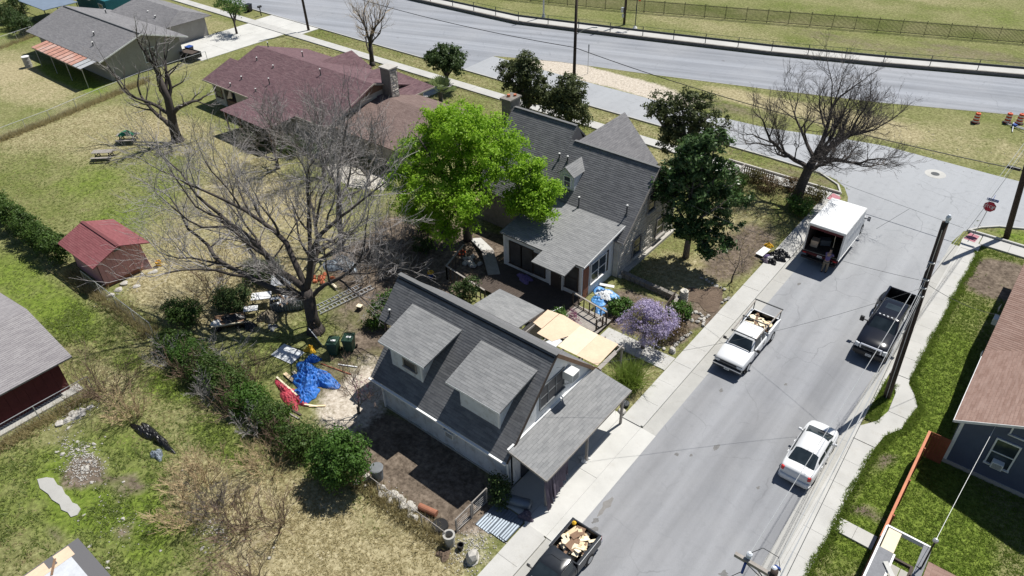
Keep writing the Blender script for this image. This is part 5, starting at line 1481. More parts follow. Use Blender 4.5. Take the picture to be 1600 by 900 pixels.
leafy_tree('round_oak', 'round dark green tree beside the frontage road', (-54.0, 54.6, 0), 1.6, .2, [(0, 0, 3.1, 2.4, 2.2, 1.3), (-1.2, .3, 2.6, 1.4, 1.4, 1.0), (1.3, -.2, 2.8, 1.5, 1.3, 1.1), (.2, 0, 3.9, 1.4, 1.3, .7)], 'leaf_dark', 200, 40, .38, .12, 45, limbs=10, shell=.6)
leafy_tree('juniper', 'twin stemmed juniper left of the tall pole behind the stone house', (-41.4, 52.7, 0), 2.0, .2, [(-.4, 0, 5.2, 1.7, 1.6, 1.3), (.9, .1, 4.4, 1.5, 1.4, 1.5), (-1.5, .2, 3.4, 1.4, 1.3, 1.2), (.3, -.2, 2.6, 1.7, 1.3, 1.2), (-.2, .1, 6.2, .9, .9, .6), (1.9, -.2, 3.4, 1.4, 1.2, 1.2), (-2.2, -.3, 4.6, 1.2, 1.1, 1.0)], 'leaf_juniper', 300, 42, .34, .11, 47, limbs=14, shell=.6, bark='bark_grey')
leafy_tree('juniper', 'dense juniper right of the tall pole behind the stone house', (-37.0, 53.2, 0), 1.4, .18, [(0, 0, 4.2, 1.6, 1.5, 1.3), (.3, -.1, 2.6, 1.9, 1.6, 1.3), (-.5, .2, 3.2, 1.5, 1.4, 1.2), (.8, .2, 1.6, 1.4, 1.2, .9), (-1.4, -.2, 2.6, 1.3, 1.2, 1.1)], 'leaf_juniper', 280, 42, .38, .11, 48, limbs=7)
leafy_tree('juniper', 'wide spreading juniper behind the stone gable', (-24.6, 53.0, 0), 2.4, .26, [(-3.0, -.4, 5.2, 1.4, 1.3, 1.0), (-.8, -.8, 2.6, 1.6, 1.3, 1.1), (1.4, -1.0, 2.8, 1.6, 1.3, 1.1), (-.6, 0, 5.6, 2.3, 2.0, 1.2), (1.4, .2, 4.9, 1.9, 1.8, 1.3), (-2.2, .1, 4.6, 1.5, 1.5, 1.1), (.4, -.4, 3.6, 2.3, 1.6, 1.2), (2.6, .1, 3.7, 1.3, 1.2, 1.0), (-1.4, 0, 3.4, 1.3, 1.2, 1.0), (.3, .1, 6.4, 1.3, 1.2, .6)], 'leaf_juniper', 330, 44, .36, .11, 49, limbs=18, shell=.6, bark='bark_grey')
for k in ('juniper', 'juniper.001', 'juniper.002'):
    bpy.data.objects[k]['group'] = 'junipers behind the stone house'
leafy_tree('magnolia', 'tall glossy dark magnolia in front of the stone gable', (-17.9, 41.0, 0), 3.4, .2, [(-.2, .1, 7.6, 1.6, 1.5, 1.3), (-.3, -.2, 5.7, 2.0, 1.9, 1.5), (.9, .2, 4.6, 2.0, 1.8, 1.2), (-.9, .4, 6.8, 1.4, 1.3, 1.2), (1.6, -.6, 3.1, 1.3, 1.2, .8), (-.2, .2, 8.8, .8, .8, .7), (.4, 1.2, 5.6, 1.5, 1.4, 1.2), (1.9, -1.2, 2.0, .9, .8, .5), (2.3, 1.0, 5.6, 1.2, 1.2, .9), (2.6, .4, 4.0, 1.0, 1.0, .7), (-1.7, -.9, 6.4, 1.2, 1.1, 1.0), (-1.9, -.6, 4.8, 1.0, 1.0, .8), (1.6, .4, 7.2, 1.1, 1.1, .9), (.5, .6, 9.0, 1.1, 1.0, .8), (-1.0, .8, 8.2, 1.0, 1.0, .8), (2.7, -.4, 2.6, .9, .9, .6), (.3, -.9, 3.0, 1.1, 1.0, .8), (-1.0, -.8, 3.4, 1.0, .9, .8)], 'leaf_magnolia', 510, 40, .34, .14, 51, limbs=16, shell=.55, bark='bark_grey', aspect=.45)
leafy_tree('ornamental_tree', 'small leafy green tree in the front yard of the grey house', (-88.5, 51.5, 0), 1.6, .13, [(0, 0, 3.6, 2.0, 1.8, 1.0), (-1.4, .2, 3.4, 1.4, 1.2, .8), (1.2, 0, 3.3, 1.3, 1.2, .8)], 'leaf_mid', 70, 30, .45, .1, 53, limbs=9)
leafy_tree('wisteria', 'wisteria covered in lilac blossom beside the garden path', (-15.3, 30.7, 0), 1.6, .12, [(0, 0, 2.4, 1.1, 1.05, .7), (-.8, -.5, 1.8, .75, .7, .55), (.75, .8, 2.2, .8, .85, .6), (.2, .25, 2.9, .75, .7, .4), (-.3, .6, 2.4, .8, .85, .6), (.5, -.6, 1.6, .6, .5, .45), (1.0, .2, 1.9, .5, .5, .4)], 'wisteria', 330, 34, .26, .05, 55, limbs=8, bark='bark_grey', droop=.3, shell=.85)
leaf_cloud('leaves', 'leaf_olive', bpy.data.objects['wisteria'], [(0, 0, 2.4, 1.2, 1.1, .8)], 70, 14, .25, .06, 7)
# ---- shrubs
shrub('round_bush', 'round dense green bush at the end of the hedge beside the dirt drive', (-22.0, 12.7, 0), [(0, 0, 1.6, 1.5, 1.4, 1.3), (.6, .3, 2.3, 1.1, 1.0, .8), (-.7, -.2, 1.5, 1.1, 1.1, 1.0), (-.1, .1, 2.8, .8, .8, .5)], 'leaf_mid', 330, 34, .34, .075, 61)
for k, (x, y, h_, w2, lf, lab) in enumerate(((-38.0, 12.9, 1.1, 1.5, 'leaf_hedge', 'low hedge shrub at the far end of the fence hedge'), (-36.2, 12.8, 1.3, 1.5, 'leaf_mid', 'second shrub of the fence hedge from the chain link end'), (-34.2, 12.7, 1.5, 1.6, 'leaf_hedge', 'third shrub of the fence hedge, above the black debris bag'),
                                         (-32.1, 12.8, 1.6, 1.6, 'leaf_hedge', 'middle shrub of the fence hedge left of the red tarp'), (-30.0, 12.7, 1.5, 1.5, 'leaf_mid', 'shrub of the fence hedge just below the red tarp'), (-27.8, 12.8, 1.4, 1.5, 'leaf_hedge', 'shrub of the fence hedge below the timber scraps'), (-25.4, 12.7, 1.5, 1.5, 'leaf_hedge', 'last shrub of the fence hedge next to the round bush'),
                                         (-40.3, 14.8, 1.3, 1.6, 'leaf_hedge', 'dark shrub beside the dry lawn left of the junk pile'), (-38.8, 17.6, 1.3, 1.7, 'leaf_dark', 'dark shrub between the dry lawn and the white junk'), (-40.0, 20.8, 1.3, 1.7, 'leaf_dark', 'dark shrub at the far end of the junk pile'))):
    shrub('hedge_shrub', lab, (x, y, 0), [(0, 0, h_ * .55, w2 * .9, w2 * .72, h_ * .55), (.4, .3, h_ * .8, w2 * .5, w2 * .5, h_ * .35), (-.5, -.2, h_ * .7, w2 * .55, w2 * .5, h_ * .4)], lf, 190, 28, .34, .062, 70 + k, group='hedge along the property line', shell=.6, stems=14)
for k, (x, lab) in enumerate(((-66.5, 'oleander clump at the left edge of the picture'), (-63.8, 'second oleander clump from the left edge'), (-61.2, 'third oleander clump from the left edge'), (-58.6, 'middle oleander clump of the row left of the red shed'), (-56.2, 'second oleander clump from the red shed'), (-53.9, 'oleander clump touching the red shed'))):
    shrub('oleander', lab, (x, 12.9, 0), [(0, 0, 1.2, 1.5, .9, 1.0), (.4, .1, 1.8, 1.0, .8, .6), (-.5, 0, 1.5, 1.0, .8, .8)], 'leaf_hedge', 140, 28, .32, .08, 90 + k, group='oleanders along the fence')
shrub('leafy_bush', 'green bush at the back corner of the garage house', (-29.6, 22.6, 0), [(0, 0, 1.1, .9, .8, .9), (.3, .3, 1.9, .6, .6, .6), (-.4, -.6, .5, .6, .5, .4)], 'leaf_mid', 110, 26, .26, .08, 101)
shrub('leafy_bush', 'grey green bush growing against the deck railing', (-26.6, 27.0, 0), [(0, 0, 1.2, .9, .7, .9), (.5, .2, 2.0, .6, .5, .5)], 'leaf_dark', 90, 24, .24, .08, 102)
shrub('garden_bush', 'bright green leafy plant by the blue sheeting next to the stone house', (-18.3, 32.7, 0), [(0, 0, .5, .8, .7, .5), (.3, .3, .7, .5, .5, .4)], 'leaf_mid', 70, 24, .2, .09, 103)
shrub('garden_bush', 'bright green bush beside the timber bench in the front garden', (-15.0, 34.6, 0), [(0, 0, .6, .75, .65, .55), (.3, .2, .8, .5, .45, .4)], 'leaf_mid', 80, 22, .2, .07, 104)
shrub('brown_bush', 'brown wilted shrub beside the wisteria', (-14.5, 32.9, 0), [(0, 0, .6, .9, .9, .55), (-.3, -.4, .5, .7, .6, .45)], 'leaf_brown', 90, 20, .26, .055, 105, stems=16)
shrub('brown_bush', 'olive brown shrub behind the line of white stones', (-14.9, 31.9, 0), [(0, 0, .4, .7, .6, .4)], 'leaf_olive', 50, 20, .22, .05, 106, stems=10)
shrub('pink_shrub', 'small red leaved shrub beside the deck steps', (-19.5, 29.2, 0), [(0, 0, 1.0, .35, .5, .8)], 'pink_blossom', 50, 18, .18, .05, 107)
shrub('climber', 'green climbing plant in the gap between deck and plywood', (-20.3, 28.9, 0), [(0, 0, 1.5, .5, .45, .4)], 'leaf_mid', 34, 18, .18, .07, 108)
shrub('wall_bush', 'dark bush at the street corner of the garage house', (-15.2, 16.9, 0), [(0, 0, .9, .6, .5, .8), (.3, -.3, .6, .5, .5, .5)], 'leaf_dark', 80, 22, .22, .06, 109)
shrub('tree_bush', 'bright green bush at the foot of the corner tree', (-14.0, 52.0, 0), [(0, 0, .7, 1.1, .9, .7), (.4, -.5, .6, .8, .7, .5)], 'leaf_mid', 110, 24, .24, .07, 110)
for k, (x, y, lf, lab) in enumerate(((-18.7, 54.0, 'leaf_olive', 'grey green shrub inside the picket fence'), (-17.3, 53.6, 'leaf_brown', 'brown shrub behind the middle of the picket fence'), (-15.8, 54.6, 'leaf_brown', 'brown shrub between the picket fence and the corner tree'), (-13.7, 54.3, 'leaf_olive', 'olive shrub between the corner tree and the pavement'), (-19.6, 52.4, 'leaf_mid', 'green shrub nearest the magnolia by the picket fence'))):
    shrub('corner_shrub', lab, (x, y, 0), [(0, 0, .6, .95, .85, .6), (.3, .3, .8, .6, .6, .45)], lf, 85, 20, .24, .06, 112 + k, group='shrubs on the corner', stems=9)
for k, (x, y, w2, h2, n, mt, lab) in enumerate(((-37.6, 8.4, 3.2, 3.0, 22, 'twig_brown', 'leafless brown bush beside the dark red barn'), (-35.2, 8.2, 3.0, 1.6, 34, 'twig_tan', 'low straw coloured brush right of the barn fence'), (-41.3, 17.6, 3.0, 3.2, 18, 'twig_brown', 'leafless bush on the dry lawn left of the junk pile'), (-28.0, 8.2, 3.4, 1.7, 44, 'twig_tan', 'straw coloured brush pile beside the black debris bag'),
                                            (-26.3, 6.6, 3.0, 1.7, 40, 'twig_tan', 'straw coloured brush in the middle of the weedy lot'), (-23.6, 7.6, 3.0, 2.2, 26, 'twig_brown', 'brown leafless brush left of the dry grass'), (-22.4, 9.0, 1.6, 2.4, 12, 'twig_brown', 'thin leafless saplings on the dry grass below the round bush'), (-25.8, 10.6, 3.0, 1.6, 26, 'twig_tan', 'dry tangle below the fence hedge'), (-21.0, 6.4, 2.0, 2.0, 16, 'twig_brown', 'leafless sapling at the bottom edge of the dry grass'))):
    twig_bush('dry_bush', lab, (x, y, 0), w2, h2, n, 120 + k, mt, group='leafless bushes')
twig_bush('dark_brush', 'dark brown brush pile among pale rubble in the weedy lot', (-25.6, 7.5, 0), 3.0, 1.5, 40, 139, 'twig_dark', spread=1.1)
twig_bush('grey_brush', 'grey tangle of leafless brush right of the largest bare tree', (-34.6, 25.8, 0), 6.0, 3.4, 46, 140, 'twig_grey', spread=1.0)
twig_bush('grey_brush', 'grey leafless brush under the bright green tree', (-36.6, 30.0, 0), 4.0, 2.6, 30, 141, 'twig_grey', spread=1.0)
shrub('shade_shrub', 'dark green shrub in the shade left of the bright green tree', (-35.6, 32.4, 0), [(0, 0, .9, 1.2, 1.1, .9), (.6, .4, 1.4, .8, .8, .7)], 'leaf_hedge', 90, 24, .3, .08, 142)
shrub('shade_shrub', 'low dark shrub beside the ramp under the bright green tree', (-33.6, 30.2, 0), [(0, 0, .5, 1.0, .8, .5)], 'leaf_dark', 60, 22, .26, .07, 143)
for k, (x, y, lab) in enumerate(((-58.6, 33.0, 'dark undergrowth at the edge of the maroon porch'), (-54.6, 34.2, 'dark undergrowth under the middle grey bare tree'), (-51.0, 35.4, 'dark undergrowth at the corner of the maroon house wing'))):
    shrub('undergrowth', lab, (x, y, 0), [(0, 0, .7, 1.6, 1.1, .8), (.6, .3, 1.2, 1.0, .9, .7)], 'leaf_dark', 90, 22, .4, .08, 160 + k, group='dark undergrowth behind the maroon house', stems=14, stem_mat='twig_grey')
for k, (x, y, lab) in enumerate(((-119.5, 35.6, 'dark shrub at the very top left corner'), (-115.6, 35.0, 'dark shrub in front of the blue metal carport'), (-112.0, 34.6, 'dark shrub between the blue metal carport and the grey house'), (-122.5, 38.5, 'tall dark shrub left of the blue metal carport'))):
    shrub('dark_shrub', lab, (x, y, 0), [(0, 0, 1.1, 1.7, 1.4, 1.1), (.6, .3, 1.8, 1.1, 1.0, .8)], 'leaf_dark', 90, 22, .4, .12, 150 + k, group='dark shrubs at the top left')
for k, (x, y, h2, lab) in enumerate(((-37.2, 11.9, 1.9, 'bare grey sapling at the far end of the fence hedge'), (-35.0, 12.2, 2.3, 'bare grey sapling in front of the third hedge shrub'), (-32.8, 11.7, 1.8, 'bare brown brush in front of the middle hedge shrub'), (-30.8, 12.0, 2.2, 'bare grey sapling below the red tarp hedge'), (-28.6, 11.6, 1.8, 'bare brown brush between hedge and straw brush'), (-26.4, 11.9, 2.1, 'bare grey sapling near the round bush'), (-34.4, 14.4, 2.4, 'bare grey brush between the hedge and the white sheet'), (-31.6, 14.0, 1.8, 'bare brown brush between the hedge and the loose boards'))):
    twig_bush('hedge_brush', lab, (x, y, 0), 2.0, h2, 14, 170 + k, 'twig_grey' if k % 2 == 0 else 'twig_brown', group='bare brush along the hedge')
# ornamental grass, yucca / palm
og = thing('ornamental_grass', 'fountain of long green ornamental grass beside the pavement', 'plant', (-14.3, 27.4, 0))
g_ = np.random.default_rng(3)
n = 900
a = g_.uniform(0, 2 * PI, n)
L = g_.uniform(.9, 1.75, n)
o_ = g_.normal(0, .28, (n, 2))
sp_ = g_.uniform(.25, .95, n)
V = []
for t, wv in ((0, .014), (.45, .012), (.8, .008), (1, .002)):
    rr = sp_ * L * t ** 1.3
    zz = L * (t * 1.1 - .55 * sp_ * t * t)
    px, py = o_[:, 0] + np.cos(a) * rr, o_[:, 1] * 1.4 + np.sin(a) * rr
    V += [np.stack([px - np.sin(a) * wv, py + np.cos(a) * wv, zz], -1), np.stack([px + np.sin(a) * wv, py - np.cos(a) * wv, zz], -1)]
V = np.stack(V, 1).reshape(-1, 3)
b0 = np.arange(n)[:, None] * 8
F = np.concatenate([b0 + np.array([[0, 1, 3, 2]]), b0 + np.array([[2, 3, 5, 4]]), b0 + np.array([[4, 5, 7, 6]])])
tris_object('blades', 'grass_lush', V, F, og)
ye = thing('fan_palm', 'low fan palm with pale spiky leaves behind the bright green tree', 'palm', (-51.5, 51.0, 0))
part('trunk', 'bark_grey', ye, lambda m: m.tube([(0, 0, 0), (0, 0, 1.1)], [.25, .2], 8))
r_ = random.Random(8)
for k in range(26):
    a_ = r_.uniform(0, 2 * PI)
    e_ = r_.uniform(.15, 1.2)
    d_ = Vector((math.cos(a_) * math.cos(e_), math.sin(a_) * math.cos(e_), math.sin(e_)))
    c_ = Vector((0, 0, 1.1)) + d_ * .9
    mb = MB()
    s_ = d_.cross(Vector((0, 0, 1))).normalized()
    u_ = s_.cross(d_)
    for j in range(9):
        q = (j - 4) * .24
        tip = c_ + (d_ * math.cos(q) + s_ * math.sin(q)) * 1.0 - Vector((0, 0, .1))
        sd = (s_ * math.cos(q) - d_ * math.sin(q)) * .05
        mb._add([c_ - d_ * .15, c_ + (tip - c_) * .5 + sd, tip, c_ + (tip - c_) * .5 - sd + u_ * .03], [(0, 1, 2), (0, 2, 3)])
    mb.tube([(0, 0, 1.0), tuple(c_)], [.03, .015], 4)
    mb.build('frond', 'palm_leaf', ye)
# ------------------------------------------------------------------ vehicles (local frame: front towards +Y)


def body_ring(y, w_, z0, z1, cr=.03, s=.12):
    return [(-w_ + .08, y, z0), (w_ - .08, y, z0), (w_, y, z0 + .1), (w_ + .012, y, (z0 + z1) / 2), (w_, y, z1 - .15), (w_ - .035, y, z1 - .045), (w_ - s, y, z1), (w_ * .45, y, z1 + cr), (-w_ * .45, y, z1 + cr), (-w_ + s, y, z1), (-w_ + .035, y, z1 - .045), (-w_, y, z1 - .15), (-w_ - .012, y, (z0 + z1) / 2), (-w_, y, z0 + .1)]


def cab_ring(y0, y1, w_, z, c=.09):
    return [(-w_, y0 + c, z), (-w_ + c, y0, z), (w_ - c, y0, z), (w_, y0 + c, z), (w_, y1 - c, z), (w_ - c * 1.2, y1, z), (-w_ + c * 1.2, y1, z), (-w_, y1 - c, z)]


def panel(m, q, u0, u1, v0, v1, off, th=.004):
    """a thin plate inset in the quad q = (bottom left, bottom right, top right, top left), pushed out by off"""
    q = [Vector(p) for p in q]
    n = (q[1] - q[0]).cross(q[3] - q[0]).normalized()
    pt = lambda u, v: q[0].lerp(q[1], u).lerp(q[3].lerp(q[2], u), v)
    p = [pt(u0, v0), pt(u1, v0), pt(u1, v1), pt(u0, v1)]
    m.prism([a + n * off for a in p], n * th)


def wheels(root, spots, r, wd, rim='galvanised'):
    for x, y in spots:
        s = 1 if x > 0 else -1
        m = MB()
        m.lathe([(r * .55, -wd / 2), (r * .93, -wd / 2), (r, -wd / 2 + .035), (r, wd / 2 - .035), (r * .93, wd / 2), (r * .55, wd / 2)], (0, 0, 0), 22, 'X')
        t = m.build('wheel', 'rubber', root, smooth=False, loc=(x, y, r))
        part('rim', rim, t, lambda m: (m.lathe([(.02, s * (wd / 2 - .03)), (r * .2, s * (wd / 2 + .004)), (r * .3, s * (wd / 2 - .03)), (r * .58, s * (wd / 2 - .03)), (r * .6, s * (wd / 2 + .006))], (0, 0, 0), 18, 'X'), [m.box((s * (wd / 2 - .012), math.cos(a) * r * .4, math.sin(a) * r * .4), (.02, r * .12, r * .12)) for a in [k * PI / 3 for k in range(6)]]))
        part('wheel_arch', 'black_plastic', root, lambda m: m.lathe([(r * .2, x - s * .09), (r * 1.2, x - s * .09), (r * 1.2, x + s * (wd / 2 - .055)), (r * 1.14, x + s * (wd / 2 - .05)), (r * .2, x + s * (wd / 2 - .06))], (0, y, r), 22, 'X'))


def greenhouse(root, paint, base, top, glass='car_glass', split=(.5,), rear=True, c=.09):
    (yb0, yb1, wb, zb), (yt0, yt1, wt, zt) = base, top
    m = MB()
    m.loft([cab_ring(yb0, yb1, wb, zb - .02, c), cab_ring(yb0 + (yt0 - yb0) * .9, yb1 + (yt1 - yb1) * .9, wb + (wt - wb) * .88, zb + (zt - zb) * .9, c), cab_ring(yt0, yt1, wt, zt - .025, c), cab_ring(yt0 + .07, yt1 - .07, wt - .07, zt, c), cab_ring(yt0 + .35, yt1 - .35, wt - .3, zt + .015, c)])
    cab = m.build('cab', paint, root, smooth='auto')
    z2 = zb + (zt - zb) * .9
    f9 = lambda a, b: a + (b - a) * .9
    w9 = wb + (wt - wb) * .88
    c = c + .01
    part('windscreen', glass, cab, lambda m: panel(m, [(wb - c, yb1, zb), (-wb + c, yb1, zb), (-w9 + c, f9(yb1, yt1), z2), (w9 - c, f9(yb1, yt1), z2)], .0, 1., .04, .96, .004))
    if rear:
        part('rear_window', glass, cab, lambda m: panel(m, [(-wb + c, yb0, zb), (wb - c, yb0, zb), (w9 - c, f9(yb0, yt0), z2), (-w9 + c, f9(yb0, yt0), z2)], .03, .97, .08, .93, .004))
    for s in (-1, 1):
        ed = [0] + list(split) + [1]
        for a, b in zip(ed[:-1], ed[1:]):
            q = [(s * wb, yb0 + c, zb), (s * wb, yb1 - c, zb), (s * w9, f9(yb1 - c, yt1 - c), z2), (s * w9, f9(yb0 + c, yt0 + c), z2)]
            if s < 0:
                q = [q[1], q[0], q[3], q[2]]
                a, b = 1 - b, 1 - a
            part('side_window', glass, cab, lambda m: panel(m, q, a + .04, b - .04, .08, .92, .004))
    return cab


def mirrors(root, x, y, z, size=(.2, .09, .15), arm=.12, mat='black_plastic'):
    for s in (-1, 1):
        o = part('mirror', mat, root, lambda m: (m.box((s * (x + arm + size[0] / 2), y, z), size), m.bar((s * (x - .08), y, z - .04), (s * (x + arm + .04), y, z - .02), .07, .06)), bevel=.02)
        part('mirror_glass', 'chrome', o, lambda m: m.box((s * (x + arm + size[0] / 2), y - size[1] / 2 - .003, z), (size[0] * .8, .006, size[2] * .8)))


def plate(root, y, z, s):
    o = part('licence_plate', 'white_plastic', root, lambda m: m.box((0, y, z), (.32, .012, .16)))
    part('plate_mark', 'dark_metal', o, lambda m: [m.box((-.1 + .033 * k, y + s * .0075, z), (.02, .003, .06)) for k in range(7)])


def doors_lines(root, w_, ys, z0, z1):
    for s in (-1, 1):
        for y in ys:
            part('door_seam', 'black_plastic', root, lambda m: m.box((s * (w_ + .008), y, (z0 + z1) / 2), (.014, .012, z1 - z0)))


def handle(root, w_, y, z, mat):
    for s in (-1, 1):
        part('door_handle', mat, root, lambda m: m.box((s * (w_ + .02), y, z), (.03, .16, .035)))


def open_bed(root, paint, y0, y1, w_, z0, zf, z1, liner='black_plastic'):
    """pick-up bed: side walls, front wall, floor"""
    for s in (-1, 1):
        part('bed_side', paint, root, lambda m: (m.bb(*sorted((s * w_, s * (w_ - .1))), y0, y1, z0, z1), m.bb(*sorted((s * (w_ + .012), s * (w_ - .13))), y0, y1, z1 - .03, z1 + .015)), bevel=.02)
    part('tailgate', paint, root, lambda m: m.bb(-w_ + .1, w_ - .1, y0 - .01, y0 + .07, z0 + .1, z1 - .02), bevel=.015)
    part('bed_front', paint, root, lambda m: m.bb(-w_ + .1, w_ - .1, y1 - .06, y1, z0, z1))
    part('bed_floor', liner, root, lambda m: (m.bb(-w_ + .1, w_ - .1, y0 + .07, y1 - .06, z0, zf), [m.bb(-w_ + .15 + k * .2, -w_ + .22 + k * .2, y0 + .08, y1 - .07, zf, zf + .015) for k in range(int((2 * w_ - .3) / .2))]))
    part('bed_liner', liner, root, lambda m: (m.bb(-w_ + .1, -w_ + .115, y0 + .07, y1 - .06, zf, z1 - .04), m.bb(w_ - .115, w_ - .1, y0 + .07, y1 - .06, zf, z1 - .04), m.bb(-w_ + .115, w_ - .115, y0 + .07, y0 + .085, zf, z1 - .05)))


def scrap_wood(name, label, loc, w_, l_, z, n, seed, mats=('pale_wood', 'new_wood', 'pale_wood', 'brown_wood'), group=None, h=.35):
    root = thing(name, label, 'wood', loc, 0, group)
    r = random.Random(seed)
    for k in range(n):
        q = k / n
        L_ = r.uniform(.35, 1.1)
        sz = (r.choice((.09, .14, .2, .3, .45)), L_, r.choice((.02, .04, .04)))
        if sz[0] > .25:
            sz = (sz[0], min(L_, .7), .015)
        mx, my = max(.05, w_ - .3), max(.05, l_ - .45)
        mb = MB()
        mb.box((r.uniform(-mx, mx), r.uniform(-my, my), z + .04 + q * h + r.uniform(0, .05)), sz, r.uniform(-1.4, 1.4), r.uniform(-.3, .3), r.uniform(-.25, .25))
        mb.build('offcut', r.choice(mats), root)
    return root


# ---- white compact sedan (front away from the camera)
se = thing('sedan', 'white four door sedan parked at the right kerb', 'car', (-4.17, 28.55, 0), 0)
st_ = [(-2.16, .62, .36, .8), (-2.1, .76, .28, .95), (-1.95, .81, .24, 1.0), (-1.6, .835, .21, 1.01), (-.8, .85, .2, .97), (0, .855, .2, .95), (.8, .85, .2, .95), (1.3, .84, .2, .93), (1.65, .81, .21, .87), (1.95, .74, .23, .77), (2.12, .62, .27, .66), (2.2, .42, .32, .54)]
part('body', 'car_white', se, lambda m: m.loft([body_ring(*s_) for s_ in st_]), smooth=True, sub=2)
TOPS = [(-1.72, .72, .965), (-1.5, .76, 1.05), (-1.25, .775, 1.2), (-1.0, .78, 1.33), (-.75, .785, 1.41), (-.4, .79, 1.45), (0, .79, 1.455), (.3, .79, 1.43), (.55, .785, 1.36), (.85, .775, 1.22), (1.15, .75, 1.06), (1.38, .7, .96)]


def sedan_pt(y, th, off=0.0):
    ys = [t[0] for t in TOPS]
    w_, zt = np.interp(y, ys, [t[1] for t in TOPS]), np.interp(y, ys, [t[2] for t in TOPS])
    c_, s_ = math.cos(th), math.sin(th)
    h_ = zt - .9
    x_ = (w_ - .24 * min(1, h_ / .5) * abs(s_) ** .9) * math.copysign(abs(c_) ** .38, c_)
    z_ = .9 + h_ * abs(s_) ** .55
    return Vector((x_ * (1 + off / w_), y, z_ + off * abs(s_)))


def sedan_patch(m, y0, y1, a0, a1, off=.008, ny=8, na=10):
    g = [[sedan_pt(y0 + (y1 - y0) * i / ny, R(a0 + (a1 - a0) * k / na), off) for k in range(na + 1)] for i in range(ny + 1)]
    o = [p for r in g for p in r]
    m._add(o, [(i * (na + 1) + k, i * (na + 1) + k + 1, (i + 1) * (na + 1) + k + 1, (i + 1) * (na + 1) + k) for i in range(ny) for k in range(na)])


def sedan_shell(m):
    n_ = 20
    ys = np.linspace(-1.72, 1.38, 27)
    m.loft([[sedan_pt(float(y), PI * k / n_) for k in range(n_ + 1)] for y in ys])


cb = part('cab', 'car_white', se, sedan_shell, smooth='auto')
part('windscreen', 'car_glass', cb, lambda m: sedan_patch(m, .42, 1.26, 40, 140), smooth=True)
part('rear_window', 'car_glass', cb, lambda m: sedan_patch(m, -1.58, -.86, 40, 140), smooth=True)
for a0, a1 in ((7, 26), (154, 173)):
    part('side_window', 'car_glass', cb, lambda m: sedan_patch(m, -.22, .75, a0, a1), smooth=True)
    part('side_window', 'car_glass', cb, lambda m: sedan_patch(m, -1.08, -.28, a0, a1), smooth=True)
part('bumper', 'car_white', se, lambda m: (m.loft([body_ring(y_, w_, .24, z1_, .0, .06) for y_, w_, z1_ in ((-2.24, .66, .5), (-2.2, .77, .54), (-2.0, .82, .56))]),), smooth=True)
for s in (-1, 1):
    part('tail_light', 'lamp_red', se, lambda m: m.box((s * .66, -2.075, .83), (.17, .14, .24), rz=s * .35), bevel=.03)
    part('headlight', 'lamp_clear', se, lambda m: m.box((s * .56, 1.97, .64), (.2, .16, .1), rz=-s * .5), bevel=.03)
plate(se, -2.125, .72, -1)
part('boot_seam', 'grey_plastic', se, lambda m: (m.bb(-.6, .6, -2.08, -2.065, .885, .893),))
mirrors(se, .8, .72, .98, (.17, .1, .13), .03, 'car_white')
doors_lines(se, .845, (-.75, .12, .85), .3, .9)
handle(se, .845, -.05, .78, 'car_white')
handle(se, .845, -.9, .8, 'car_white')
wheels(se, [(.75, -1.3), (-.75, -1.3), (.75, 1.3), (-.75, 1.3)], .3, .19)
part('aerial', 'black_plastic', se, lambda m: m.bar((0, -.8, 1.4), (0, -.95, 1.58), .012))
part('underbody', 'black_plastic', se, lambda m: m.bb(-.7, .7, -1.95, 1.95, .15, .26))

# ---- white pick-up with ladder rack
wpk = thing('white_pickup', 'white pickup with a ladder rack parked at the left kerb', 'pickup truck', (-10.3, 34.35, 0), PI)
st_ = [(.72, .9, .42, 1.08), (1.3, .91, .4, 1.09), (1.7, .91, .4, 1.06), (2.1, .89, .42, 1.01), (2.4, .87, .46, .96), (2.52, .84, .5, .92), (2.57, .8, .54, .86)]
part('hood', 'car_white', wpk, lambda m: m.loft([body_ring(*s_) for s_ in st_]), smooth='auto')
part('cab_body', 'car_white', wpk, lambda m: m.loft([body_ring(y_, .91, .4, 1.08, .0) for y_ in (-.78, .73)]), bevel=.02)
greenhouse(wpk, 'car_white', (-.76, 1.28, .82, 1.06), (-.62, .72, .64, 1.66), split=(.35,))
open_bed(wpk, 'car_white', -2.62, -.82, .92, .45, .62, 1.18)
part('front_bumper', 'dark_metal', wpk, lambda m: m.box((0, 2.62, .5), (1.8, .16, .26)), bevel=.04)
part('bumper_trim', 'chrome', wpk, lambda m: (m.box((0, 2.71, .56), (1.76, .02, .07)),))
part('grille', 'black_plastic', wpk, lambda m: m.box((0, 2.57, .78), (1.66, .1, .26)), bevel=.02)
part('grille_bar', 'grey_plastic', wpk, lambda m: (m.box((0, 2.63, .78), (1.15, .03, .05)), m.box((0, 2.6, .92), (1.7, .06, .04))))
for s in (-1, 1):
    part('headlight', 'lamp_clear', wpk, lambda m: m.box((s * .68, 2.6, .8), (.34, .08, .17)), bevel=.02)
    part('tail_light', 'lamp_red', wpk, lambda m: m.box((s * .86, -2.635, .92), (.1, .06, .36)))
plate(wpk, 2.72, .47, 1)
part('rear_bumper', 'chrome', wpk, lambda m: m.box((0, -2.7, .5), (1.75, .16, .2)), bevel=.03)
mirrors(wpk, .9, .95, 1.12, (.2, .1, .17), .06)
doors_lines(wpk, .91, (-.3, .95), .5, 1.05)
handle(wpk, .91, -.15, .92, 'black_plastic')
wheels(wpk, [(.82, -1.75), (-.82, -1.75), (.82, 1.72), (-.82, 1.72)], .36, .24)
part('underbody', 'black_plastic', wpk, lambda m: m.bb(-.75, .75, -2.5, 2.4, .3, .45))
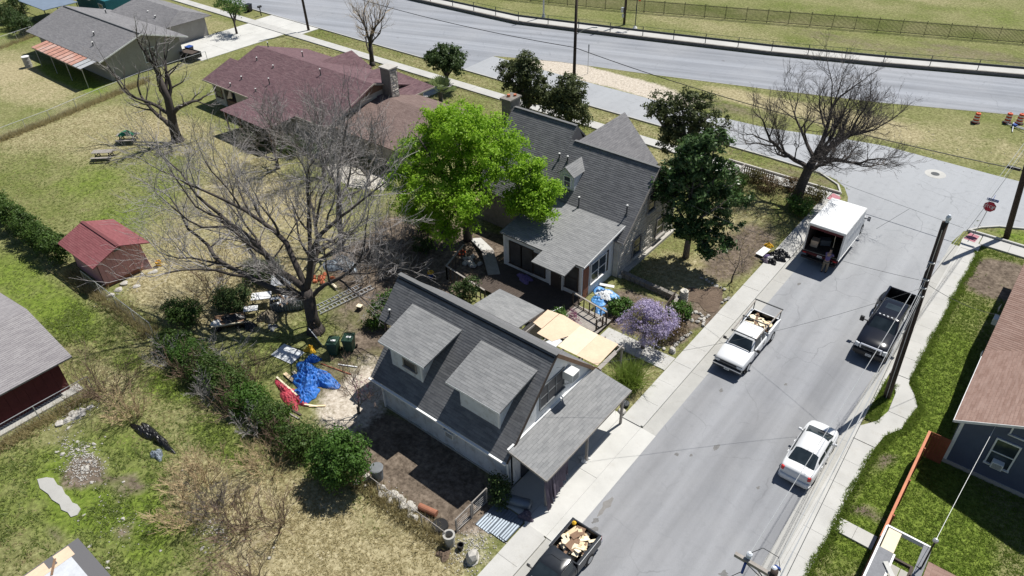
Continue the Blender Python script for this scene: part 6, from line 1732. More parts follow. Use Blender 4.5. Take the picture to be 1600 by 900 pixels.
rk = part('ladder_rack', 'grey_wood', wpk, lambda m: [m.bar((s * .72, .95, 1.8), (s * .84, -2.7, 1.82), .06, .07) for s in (-1, 1)])
part('rack_bar', 'dark_metal', rk, lambda m: [m.bar((-a, y_, 1.86), (a, y_, 1.86), .06, .06) for y_, a in ((.9, .78), (-.72, .82), (-2.68, .9))])
part('rack_post', 'dark_metal', rk, lambda m: [m.bar((s * .84, y_, 1.15), (s * a, y_, 1.82), .05) for s in (-1, 1) for y_, a in ((-.86, .78), (-2.55, .84))])
scrap_wood('scrap_wood', 'pale wood offcuts in the bed of the white pickup', (-10.3, 36.1, 0), .8, .85, .66, 26, 71)

# ---- black crew cab pick-up with double rear wheels
bk_ = thing('black_pickup', 'black crew cab pickup with wide rear fenders and chrome grille at the right kerb', 'pickup truck', (-4.22, 40.95, 0), PI)
st_ = [(1.0, .97, .5, 1.32), (1.7, .98, .5, 1.31), (2.5, .96, .52, 1.26), (3.05, .93, .56, 1.2), (3.2, .88, .6, 1.1)]
part('hood', 'car_black', bk_, lambda m: m.loft([body_ring(*s_, .05) for s_ in st_]), smooth='auto')
part('cab_body', 'car_black', bk_, lambda m: m.loft([body_ring(y_, .97, .5, 1.3, .0) for y_ in (-1.3, 1.01)]), bevel=.02)
greenhouse(bk_, 'car_black', (-1.28, 1.65, .86, 1.28), (-1.12, .92, .68, 1.92), split=(.4,))
part('sunroof', 'car_glass', bk_, lambda m: m.bb(-.4, .4, -.55, .05, 1.935, 1.942))
for x_ in (-.46, -.23, 0, .23, .46):
    part('clearance_light', 'lamp_clear', bk_, lambda m: m.box((x_, .84, 1.935), (.1, .09, .035)), bevel=.01)
open_bed(bk_, 'car_black', -3.25, -1.36, .95, .55, .75, 1.38)
for s in (-1, 1):
    part('rear_fender', 'car_black', bk_, lambda m: m.loft([[(s * .9, y_, .55), (s * (.95 + b_), y_, .55), (s * (.97 + b_), y_, .8), (s * (.95 + b_ * .8), y_, 1.02), (s * .94, y_, 1.14)] for y_, b_ in ((-3.1, .02), (-2.85, .2), (-2.5, .27), (-2.1, .27), (-1.75, .2), (-1.5, .02))]), bevel=.03)
    part('headlight', 'lamp_clear', bk_, lambda m: m.box((s * .78, 3.16, 1.0), (.26, .16, .28), rz=-s * .3), bevel=.03)
    part('tail_light', 'lamp_red', bk_, lambda m: m.box((s * .88, -3.27, 1.1), (.12, .05, .4)))
gl = part('grille', 'chrome', bk_, lambda m: m.box((0, 3.2, 1.0), (1.28, .14, .36), rx=-.1), bevel=.04)
part('grille_mesh', 'dark_metal', gl, lambda m: m.box((0, 3.265, 1.0), (1.08, .03, .24), rx=-.1))
part('emblem', 'black_plastic', gl, lambda m: [m.box((-.26 + k * .13, 3.29, 1.0), (.1, .02, .1), rx=-.1) for k in range(5)])
part('front_bumper', 'black_plastic', bk_, lambda m: (m.box((0, 3.24, .64), (1.86, .24, .3)), m.box((0, 3.3, .48), (1.5, .16, .1))), bevel=.05)
plate(bk_, 3.375, .62, 1)
part('rear_bumper', 'chrome', bk_, lambda m: m.box((0, -3.34, .66), (1.8, .18, .22)), bevel=.03)
mirrors(bk_, .93, 1.2, 1.42, (.24, .14, .34), .2)
doors_lines(bk_, .97, (-.25, .95), .6, 1.26)
handle(bk_, .97, -.12, 1.1, 'chrome')
handle(bk_, .97, -1.1, 1.1, 'chrome')
wheels(bk_, [(.86, 2.15), (-.86, 2.15)], .41, .27, 'chrome')
wheels(bk_, [(1.02, -2.3), (-1.02, -2.3)], .41, .4, 'chrome')
part('underbody', 'black_plastic', bk_, lambda m: m.bb(-.8, .8, -3.1, 2.95, .38, .56))
part('window_sticker', 'white_plastic', bk_, lambda m: m.box((-.815, -.05, 1.62), (.012, .5, .24), ry=.3))

# ---- dark compact pick-up at the bottom edge
dp = thing('charcoal_pickup', 'charcoal compact pickup with an open bed of wood at the bottom of the picture', 'pickup truck', (-10.42, 15.1, 0), PI)
st_ = [(.95, .78, .4, 1.0), (1.5, .79, .38, 1.0), (2.1, .78, .4, .95), (2.45, .74, .46, .88)]
part('hood', 'car_charcoal', dp, lambda m: m.loft([body_ring(*s_) for s_ in st_]), smooth='auto')
part('cab_body', 'car_charcoal', dp, lambda m: m.loft([body_ring(y_, .79, .38, 1.0, .0) for y_ in (-.42, .96)]), bevel=.02)
greenhouse(dp, 'car_charcoal', (-.42, 1.3, .72, .98), (-.36, .5, .56, 1.56), split=())
open_bed(dp, 'car_charcoal', -2.35, -.46, .8, .42, .58, 1.1)
part('bed_trim', 'galvanised', dp, lambda m: [m.bb(*sorted((s * .81, s * .825)), -2.3, -.5, 1.085, 1.1) for s in (-1, 1)])
for s in (-1, 1):
    part('tail_light', 'lamp_red', dp, lambda m: m.box((s * .74, -2.37, .84), (.1, .05, .3)))
    part('headlight', 'lamp_clear', dp, lambda m: m.box((s * .56, 2.46, .74), (.3, .06, .15)))
part('rear_bumper', 'chrome', dp, lambda m: m.box((0, -2.46, .5), (1.56, .16, .17)), bevel=.03)
part('front_bumper', 'black_plastic', dp, lambda m: m.box((0, 2.52, .48), (1.55, .14, .22)), bevel=.03)
mirrors(dp, .79, .85, 1.05, (.17, .09, .13), .05)
doors_lines(dp, .79, (-.3, .9), .45, .97)
wheels(dp, [(.72, -1.45), (-.72, -1.45), (.72, 1.6), (-.72, 1.6)], .32, .2)
part('underbody', 'black_plastic', dp, lambda m: m.bb(-.65, .65, -2.2, 2.3, .28, .42))
part('wiper', 'black_plastic', dp, lambda m: (m.bar((-.5, 1.28, 1.02), (0.0, 1.18, 1.09), .02), m.bar((.05, 1.28, 1.02), (.5, 1.18, 1.09), .02)))
scrap_wood('scrap_wood', 'heap of pale wood offcuts filling the bed of the charcoal pickup', (-10.42, 16.5, 0), .7, .92, .6, 60, 73, h=.55)
part('bundle', 'yellow_plastic', None, lambda m: m.lathe([(.02, 0), (.1, .03), (.11, .12), (.03, .2)], (0, 0, 0), 8), loc=(-10.98, 17.2, 1.05))
tag(bpy.data.objects['bundle'], 'small yellow rag in the corner of the charcoal pickup bed', 'rag')

# ---- box truck, roller door open
bt = thing('box_truck', 'white box truck with its rear door open at the left kerb', 'truck', (-10.13, 48.0, 0), 0)
part('box_roof', 'truck_white', bt, lambda m: m.bb(-1.24, 1.24, -2.35, 1.95, 3.04, 3.1), bevel=.03)
part('roof_seam', 'galvanised', bt, lambda m: [m.bb(-1.2, 1.2, y_, y_ + .025, 3.1, 3.106) for y_ in (-1.4, -.3, .8)])
for s in (-1, 1):
    part('panel_seam', 'pale_roof', bt, lambda m: [m.bb(*sorted((s * 1.24, s * 1.245)), y_, y_ + .02, .92, 2.97) for y_ in (-1.7, -.9, -.1, .7, 1.5)])
    part('box_side', 'truck_white', bt, lambda m: m.bb(*sorted((s * 1.24, s * 1.19)), -2.32, 1.95, .85, 3.04))
    part('side_rail', 'trim_white', bt, lambda m: (m.bb(*sorted((s * 1.262, s * 1.2)), -2.33, 1.95, .8, .9), m.bb(*sorted((s * 1.255, s * 1.2)), -2.33, 1.95, 2.98, 3.04)))
    part('letter_block', 'pale_roof', bt, lambda m: [m.bb(*sorted((s * 1.241, s * 1.246)), -1.3 + k * .42, -1.3 + k * .42 + .3, 1.75, 2.2) for k in range(7)])
part('shade_lining', 'dark_wood', bt, lambda m: (m.bb(-1.19, -1.175, -2.28, 1.89, .9, 2.86), m.bb(1.175, 1.19, -2.28, 1.89, .9, 2.86), m.bb(-1.175, 1.175, 1.885, 1.9, .9, 2.86)))  # dark lining added to deepen the shade inside the open box
part('box_front', 'truck_white', bt, lambda m: m.bb(-1.19, 1.19, 1.9, 1.95, .85, 3.04))
part('box_floor', 'dark_wood', bt, lambda m: m.bb(-1.19, 1.19, -2.3, 1.9, .82, .9))
part('rear_frame', 'galvanised', bt, lambda m: (m.bb(-1.25, -1.15, -2.37, -2.3, .8, 3.06), m.bb(1.15, 1.25, -2.37, -2.3, .8, 3.06), m.bb(-1.15, 1.15, -2.37, -2.3, 2.93, 3.06)))
part('rear_sill', 'barn_red', bt, lambda m: (m.bb(-1.25, 1.25, -2.42, -2.3, .72, .9), m.bb(-1.15, 1.15, -2.33, -2.28, 2.72, 2.93)))
part('roller_slat', 'barn_red', bt, lambda m: [m.bb(-1.1, 1.1, -2.2 + k * .32, -2.2 + k * .32 + .3, 2.88, 2.92) for k in range(8)])
part('rear_bumper', 'black_metal', bt, lambda m: (m.bb(-1.2, 1.2, -2.6, -2.4, .45, .58), m.bb(-.9, -.8, -2.5, -2.3, .5, .75), m.bb(.8, .9, -2.5, -2.3, .5, .75)))
for s in (-1, 1):
    part('tail_light', 'lamp_red', bt, lambda m: m.box((s * 1.05, -2.43, .8), (.2, .03, .08)))
plate(bt, -2.43, .8, -1)
part('cab', 'truck_white', bt, lambda m: m.loft([cab_ring(1.98, 3.9, .98, .5), cab_ring(1.98, 3.85, 1.0, 1.2), cab_ring(2.0, 3.2, .92, 2.0), cab_ring(2.1, 3.05, .82, 2.08)]), bevel=.03)
part('windscreen', 'car_glass', bt, lambda m: panel(m, [(.85, 3.86, 1.25), (-.85, 3.86, 1.25), (-.8, 3.25, 1.96), (.8, 3.25, 1.96)], .02, .98, .03, .97, .004))
part('hood', 'truck_white', bt, lambda m: m.loft([body_ring(y_, w_, .5, z_) for y_, w_, z_ in ((3.7, .96, 1.25), (4.4, .92, 1.15), (4.6, .85, 1.0))]), bevel=.03)
mirrors(bt, 1.0, 3.4, 1.5, (.2, .1, .34), .22)
wheels(bt, [(.92, -1.35), (-.92, -1.35), (.88, 3.6), (-.88, 3.6)], .4, .3)
part('chassis', 'black_metal', bt, lambda m: (m.bb(-.5, -.38, -2.4, 4.3, .45, .8), m.bb(.38, .5, -2.4, 4.3, .45, .8), m.bb(1.0, 1.2, -.7, .6, .4, .8), m.bb(-1.2, -1.0, -.7, .6, .4, .8)))
# load inside the box, each piece a thing
for nm, lb, mt, c_, d_, rz_ in (('moving_box', 'brown carton deep inside the box truck', 'plywood', (-10.7, 48.9, 1.25), (.6, .5, .7), .2), ('plastic_tub', 'blue grey plastic tub propped inside the box truck', 'grey_plastic', (-10.4, 47.2, 1.3), (.7, .5, .4), .5),
                                 ('dresser', 'dark dresser against the right wall inside the box truck', 'brown_wood', (-9.3, 48.6, 1.5), (.5, 1.0, 1.2), 0), ('moving_box', 'tan carton by the left wall inside the box truck', 'plywood', (-10.9, 46.6, 1.15), (.5, .5, .5), .1)):
    o = thing(nm, lb, 'box' if 'box' in nm or 'tub' in nm else 'dresser', (c_[0], c_[1], .9), rz_)
    part('body', mt, o, lambda m: m.box((0, 0, d_[2] / 2), d_), bevel=.02)
    part('top', mt, o, lambda m: m.box((0, 0, d_[2] + .015), (d_[0] * 1.04, d_[1] * 1.04, .03)))
po = thing('broom', 'pale pole standing inside the box truck', 'broom', (-9.55, 46.2, .9))
part('handle', 'pale_wood', po, lambda m: m.tube([(0, 0, .1), (-.1, .2, 1.5)], .018, 6))
part('head', 'dark_wood', po, lambda m: m.box((0, 0, .06), (.3, .08, .12)))

# ---- person at the back of the truck


def skin_mesh(name, mat, verts, edges, radii, parent, sub=2, root=0):
    me = bpy.data.meshes.new(name)
    me.from_pydata(verts, edges, [])
    o = bpy.data.objects.new(name, me)
    C.objects.link(o)
    o.parent = parent
    sk = o.modifiers.new('skin', 'SKIN')
    for i, v in enumerate(me.skin_vertices[0].data):
        r = radii[i]
        v.radius = r if isinstance(r, tuple) else (r, r)
        v.use_root = i == root
    sb = o.modifiers.new('sub', 'SUBSURF')
    sb.levels = sb.render_levels = sub
    me.materials.append(MATS[mat])
    return o


pe = thing('person', 'person in a purple shirt and khaki trousers leaning into the open truck', 'person', (-9.5, 45.2, 0), 0)
Vb = [(0, 0, .92), (0, .06, 1.1), (0, .2, 1.32), (0, .28, 1.44), (0, .33, 1.52), (0, .4, 1.6), (0, .42, 1.7),
      (.1, 0, .86), (.12, .05, .48), (.12, -.02, .09), (.13, .14, .04), (-.1, 0, .86), (-.12, -.03, .48), (-.13, -.1, .09), (-.14, .06, .04),
      (.19, .26, 1.38), (.26, .42, 1.16), (.2, .66, 1.12), (.19, .74, 1.12), (-.19, .26, 1.38), (-.26, .44, 1.18), (-.18, .68, 1.1), (-.17, .76, 1.1)]
Eb = [(0, 1), (1, 2), (2, 3), (3, 4), (4, 5), (5, 6), (0, 7), (7, 8), (8, 9), (9, 10), (0, 11), (11, 12), (12, 13), (13, 14), (2, 15), (15, 16), (16, 17), (17, 18), (2, 19), (19, 20), (20, 21), (21, 22)]
Rb = [(.15, .11), (.14, .1), (.16, .11), (.09, .08), .055, .09, .085, .095, .065, .045, .04, .095, .065, .045, .04, .06, .045, .033, .03, .06, .045, .033, .03]
skin_mesh('body', 'skin', Vb, Eb, Rb, pe)
skin_mesh('shirt', 'purple_cloth', [(0, -.01, .9), (0, .06, 1.1), (0, .2, 1.33), (0, .265, 1.42), (.19, .26, 1.38), (.245, .38, 1.22), (-.19, .26, 1.38), (-.245, .39, 1.23)], [(0, 1), (1, 2), (2, 3), (2, 4), (4, 5), (2, 6), (6, 7)], [(.175, .135), (.165, .125), (.185, .135), .085, .08, .068, .08, .068], pe)
skin_mesh('trousers', 'khaki', [(0, 0, .93), (.1, 0, .84), (.12, .05, .48), (.12, -.02, .12), (-.1, 0, .84), (-.12, -.03, .48), (-.13, -.1, .12)], [(0, 1), (1, 2), (2, 3), (0, 4), (4, 5), (5, 6)], [(.165, .125), .115, .085, .072, .115, .085, .072], pe)
part('hair', 'hair_dark', pe, lambda m: m.lathe([(.03, -.02), (.098, .0), (.108, .05), (.085, .1), (.03, .125)], (0, .405, 1.66), 12), smooth=True)
for s in (-1, 1):
    part('shoe', 'black_plastic', pe, lambda m: m.box((s * .13, .05 if s > 0 else -.03, .05), (.1, .27, .1)), bevel=.03)
    for k in range(4):
        skin_mesh('finger', 'skin', [(s * .19 - .03 + k * .02, .74, 1.11), (s * .19 - .032 + k * .021, .79, 1.105), (s * .19 - .03 + k * .02, .82, 1.085)], [(0, 1), (1, 2)], [.009, .008, .007], pe, 1)
    skin_mesh('thumb', 'skin', [(s * .19 - s * .03, .71, 1.11), (s * .19 - s * .06, .74, 1.1), (s * .19 - s * .065, .77, 1.09)], [(0, 1), (1, 2)], [.01, .009, .008], pe, 1)
# ------------------------------------------------------------------ poles, wires


def sag_wire(name, label, a, b, sag, r, mat, group=None, cat='cable'):
    a, b = Vector(a), Vector(b)
    n = 18
    m = MB()
    m.tube([a.lerp(b, k / n) - Vector((0, 0, sag * 4 * (k / n) * (1 - k / n))) for k in range(n + 1)], r, 5)
    return tag(m.build(name, mat, None), label, cat, group)


def utility_pole(label, loc, h, top_dx=0.0, r=.15, cross=False, lamp=False, can=False):
    o = thing('utility_pole', label, 'pole', loc, 0, 'wooden utility poles')
    part('shaft', 'pole_wood', o, lambda m: m.tube([(0, 0, -.2), (top_dx * .5, 0, h * .5), (top_dx, 0, h)], [r, r * .88, r * .74], 12), smooth=True)
    if cross:
        part('crossarm', 'grey_wood', o, lambda m: m.bb(-1.25, .35, -.06, .06, h - .35, h - .22))
        part('brace', 'dark_metal', o, lambda m: (m.bar((-.7, .07, h - .3), (0, .1, h - 1.0), .03), m.bar((-1.0, -.02, h - .3), (-.15, .1, h - .9), .025)))
        for x_ in (-.85, -.05):
            part('insulator', 'insulator', o, lambda m: m.lathe([(.03, 0), (.09, .04), (.05, .1), (.1, .14), (.1, .2), (.04, .26)], (x_, .1, h - .22), 10))
        part('cutout', 'sign_blue', o, lambda m: (m.tube([(-.85, -.1, h - .3), (-.85, -.2, h - .7)], .045, 8), m.tube([(-.05, .2, h - .05), (.05, .4, h - .35)], .06, 8)))
        part('jumper', 'black_metal', o, lambda m: (m.tube([(-.85, .1, h), (-.6, .5, h + .05), (-.1, .6, h - .1), (.1, .5, h - .6)], .012, 5), m.tube([(-.9, -.2, h - .7), (-1.2, -.5, h - 1.0), (-1.1, -.8, h - 1.7), (-.5, -.6, h - 2.4), (0, -.15, h - 2.6)], .012, 5)))
    if can:
        part('top_insulator', 'insulator', o, lambda m: m.lathe([(.05, 0), (.1, .05), (.07, .12), (.12, .17), (.12, .3), (.06, .42)], (top_dx + .06, 0, h), 10))
        part('bracket', 'galvanised', o, lambda m: m.bar((top_dx * .98, -.02, h - .3), (top_dx + .06, 0, h + .05), .05))
        part('conduit', 'galvanised', o, lambda m: m.tube([(.0, -r * 1.02, 0), (top_dx * .5, -r * .95, h * .5), (top_dx * .97, -r * .82, h * .97)], .016, 6))
        part('guy_clamp', 'galvanised', o, lambda m: [m.box((top_dx * z_ / h, -r * .9, z_), (.3, .12, .06)) for z_ in (7.2, 7.7, 8.2, 9.2)])
    if lamp:
        part('lamp_arm', 'galvanised', o, lambda m: m.tube([(top_dx, .1, 7.3), (.8, .15, 7.85), (1.9, .2, 8.3)], .04, 6))
        part('lamp_head', 'white_plastic', o, lambda m: m.box((2.1, .2, 8.32), (.5, .2, .12), ry=-.2), bevel=.04)
    return o


utility_pole('tall dark wooden pole behind the stone house carrying a street lamp arm', (-39.8, 58.1, 0), 11.5, .0, .17, lamp=True)
utility_pole('dark wooden pole beside the white driveway at the main road', (-81.85, 57.9, 0), 11.5, -.35, .17)
utility_pole('dark wooden pole in the grass notch of the right pavement', (-2.35, 35.4, 0), 11.4, -.49, .2, can=True)
utility_pole('leaning dark wooden pole in the green corner verge', (-.52, 57.44, 0), 11.2, -1.4, .21)
utility_pole('wooden pole with a crossarm seen from above at the bottom of the picture', (-2.0, 14.6, 0), 9.5, .0, .16, cross=True)
o = utility_pole('wooden pole with a grey service box beyond the guard rail', (-49.7, 83.6, 0), 10.5, .1, .16)
part('service_box', 'galvanised', o, lambda m: (m.box((-.25, -.15, 1.9), (.35, .3, .6)), m.box((-.1, -.2, 1.2), (.25, .2, .4))))
lp = thing('light_pole', 'grey steel light pole beyond the guard rail', 'pole', (-60.2, 80.2, 0))
part('shaft', 'galvanised', lp, lambda m: m.tube([(0, 0, 0), (0, 0, 9.5)], [.13, .08], 10))
part('base', 'galvanised', lp, lambda m: m.lathe([(.26, 0), (.26, .08), (.18, .35), (.14, .5)], (0, 0, 0), 12))
sp_ = thing('signal_post', 'thin post with an orange pedestrian box beyond the guard rail', 'sign post', (-47.8, 83.2, 0))
part('post', 'dark_metal', sp_, lambda m: m.tube([(0, 0, 0), (0, 0, 2.2), (.1, 0, 5.5)], .06, 8))
part('sign', 'grey_plastic', sp_, lambda m: m.box((-.35, 0, 4.6), (.6, .05, 1.0)))
part('box', 'orange_plastic', sp_, lambda m: m.box((.35, 0, 3.6), (.22, .2, .3)))
part('arm', 'galvanised', sp_, lambda m: m.box((.3, .0, 5.0), (.12, .1, 2.6)))
part('base', 'white_plastic', sp_, lambda m: m.lathe([(.3, 0), (.3, .06), (.12, .3)], (0, 0, 0), 10))
tp = thing('marker_post', 'thin steel marker post on the pale gravel between the roads', 'post', (-43.8, 66.6, 0))
part('post', 'galvanised', tp, lambda m: m.bar((0, 0, 0), (0, 0, 3.0), .05))
part('sign', 'grey_plastic', tp, lambda m: m.box((0, 0, 2.85), (.12, .04, .8)))
sag_wire('cable', 'thick black cable from the lamp pole to the leaning corner pole', (-39.8, 58.0, 6.1), (-1.2, 57.4, 5.3), .75, .035, 'black_metal')
sag_wire('cable', 'thick black cable from the lamp pole to the pole by the driveway', (-39.8, 58.0, 6.1), (-82, 57.8, 6.4), .7, .035, 'black_metal')
part('cable_splice', 'black_plastic', None, lambda m: m.box((0, 0, 0), (.9, .2, .22)), bevel=.05, loc=(-1.9, 57.4, 5.3))
tag(bpy.data.objects['cable_splice'], 'black splice box on the thick cable at the corner pole', 'splice box')
for k, (x0, z0, x1, z1, mt, lb) in enumerate(((-2.8, 9.2, -2.85, 9.45, 'galvanised', 'pale'), (-2.75, 8.2, -2.05, 9.45, 'galvanised', 'pale'), (-2.7, 7.7, -1.85, 8.4, 'galvanised', 'pale'), (-2.6, 7.2, -1.75, 7.6, 'dark_metal', 'dark'), (-2.65, 7.4, -1.9, 8.0, 'galvanised', 'pale'))):
    sag_wire('overhead_wire', ('topmost', 'second highest', 'middle', 'lowest dark', 'second lowest')[k] + ' overhead wire between the pavement pole and the crossarm pole', (x0, 35.35, z0), (x1, 14.7, z1), .25 + .05 * k, .013, mt, 'wires along the right pavement')
for k, (z0, z1) in enumerate(((9.2, 9.4), (8.2, 8.3), (7.6, 7.6))):
    sag_wire('overhead_wire', ('upper pale', 'middle pale', 'lower dark')[k] + ' overhead wire between the pavement pole and the leaning corner pole', (-2.72, 35.4, z0), (-1.5, 57.4, z1), .4, .013, 'galvanised' if k < 2 else 'dark_metal', 'wires towards the corner pole')
sag_wire('service_wire', 'thin service wire crossing the street to the stone gable', (-2.7, 35.4, 8.0), (-20.2, 39.9, 5.4), .7, .009, 'dark_metal')
sag_wire('service_wire', 'thin service wire crossing the street to the garage house gable', (-2.7, 35.4, 7.6), (-15.0, 21.2, 5.6), .8, .008, 'dark_metal')
sag_wire('service_wire', 'thin service wire over the lawn to the blue house', (-2.65, 35.4, 7.9), (1.2, 42.0, 3.4), .3, .012, 'dark_metal')
sag_wire('service_wire', 'pale twisted wire from the porch mast to the blue wall', (1.95, 23.76, 4.0), (2.53, 32.53, 3.5), .7, .01, 'trim_white')

# ------------------------------------------------------------------ road furniture
ss = thing('stop_sign', 'red octagonal stop sign with a blue street name blade at the corner', 'sign', (-2.48, 56.98, 0))
part('post', 'galvanised', ss, lambda m: m.bar((0, 0, 0), (.22, 0, 2.95), .05))
oc = [(math.cos(PI / 8 + k * PI / 4) * .4, 0, math.sin(PI / 8 + k * PI / 4) * .4) for k in range(8)]
fa = part('face', 'sign_red', ss, lambda m: m.prism([(x_ + .19, -.035, z_ + 2.25) for x_, _, z_ in oc], (0, -.006, 0)))
part('border', 'white_plastic', ss, lambda m: m.prism([(x_ * 1.05 + .19, -.028, z_ * 1.05 + 2.25) for x_, _, z_ in oc], (0, -.006, 0)))


def lettering(text, size, mat, parent, loc, rot, name='lettering'):
    cu = bpy.data.curves.new(name, 'FONT')
    cu.body = text
    cu.size = size
    cu.align_x = 'CENTER'
    cu.align_y = 'CENTER'
    cu.extrude = .002
    t = bpy.data.objects.new('tmp_text', cu)
    C.objects.link(t)
    bpy.context.view_layer.update()
    me = bpy.data.meshes.new_from_object(t.evaluated_get(bpy.context.evaluated_depsgraph_get()))
    bpy.data.objects.remove(t)
    me.materials.clear()
    me.materials.append(MATS[mat])
    o = bpy.data.objects.new(name, me)
    C.objects.link(o)
    o.parent = parent
    o.location = loc
    o.rotation_euler = rot
    return o


lettering('STOP', .3, 'white_plastic', fa, (.19, -.046, 2.25), (PI / 2, 0, 0))
part('scrawl', 'white_plastic', fa, lambda m: (m.tube([(.33, -.045, 2.02), (.38, -.045, 2.18), (.42, -.045, 2.3), (.45, -.045, 2.2)], .012, 5), m.tube([(.3, -.045, 2.1), (.47, -.045, 2.26)], .01, 5), m.tube([(.34, -.045, 2.28), (.43, -.045, 2.08)], .01, 5)))
part('name_blade', 'sign_blue', ss, lambda m: (m.box((.21, 0, 2.78), (.75, .02, .2)), m.box((.22, 0, 2.98), (.02, .7, .18))))
part('blade_mark', 'white_plastic', ss, lambda m: [m.box((-.06 + .09 * k, -.012, 2.78), (.055, .004, .08)) for k in range(7)])
for k, (x_, y_, lb) in enumerate(((-7.0, 77.6, 'orange and white traffic barrel standing apart on the grass by the main road'), (-4.65, 79.3, 'orange and white traffic barrel next to the fallen sign frame'), (-3.75, 79.75, 'rightmost orange and white traffic barrel by the main road'))):
    o = thing('traffic_barrel', lb, 'traffic barrel', (x_, y_, 0), 0, 'traffic barrels by the main road')
    part('drum', 'orange_plastic', o, lambda m: m.lathe([(.29, 0), (.29, .1), (.27, .12), (.27, .38), (.25, .4), (.25, .66), (.23, .68), (.23, .92), (.2, .98), (.05, 1.0)], (0, 0, 0), 16))
    part('band', 'white_plastic', o, lambda m: [m.lathe([(.276 - q * .02, .15 + q * .28), (.274 - q * .02, .27 + q * .28)], (0, 0, 0), 16) for q in (0, 1, 2)])
    part('base', 'rubber', o, lambda m: m.lathe([(.42, 0), (.42, .05), (.3, .08)], (0, 0, 0), 14))
    part('handle', 'orange_plastic', o, lambda m: m.tube([(-.08, 0, .98), (0, 0, 1.08), (.08, 0, .98)], .025, 6))
sf = thing('sign_frame', 'white and blue folding sign frame lying by the traffic barrels', 'sign frame', (-3.9, 78.4, 0), -.6)
part('legs', 'pale_roof', sf, lambda m: (m.bar((-.9, 0, .08), (1.1, .2, .25), .07), m.bar((-.6, .5, .25), (.7, -.9, .08), .07), m.bar((0, .2, .2), (1.2, 1.0, .1), .07)))
part('hinge', 'blue_plastic', sf, lambda m: m.box((-.1, .1, .25), (.35, .3, .2)))
# barrier along the far side of the main road
RP = [(-120, 75.2), (-73, 75.9), (-61.4, 76.1), (-45, 80.15), (-30.1, 84.15), (-18.7, 87.95), (-5.5, 92.95), (12, 99.8), (40, 111)]


def along(pts, step):
    out = []
    for a, b in zip(pts[:-1], pts[1:]):
        L_ = math.dist(a, b)
        n_ = max(1, int(round(L_ / step)))
        for k in range(n_):
            t0, t1 = k / n_, (k + 1) / n_
            out.append(((a[0] + (b[0] - a[0]) * t0, a[1] + (b[1] - a[1]) * t0), (a[0] + (b[0] - a[0]) * t1, a[1] + (b[1] - a[1]) * t1)))
    return out


gr_ = thing('guard_rail', 'dark low wall with steel rail and posts along the far side of the main road', 'guard rail', (-40, 81, 0))
gm = Matrix.Translation((40, -81, 0))


def gpart(name, mat, fn):
    mb = MB()
    mb.m = gm
    fn(mb)
    return mb.build(name, mat, gr_)


for a, b in along(RP, 4.4):
    gpart('kerb_wall', 'stone_dark', lambda m: m.bar((*a, .17), (*b, .17), .3, .34))
    gpart('rail', 'dark_metal', lambda m: (m.bar((a[0], a[1] + .1, .98), (b[0], b[1] + .1, .98), .12, .24), m.bar((a[0], a[1] + .03, .98), (b[0], b[1] + .03, .98), .03, .1)))
    gpart('post', 'dark_metal', lambda m: m.bar((a[0], a[1] + .2, 0), (a[0], a[1] + .2, 1.45), .07))
    gpart('top_rail', 'green_bin', lambda m: m.bar((a[0], a[1] + .2, 1.45), (b[0], b[1] + .2, 1.45), .035))
# black iron park fence
IP = [(-120, 72 + 6.5), (-90, 79.5), (-68.8, 84.3), (-55.4, 87.9), (-40.2, 93.2), (-25.3, 98.5), (-7.8, 104.6), (12, 112), (40, 123)]
fn_ = thing('iron_fence', 'black iron picket fence along the park beyond the road', 'fence', (0, 0, 0))
pan = part('panel', 'black_metal', fn_, lambda m: (m.bar((0, 0, .15), (1, 0, .15), .045), m.bar((0, 0, 1.5), (1, 0, 1.5), .045), [m.bar((k / 19, 0, .08), (k / 19, 0, 1.62), .009, .02) for k in range(1, 19)]))
first = True
for a, b in along(IP, 2.6):
    if max(a[0], b[0]) < -88:
        continue
    p = pan if first else pan.copy()
    if not first:
        C.objects.link(p)
    first = False
    p.location = (a[0], a[1], 0)
    p.scale = (math.dist(a, b), 1, 1)
    p.rotation_euler = (0, 0, math.atan2(b[1] - a[1], b[0] - a[0]))
    q = part('post', 'black_metal', fn_, lambda m: m.bar((a[0], a[1], 0), (a[0], a[1], 1.75), .075))


def chain_link(name, label, pts, h=1.15, step=2.6, mat='galvanised', tilt=0.0, mesh=True, rail_mat=None):
    c0 = pts[0]
    o = thing(name, label, 'fence', (c0[0], c0[1], 0), 0, 'chain link fences')
    L = lambda p, z: (p[0] - c0[0], p[1] - c0[1], z)
    for a, b in along(pts, step):
        part('post', mat, o, lambda m: m.tube([L(a, 0), (a[0] - c0[0] + tilt, a[1] - c0[1], h)], .03, 6))
        part('top_rail', rail_mat or mat, o, lambda m: m.tube([L(a, h), L(b, h)], .022, 6))
        if mesh:
            m = MB()
            d = math.dist(a, b)
            n_ = int(d / .16)
            for k in range(n_):
                for s in (0, 1):
                    t0, t1 = k / n_, min(1, max(0, (k + (1 if s else -1) * h / .16 * .55) / n_))
                    e = abs(t1 - t0) * n_ * .16 / (h * .55)
                    p0 = (a[0] + (b[0] - a[0]) * t0, a[1] + (b[1] - a[1]) * t0)
                    p1 = (a[0] + (b[0] - a[0]) * t1, a[1] + (b[1] - a[1]) * t1)
                    m.tube([L(p0, .04), L(p1, .04 + (h - .06) * min(1, e))], .0035, 3, False)
            m.build('wire_mesh', mat, o, kind='stuff')
    b = pts[-1]
    part('post', mat, o, lambda m: m.tube([L(b, 0), L(b, h)], .03, 6))
    return o


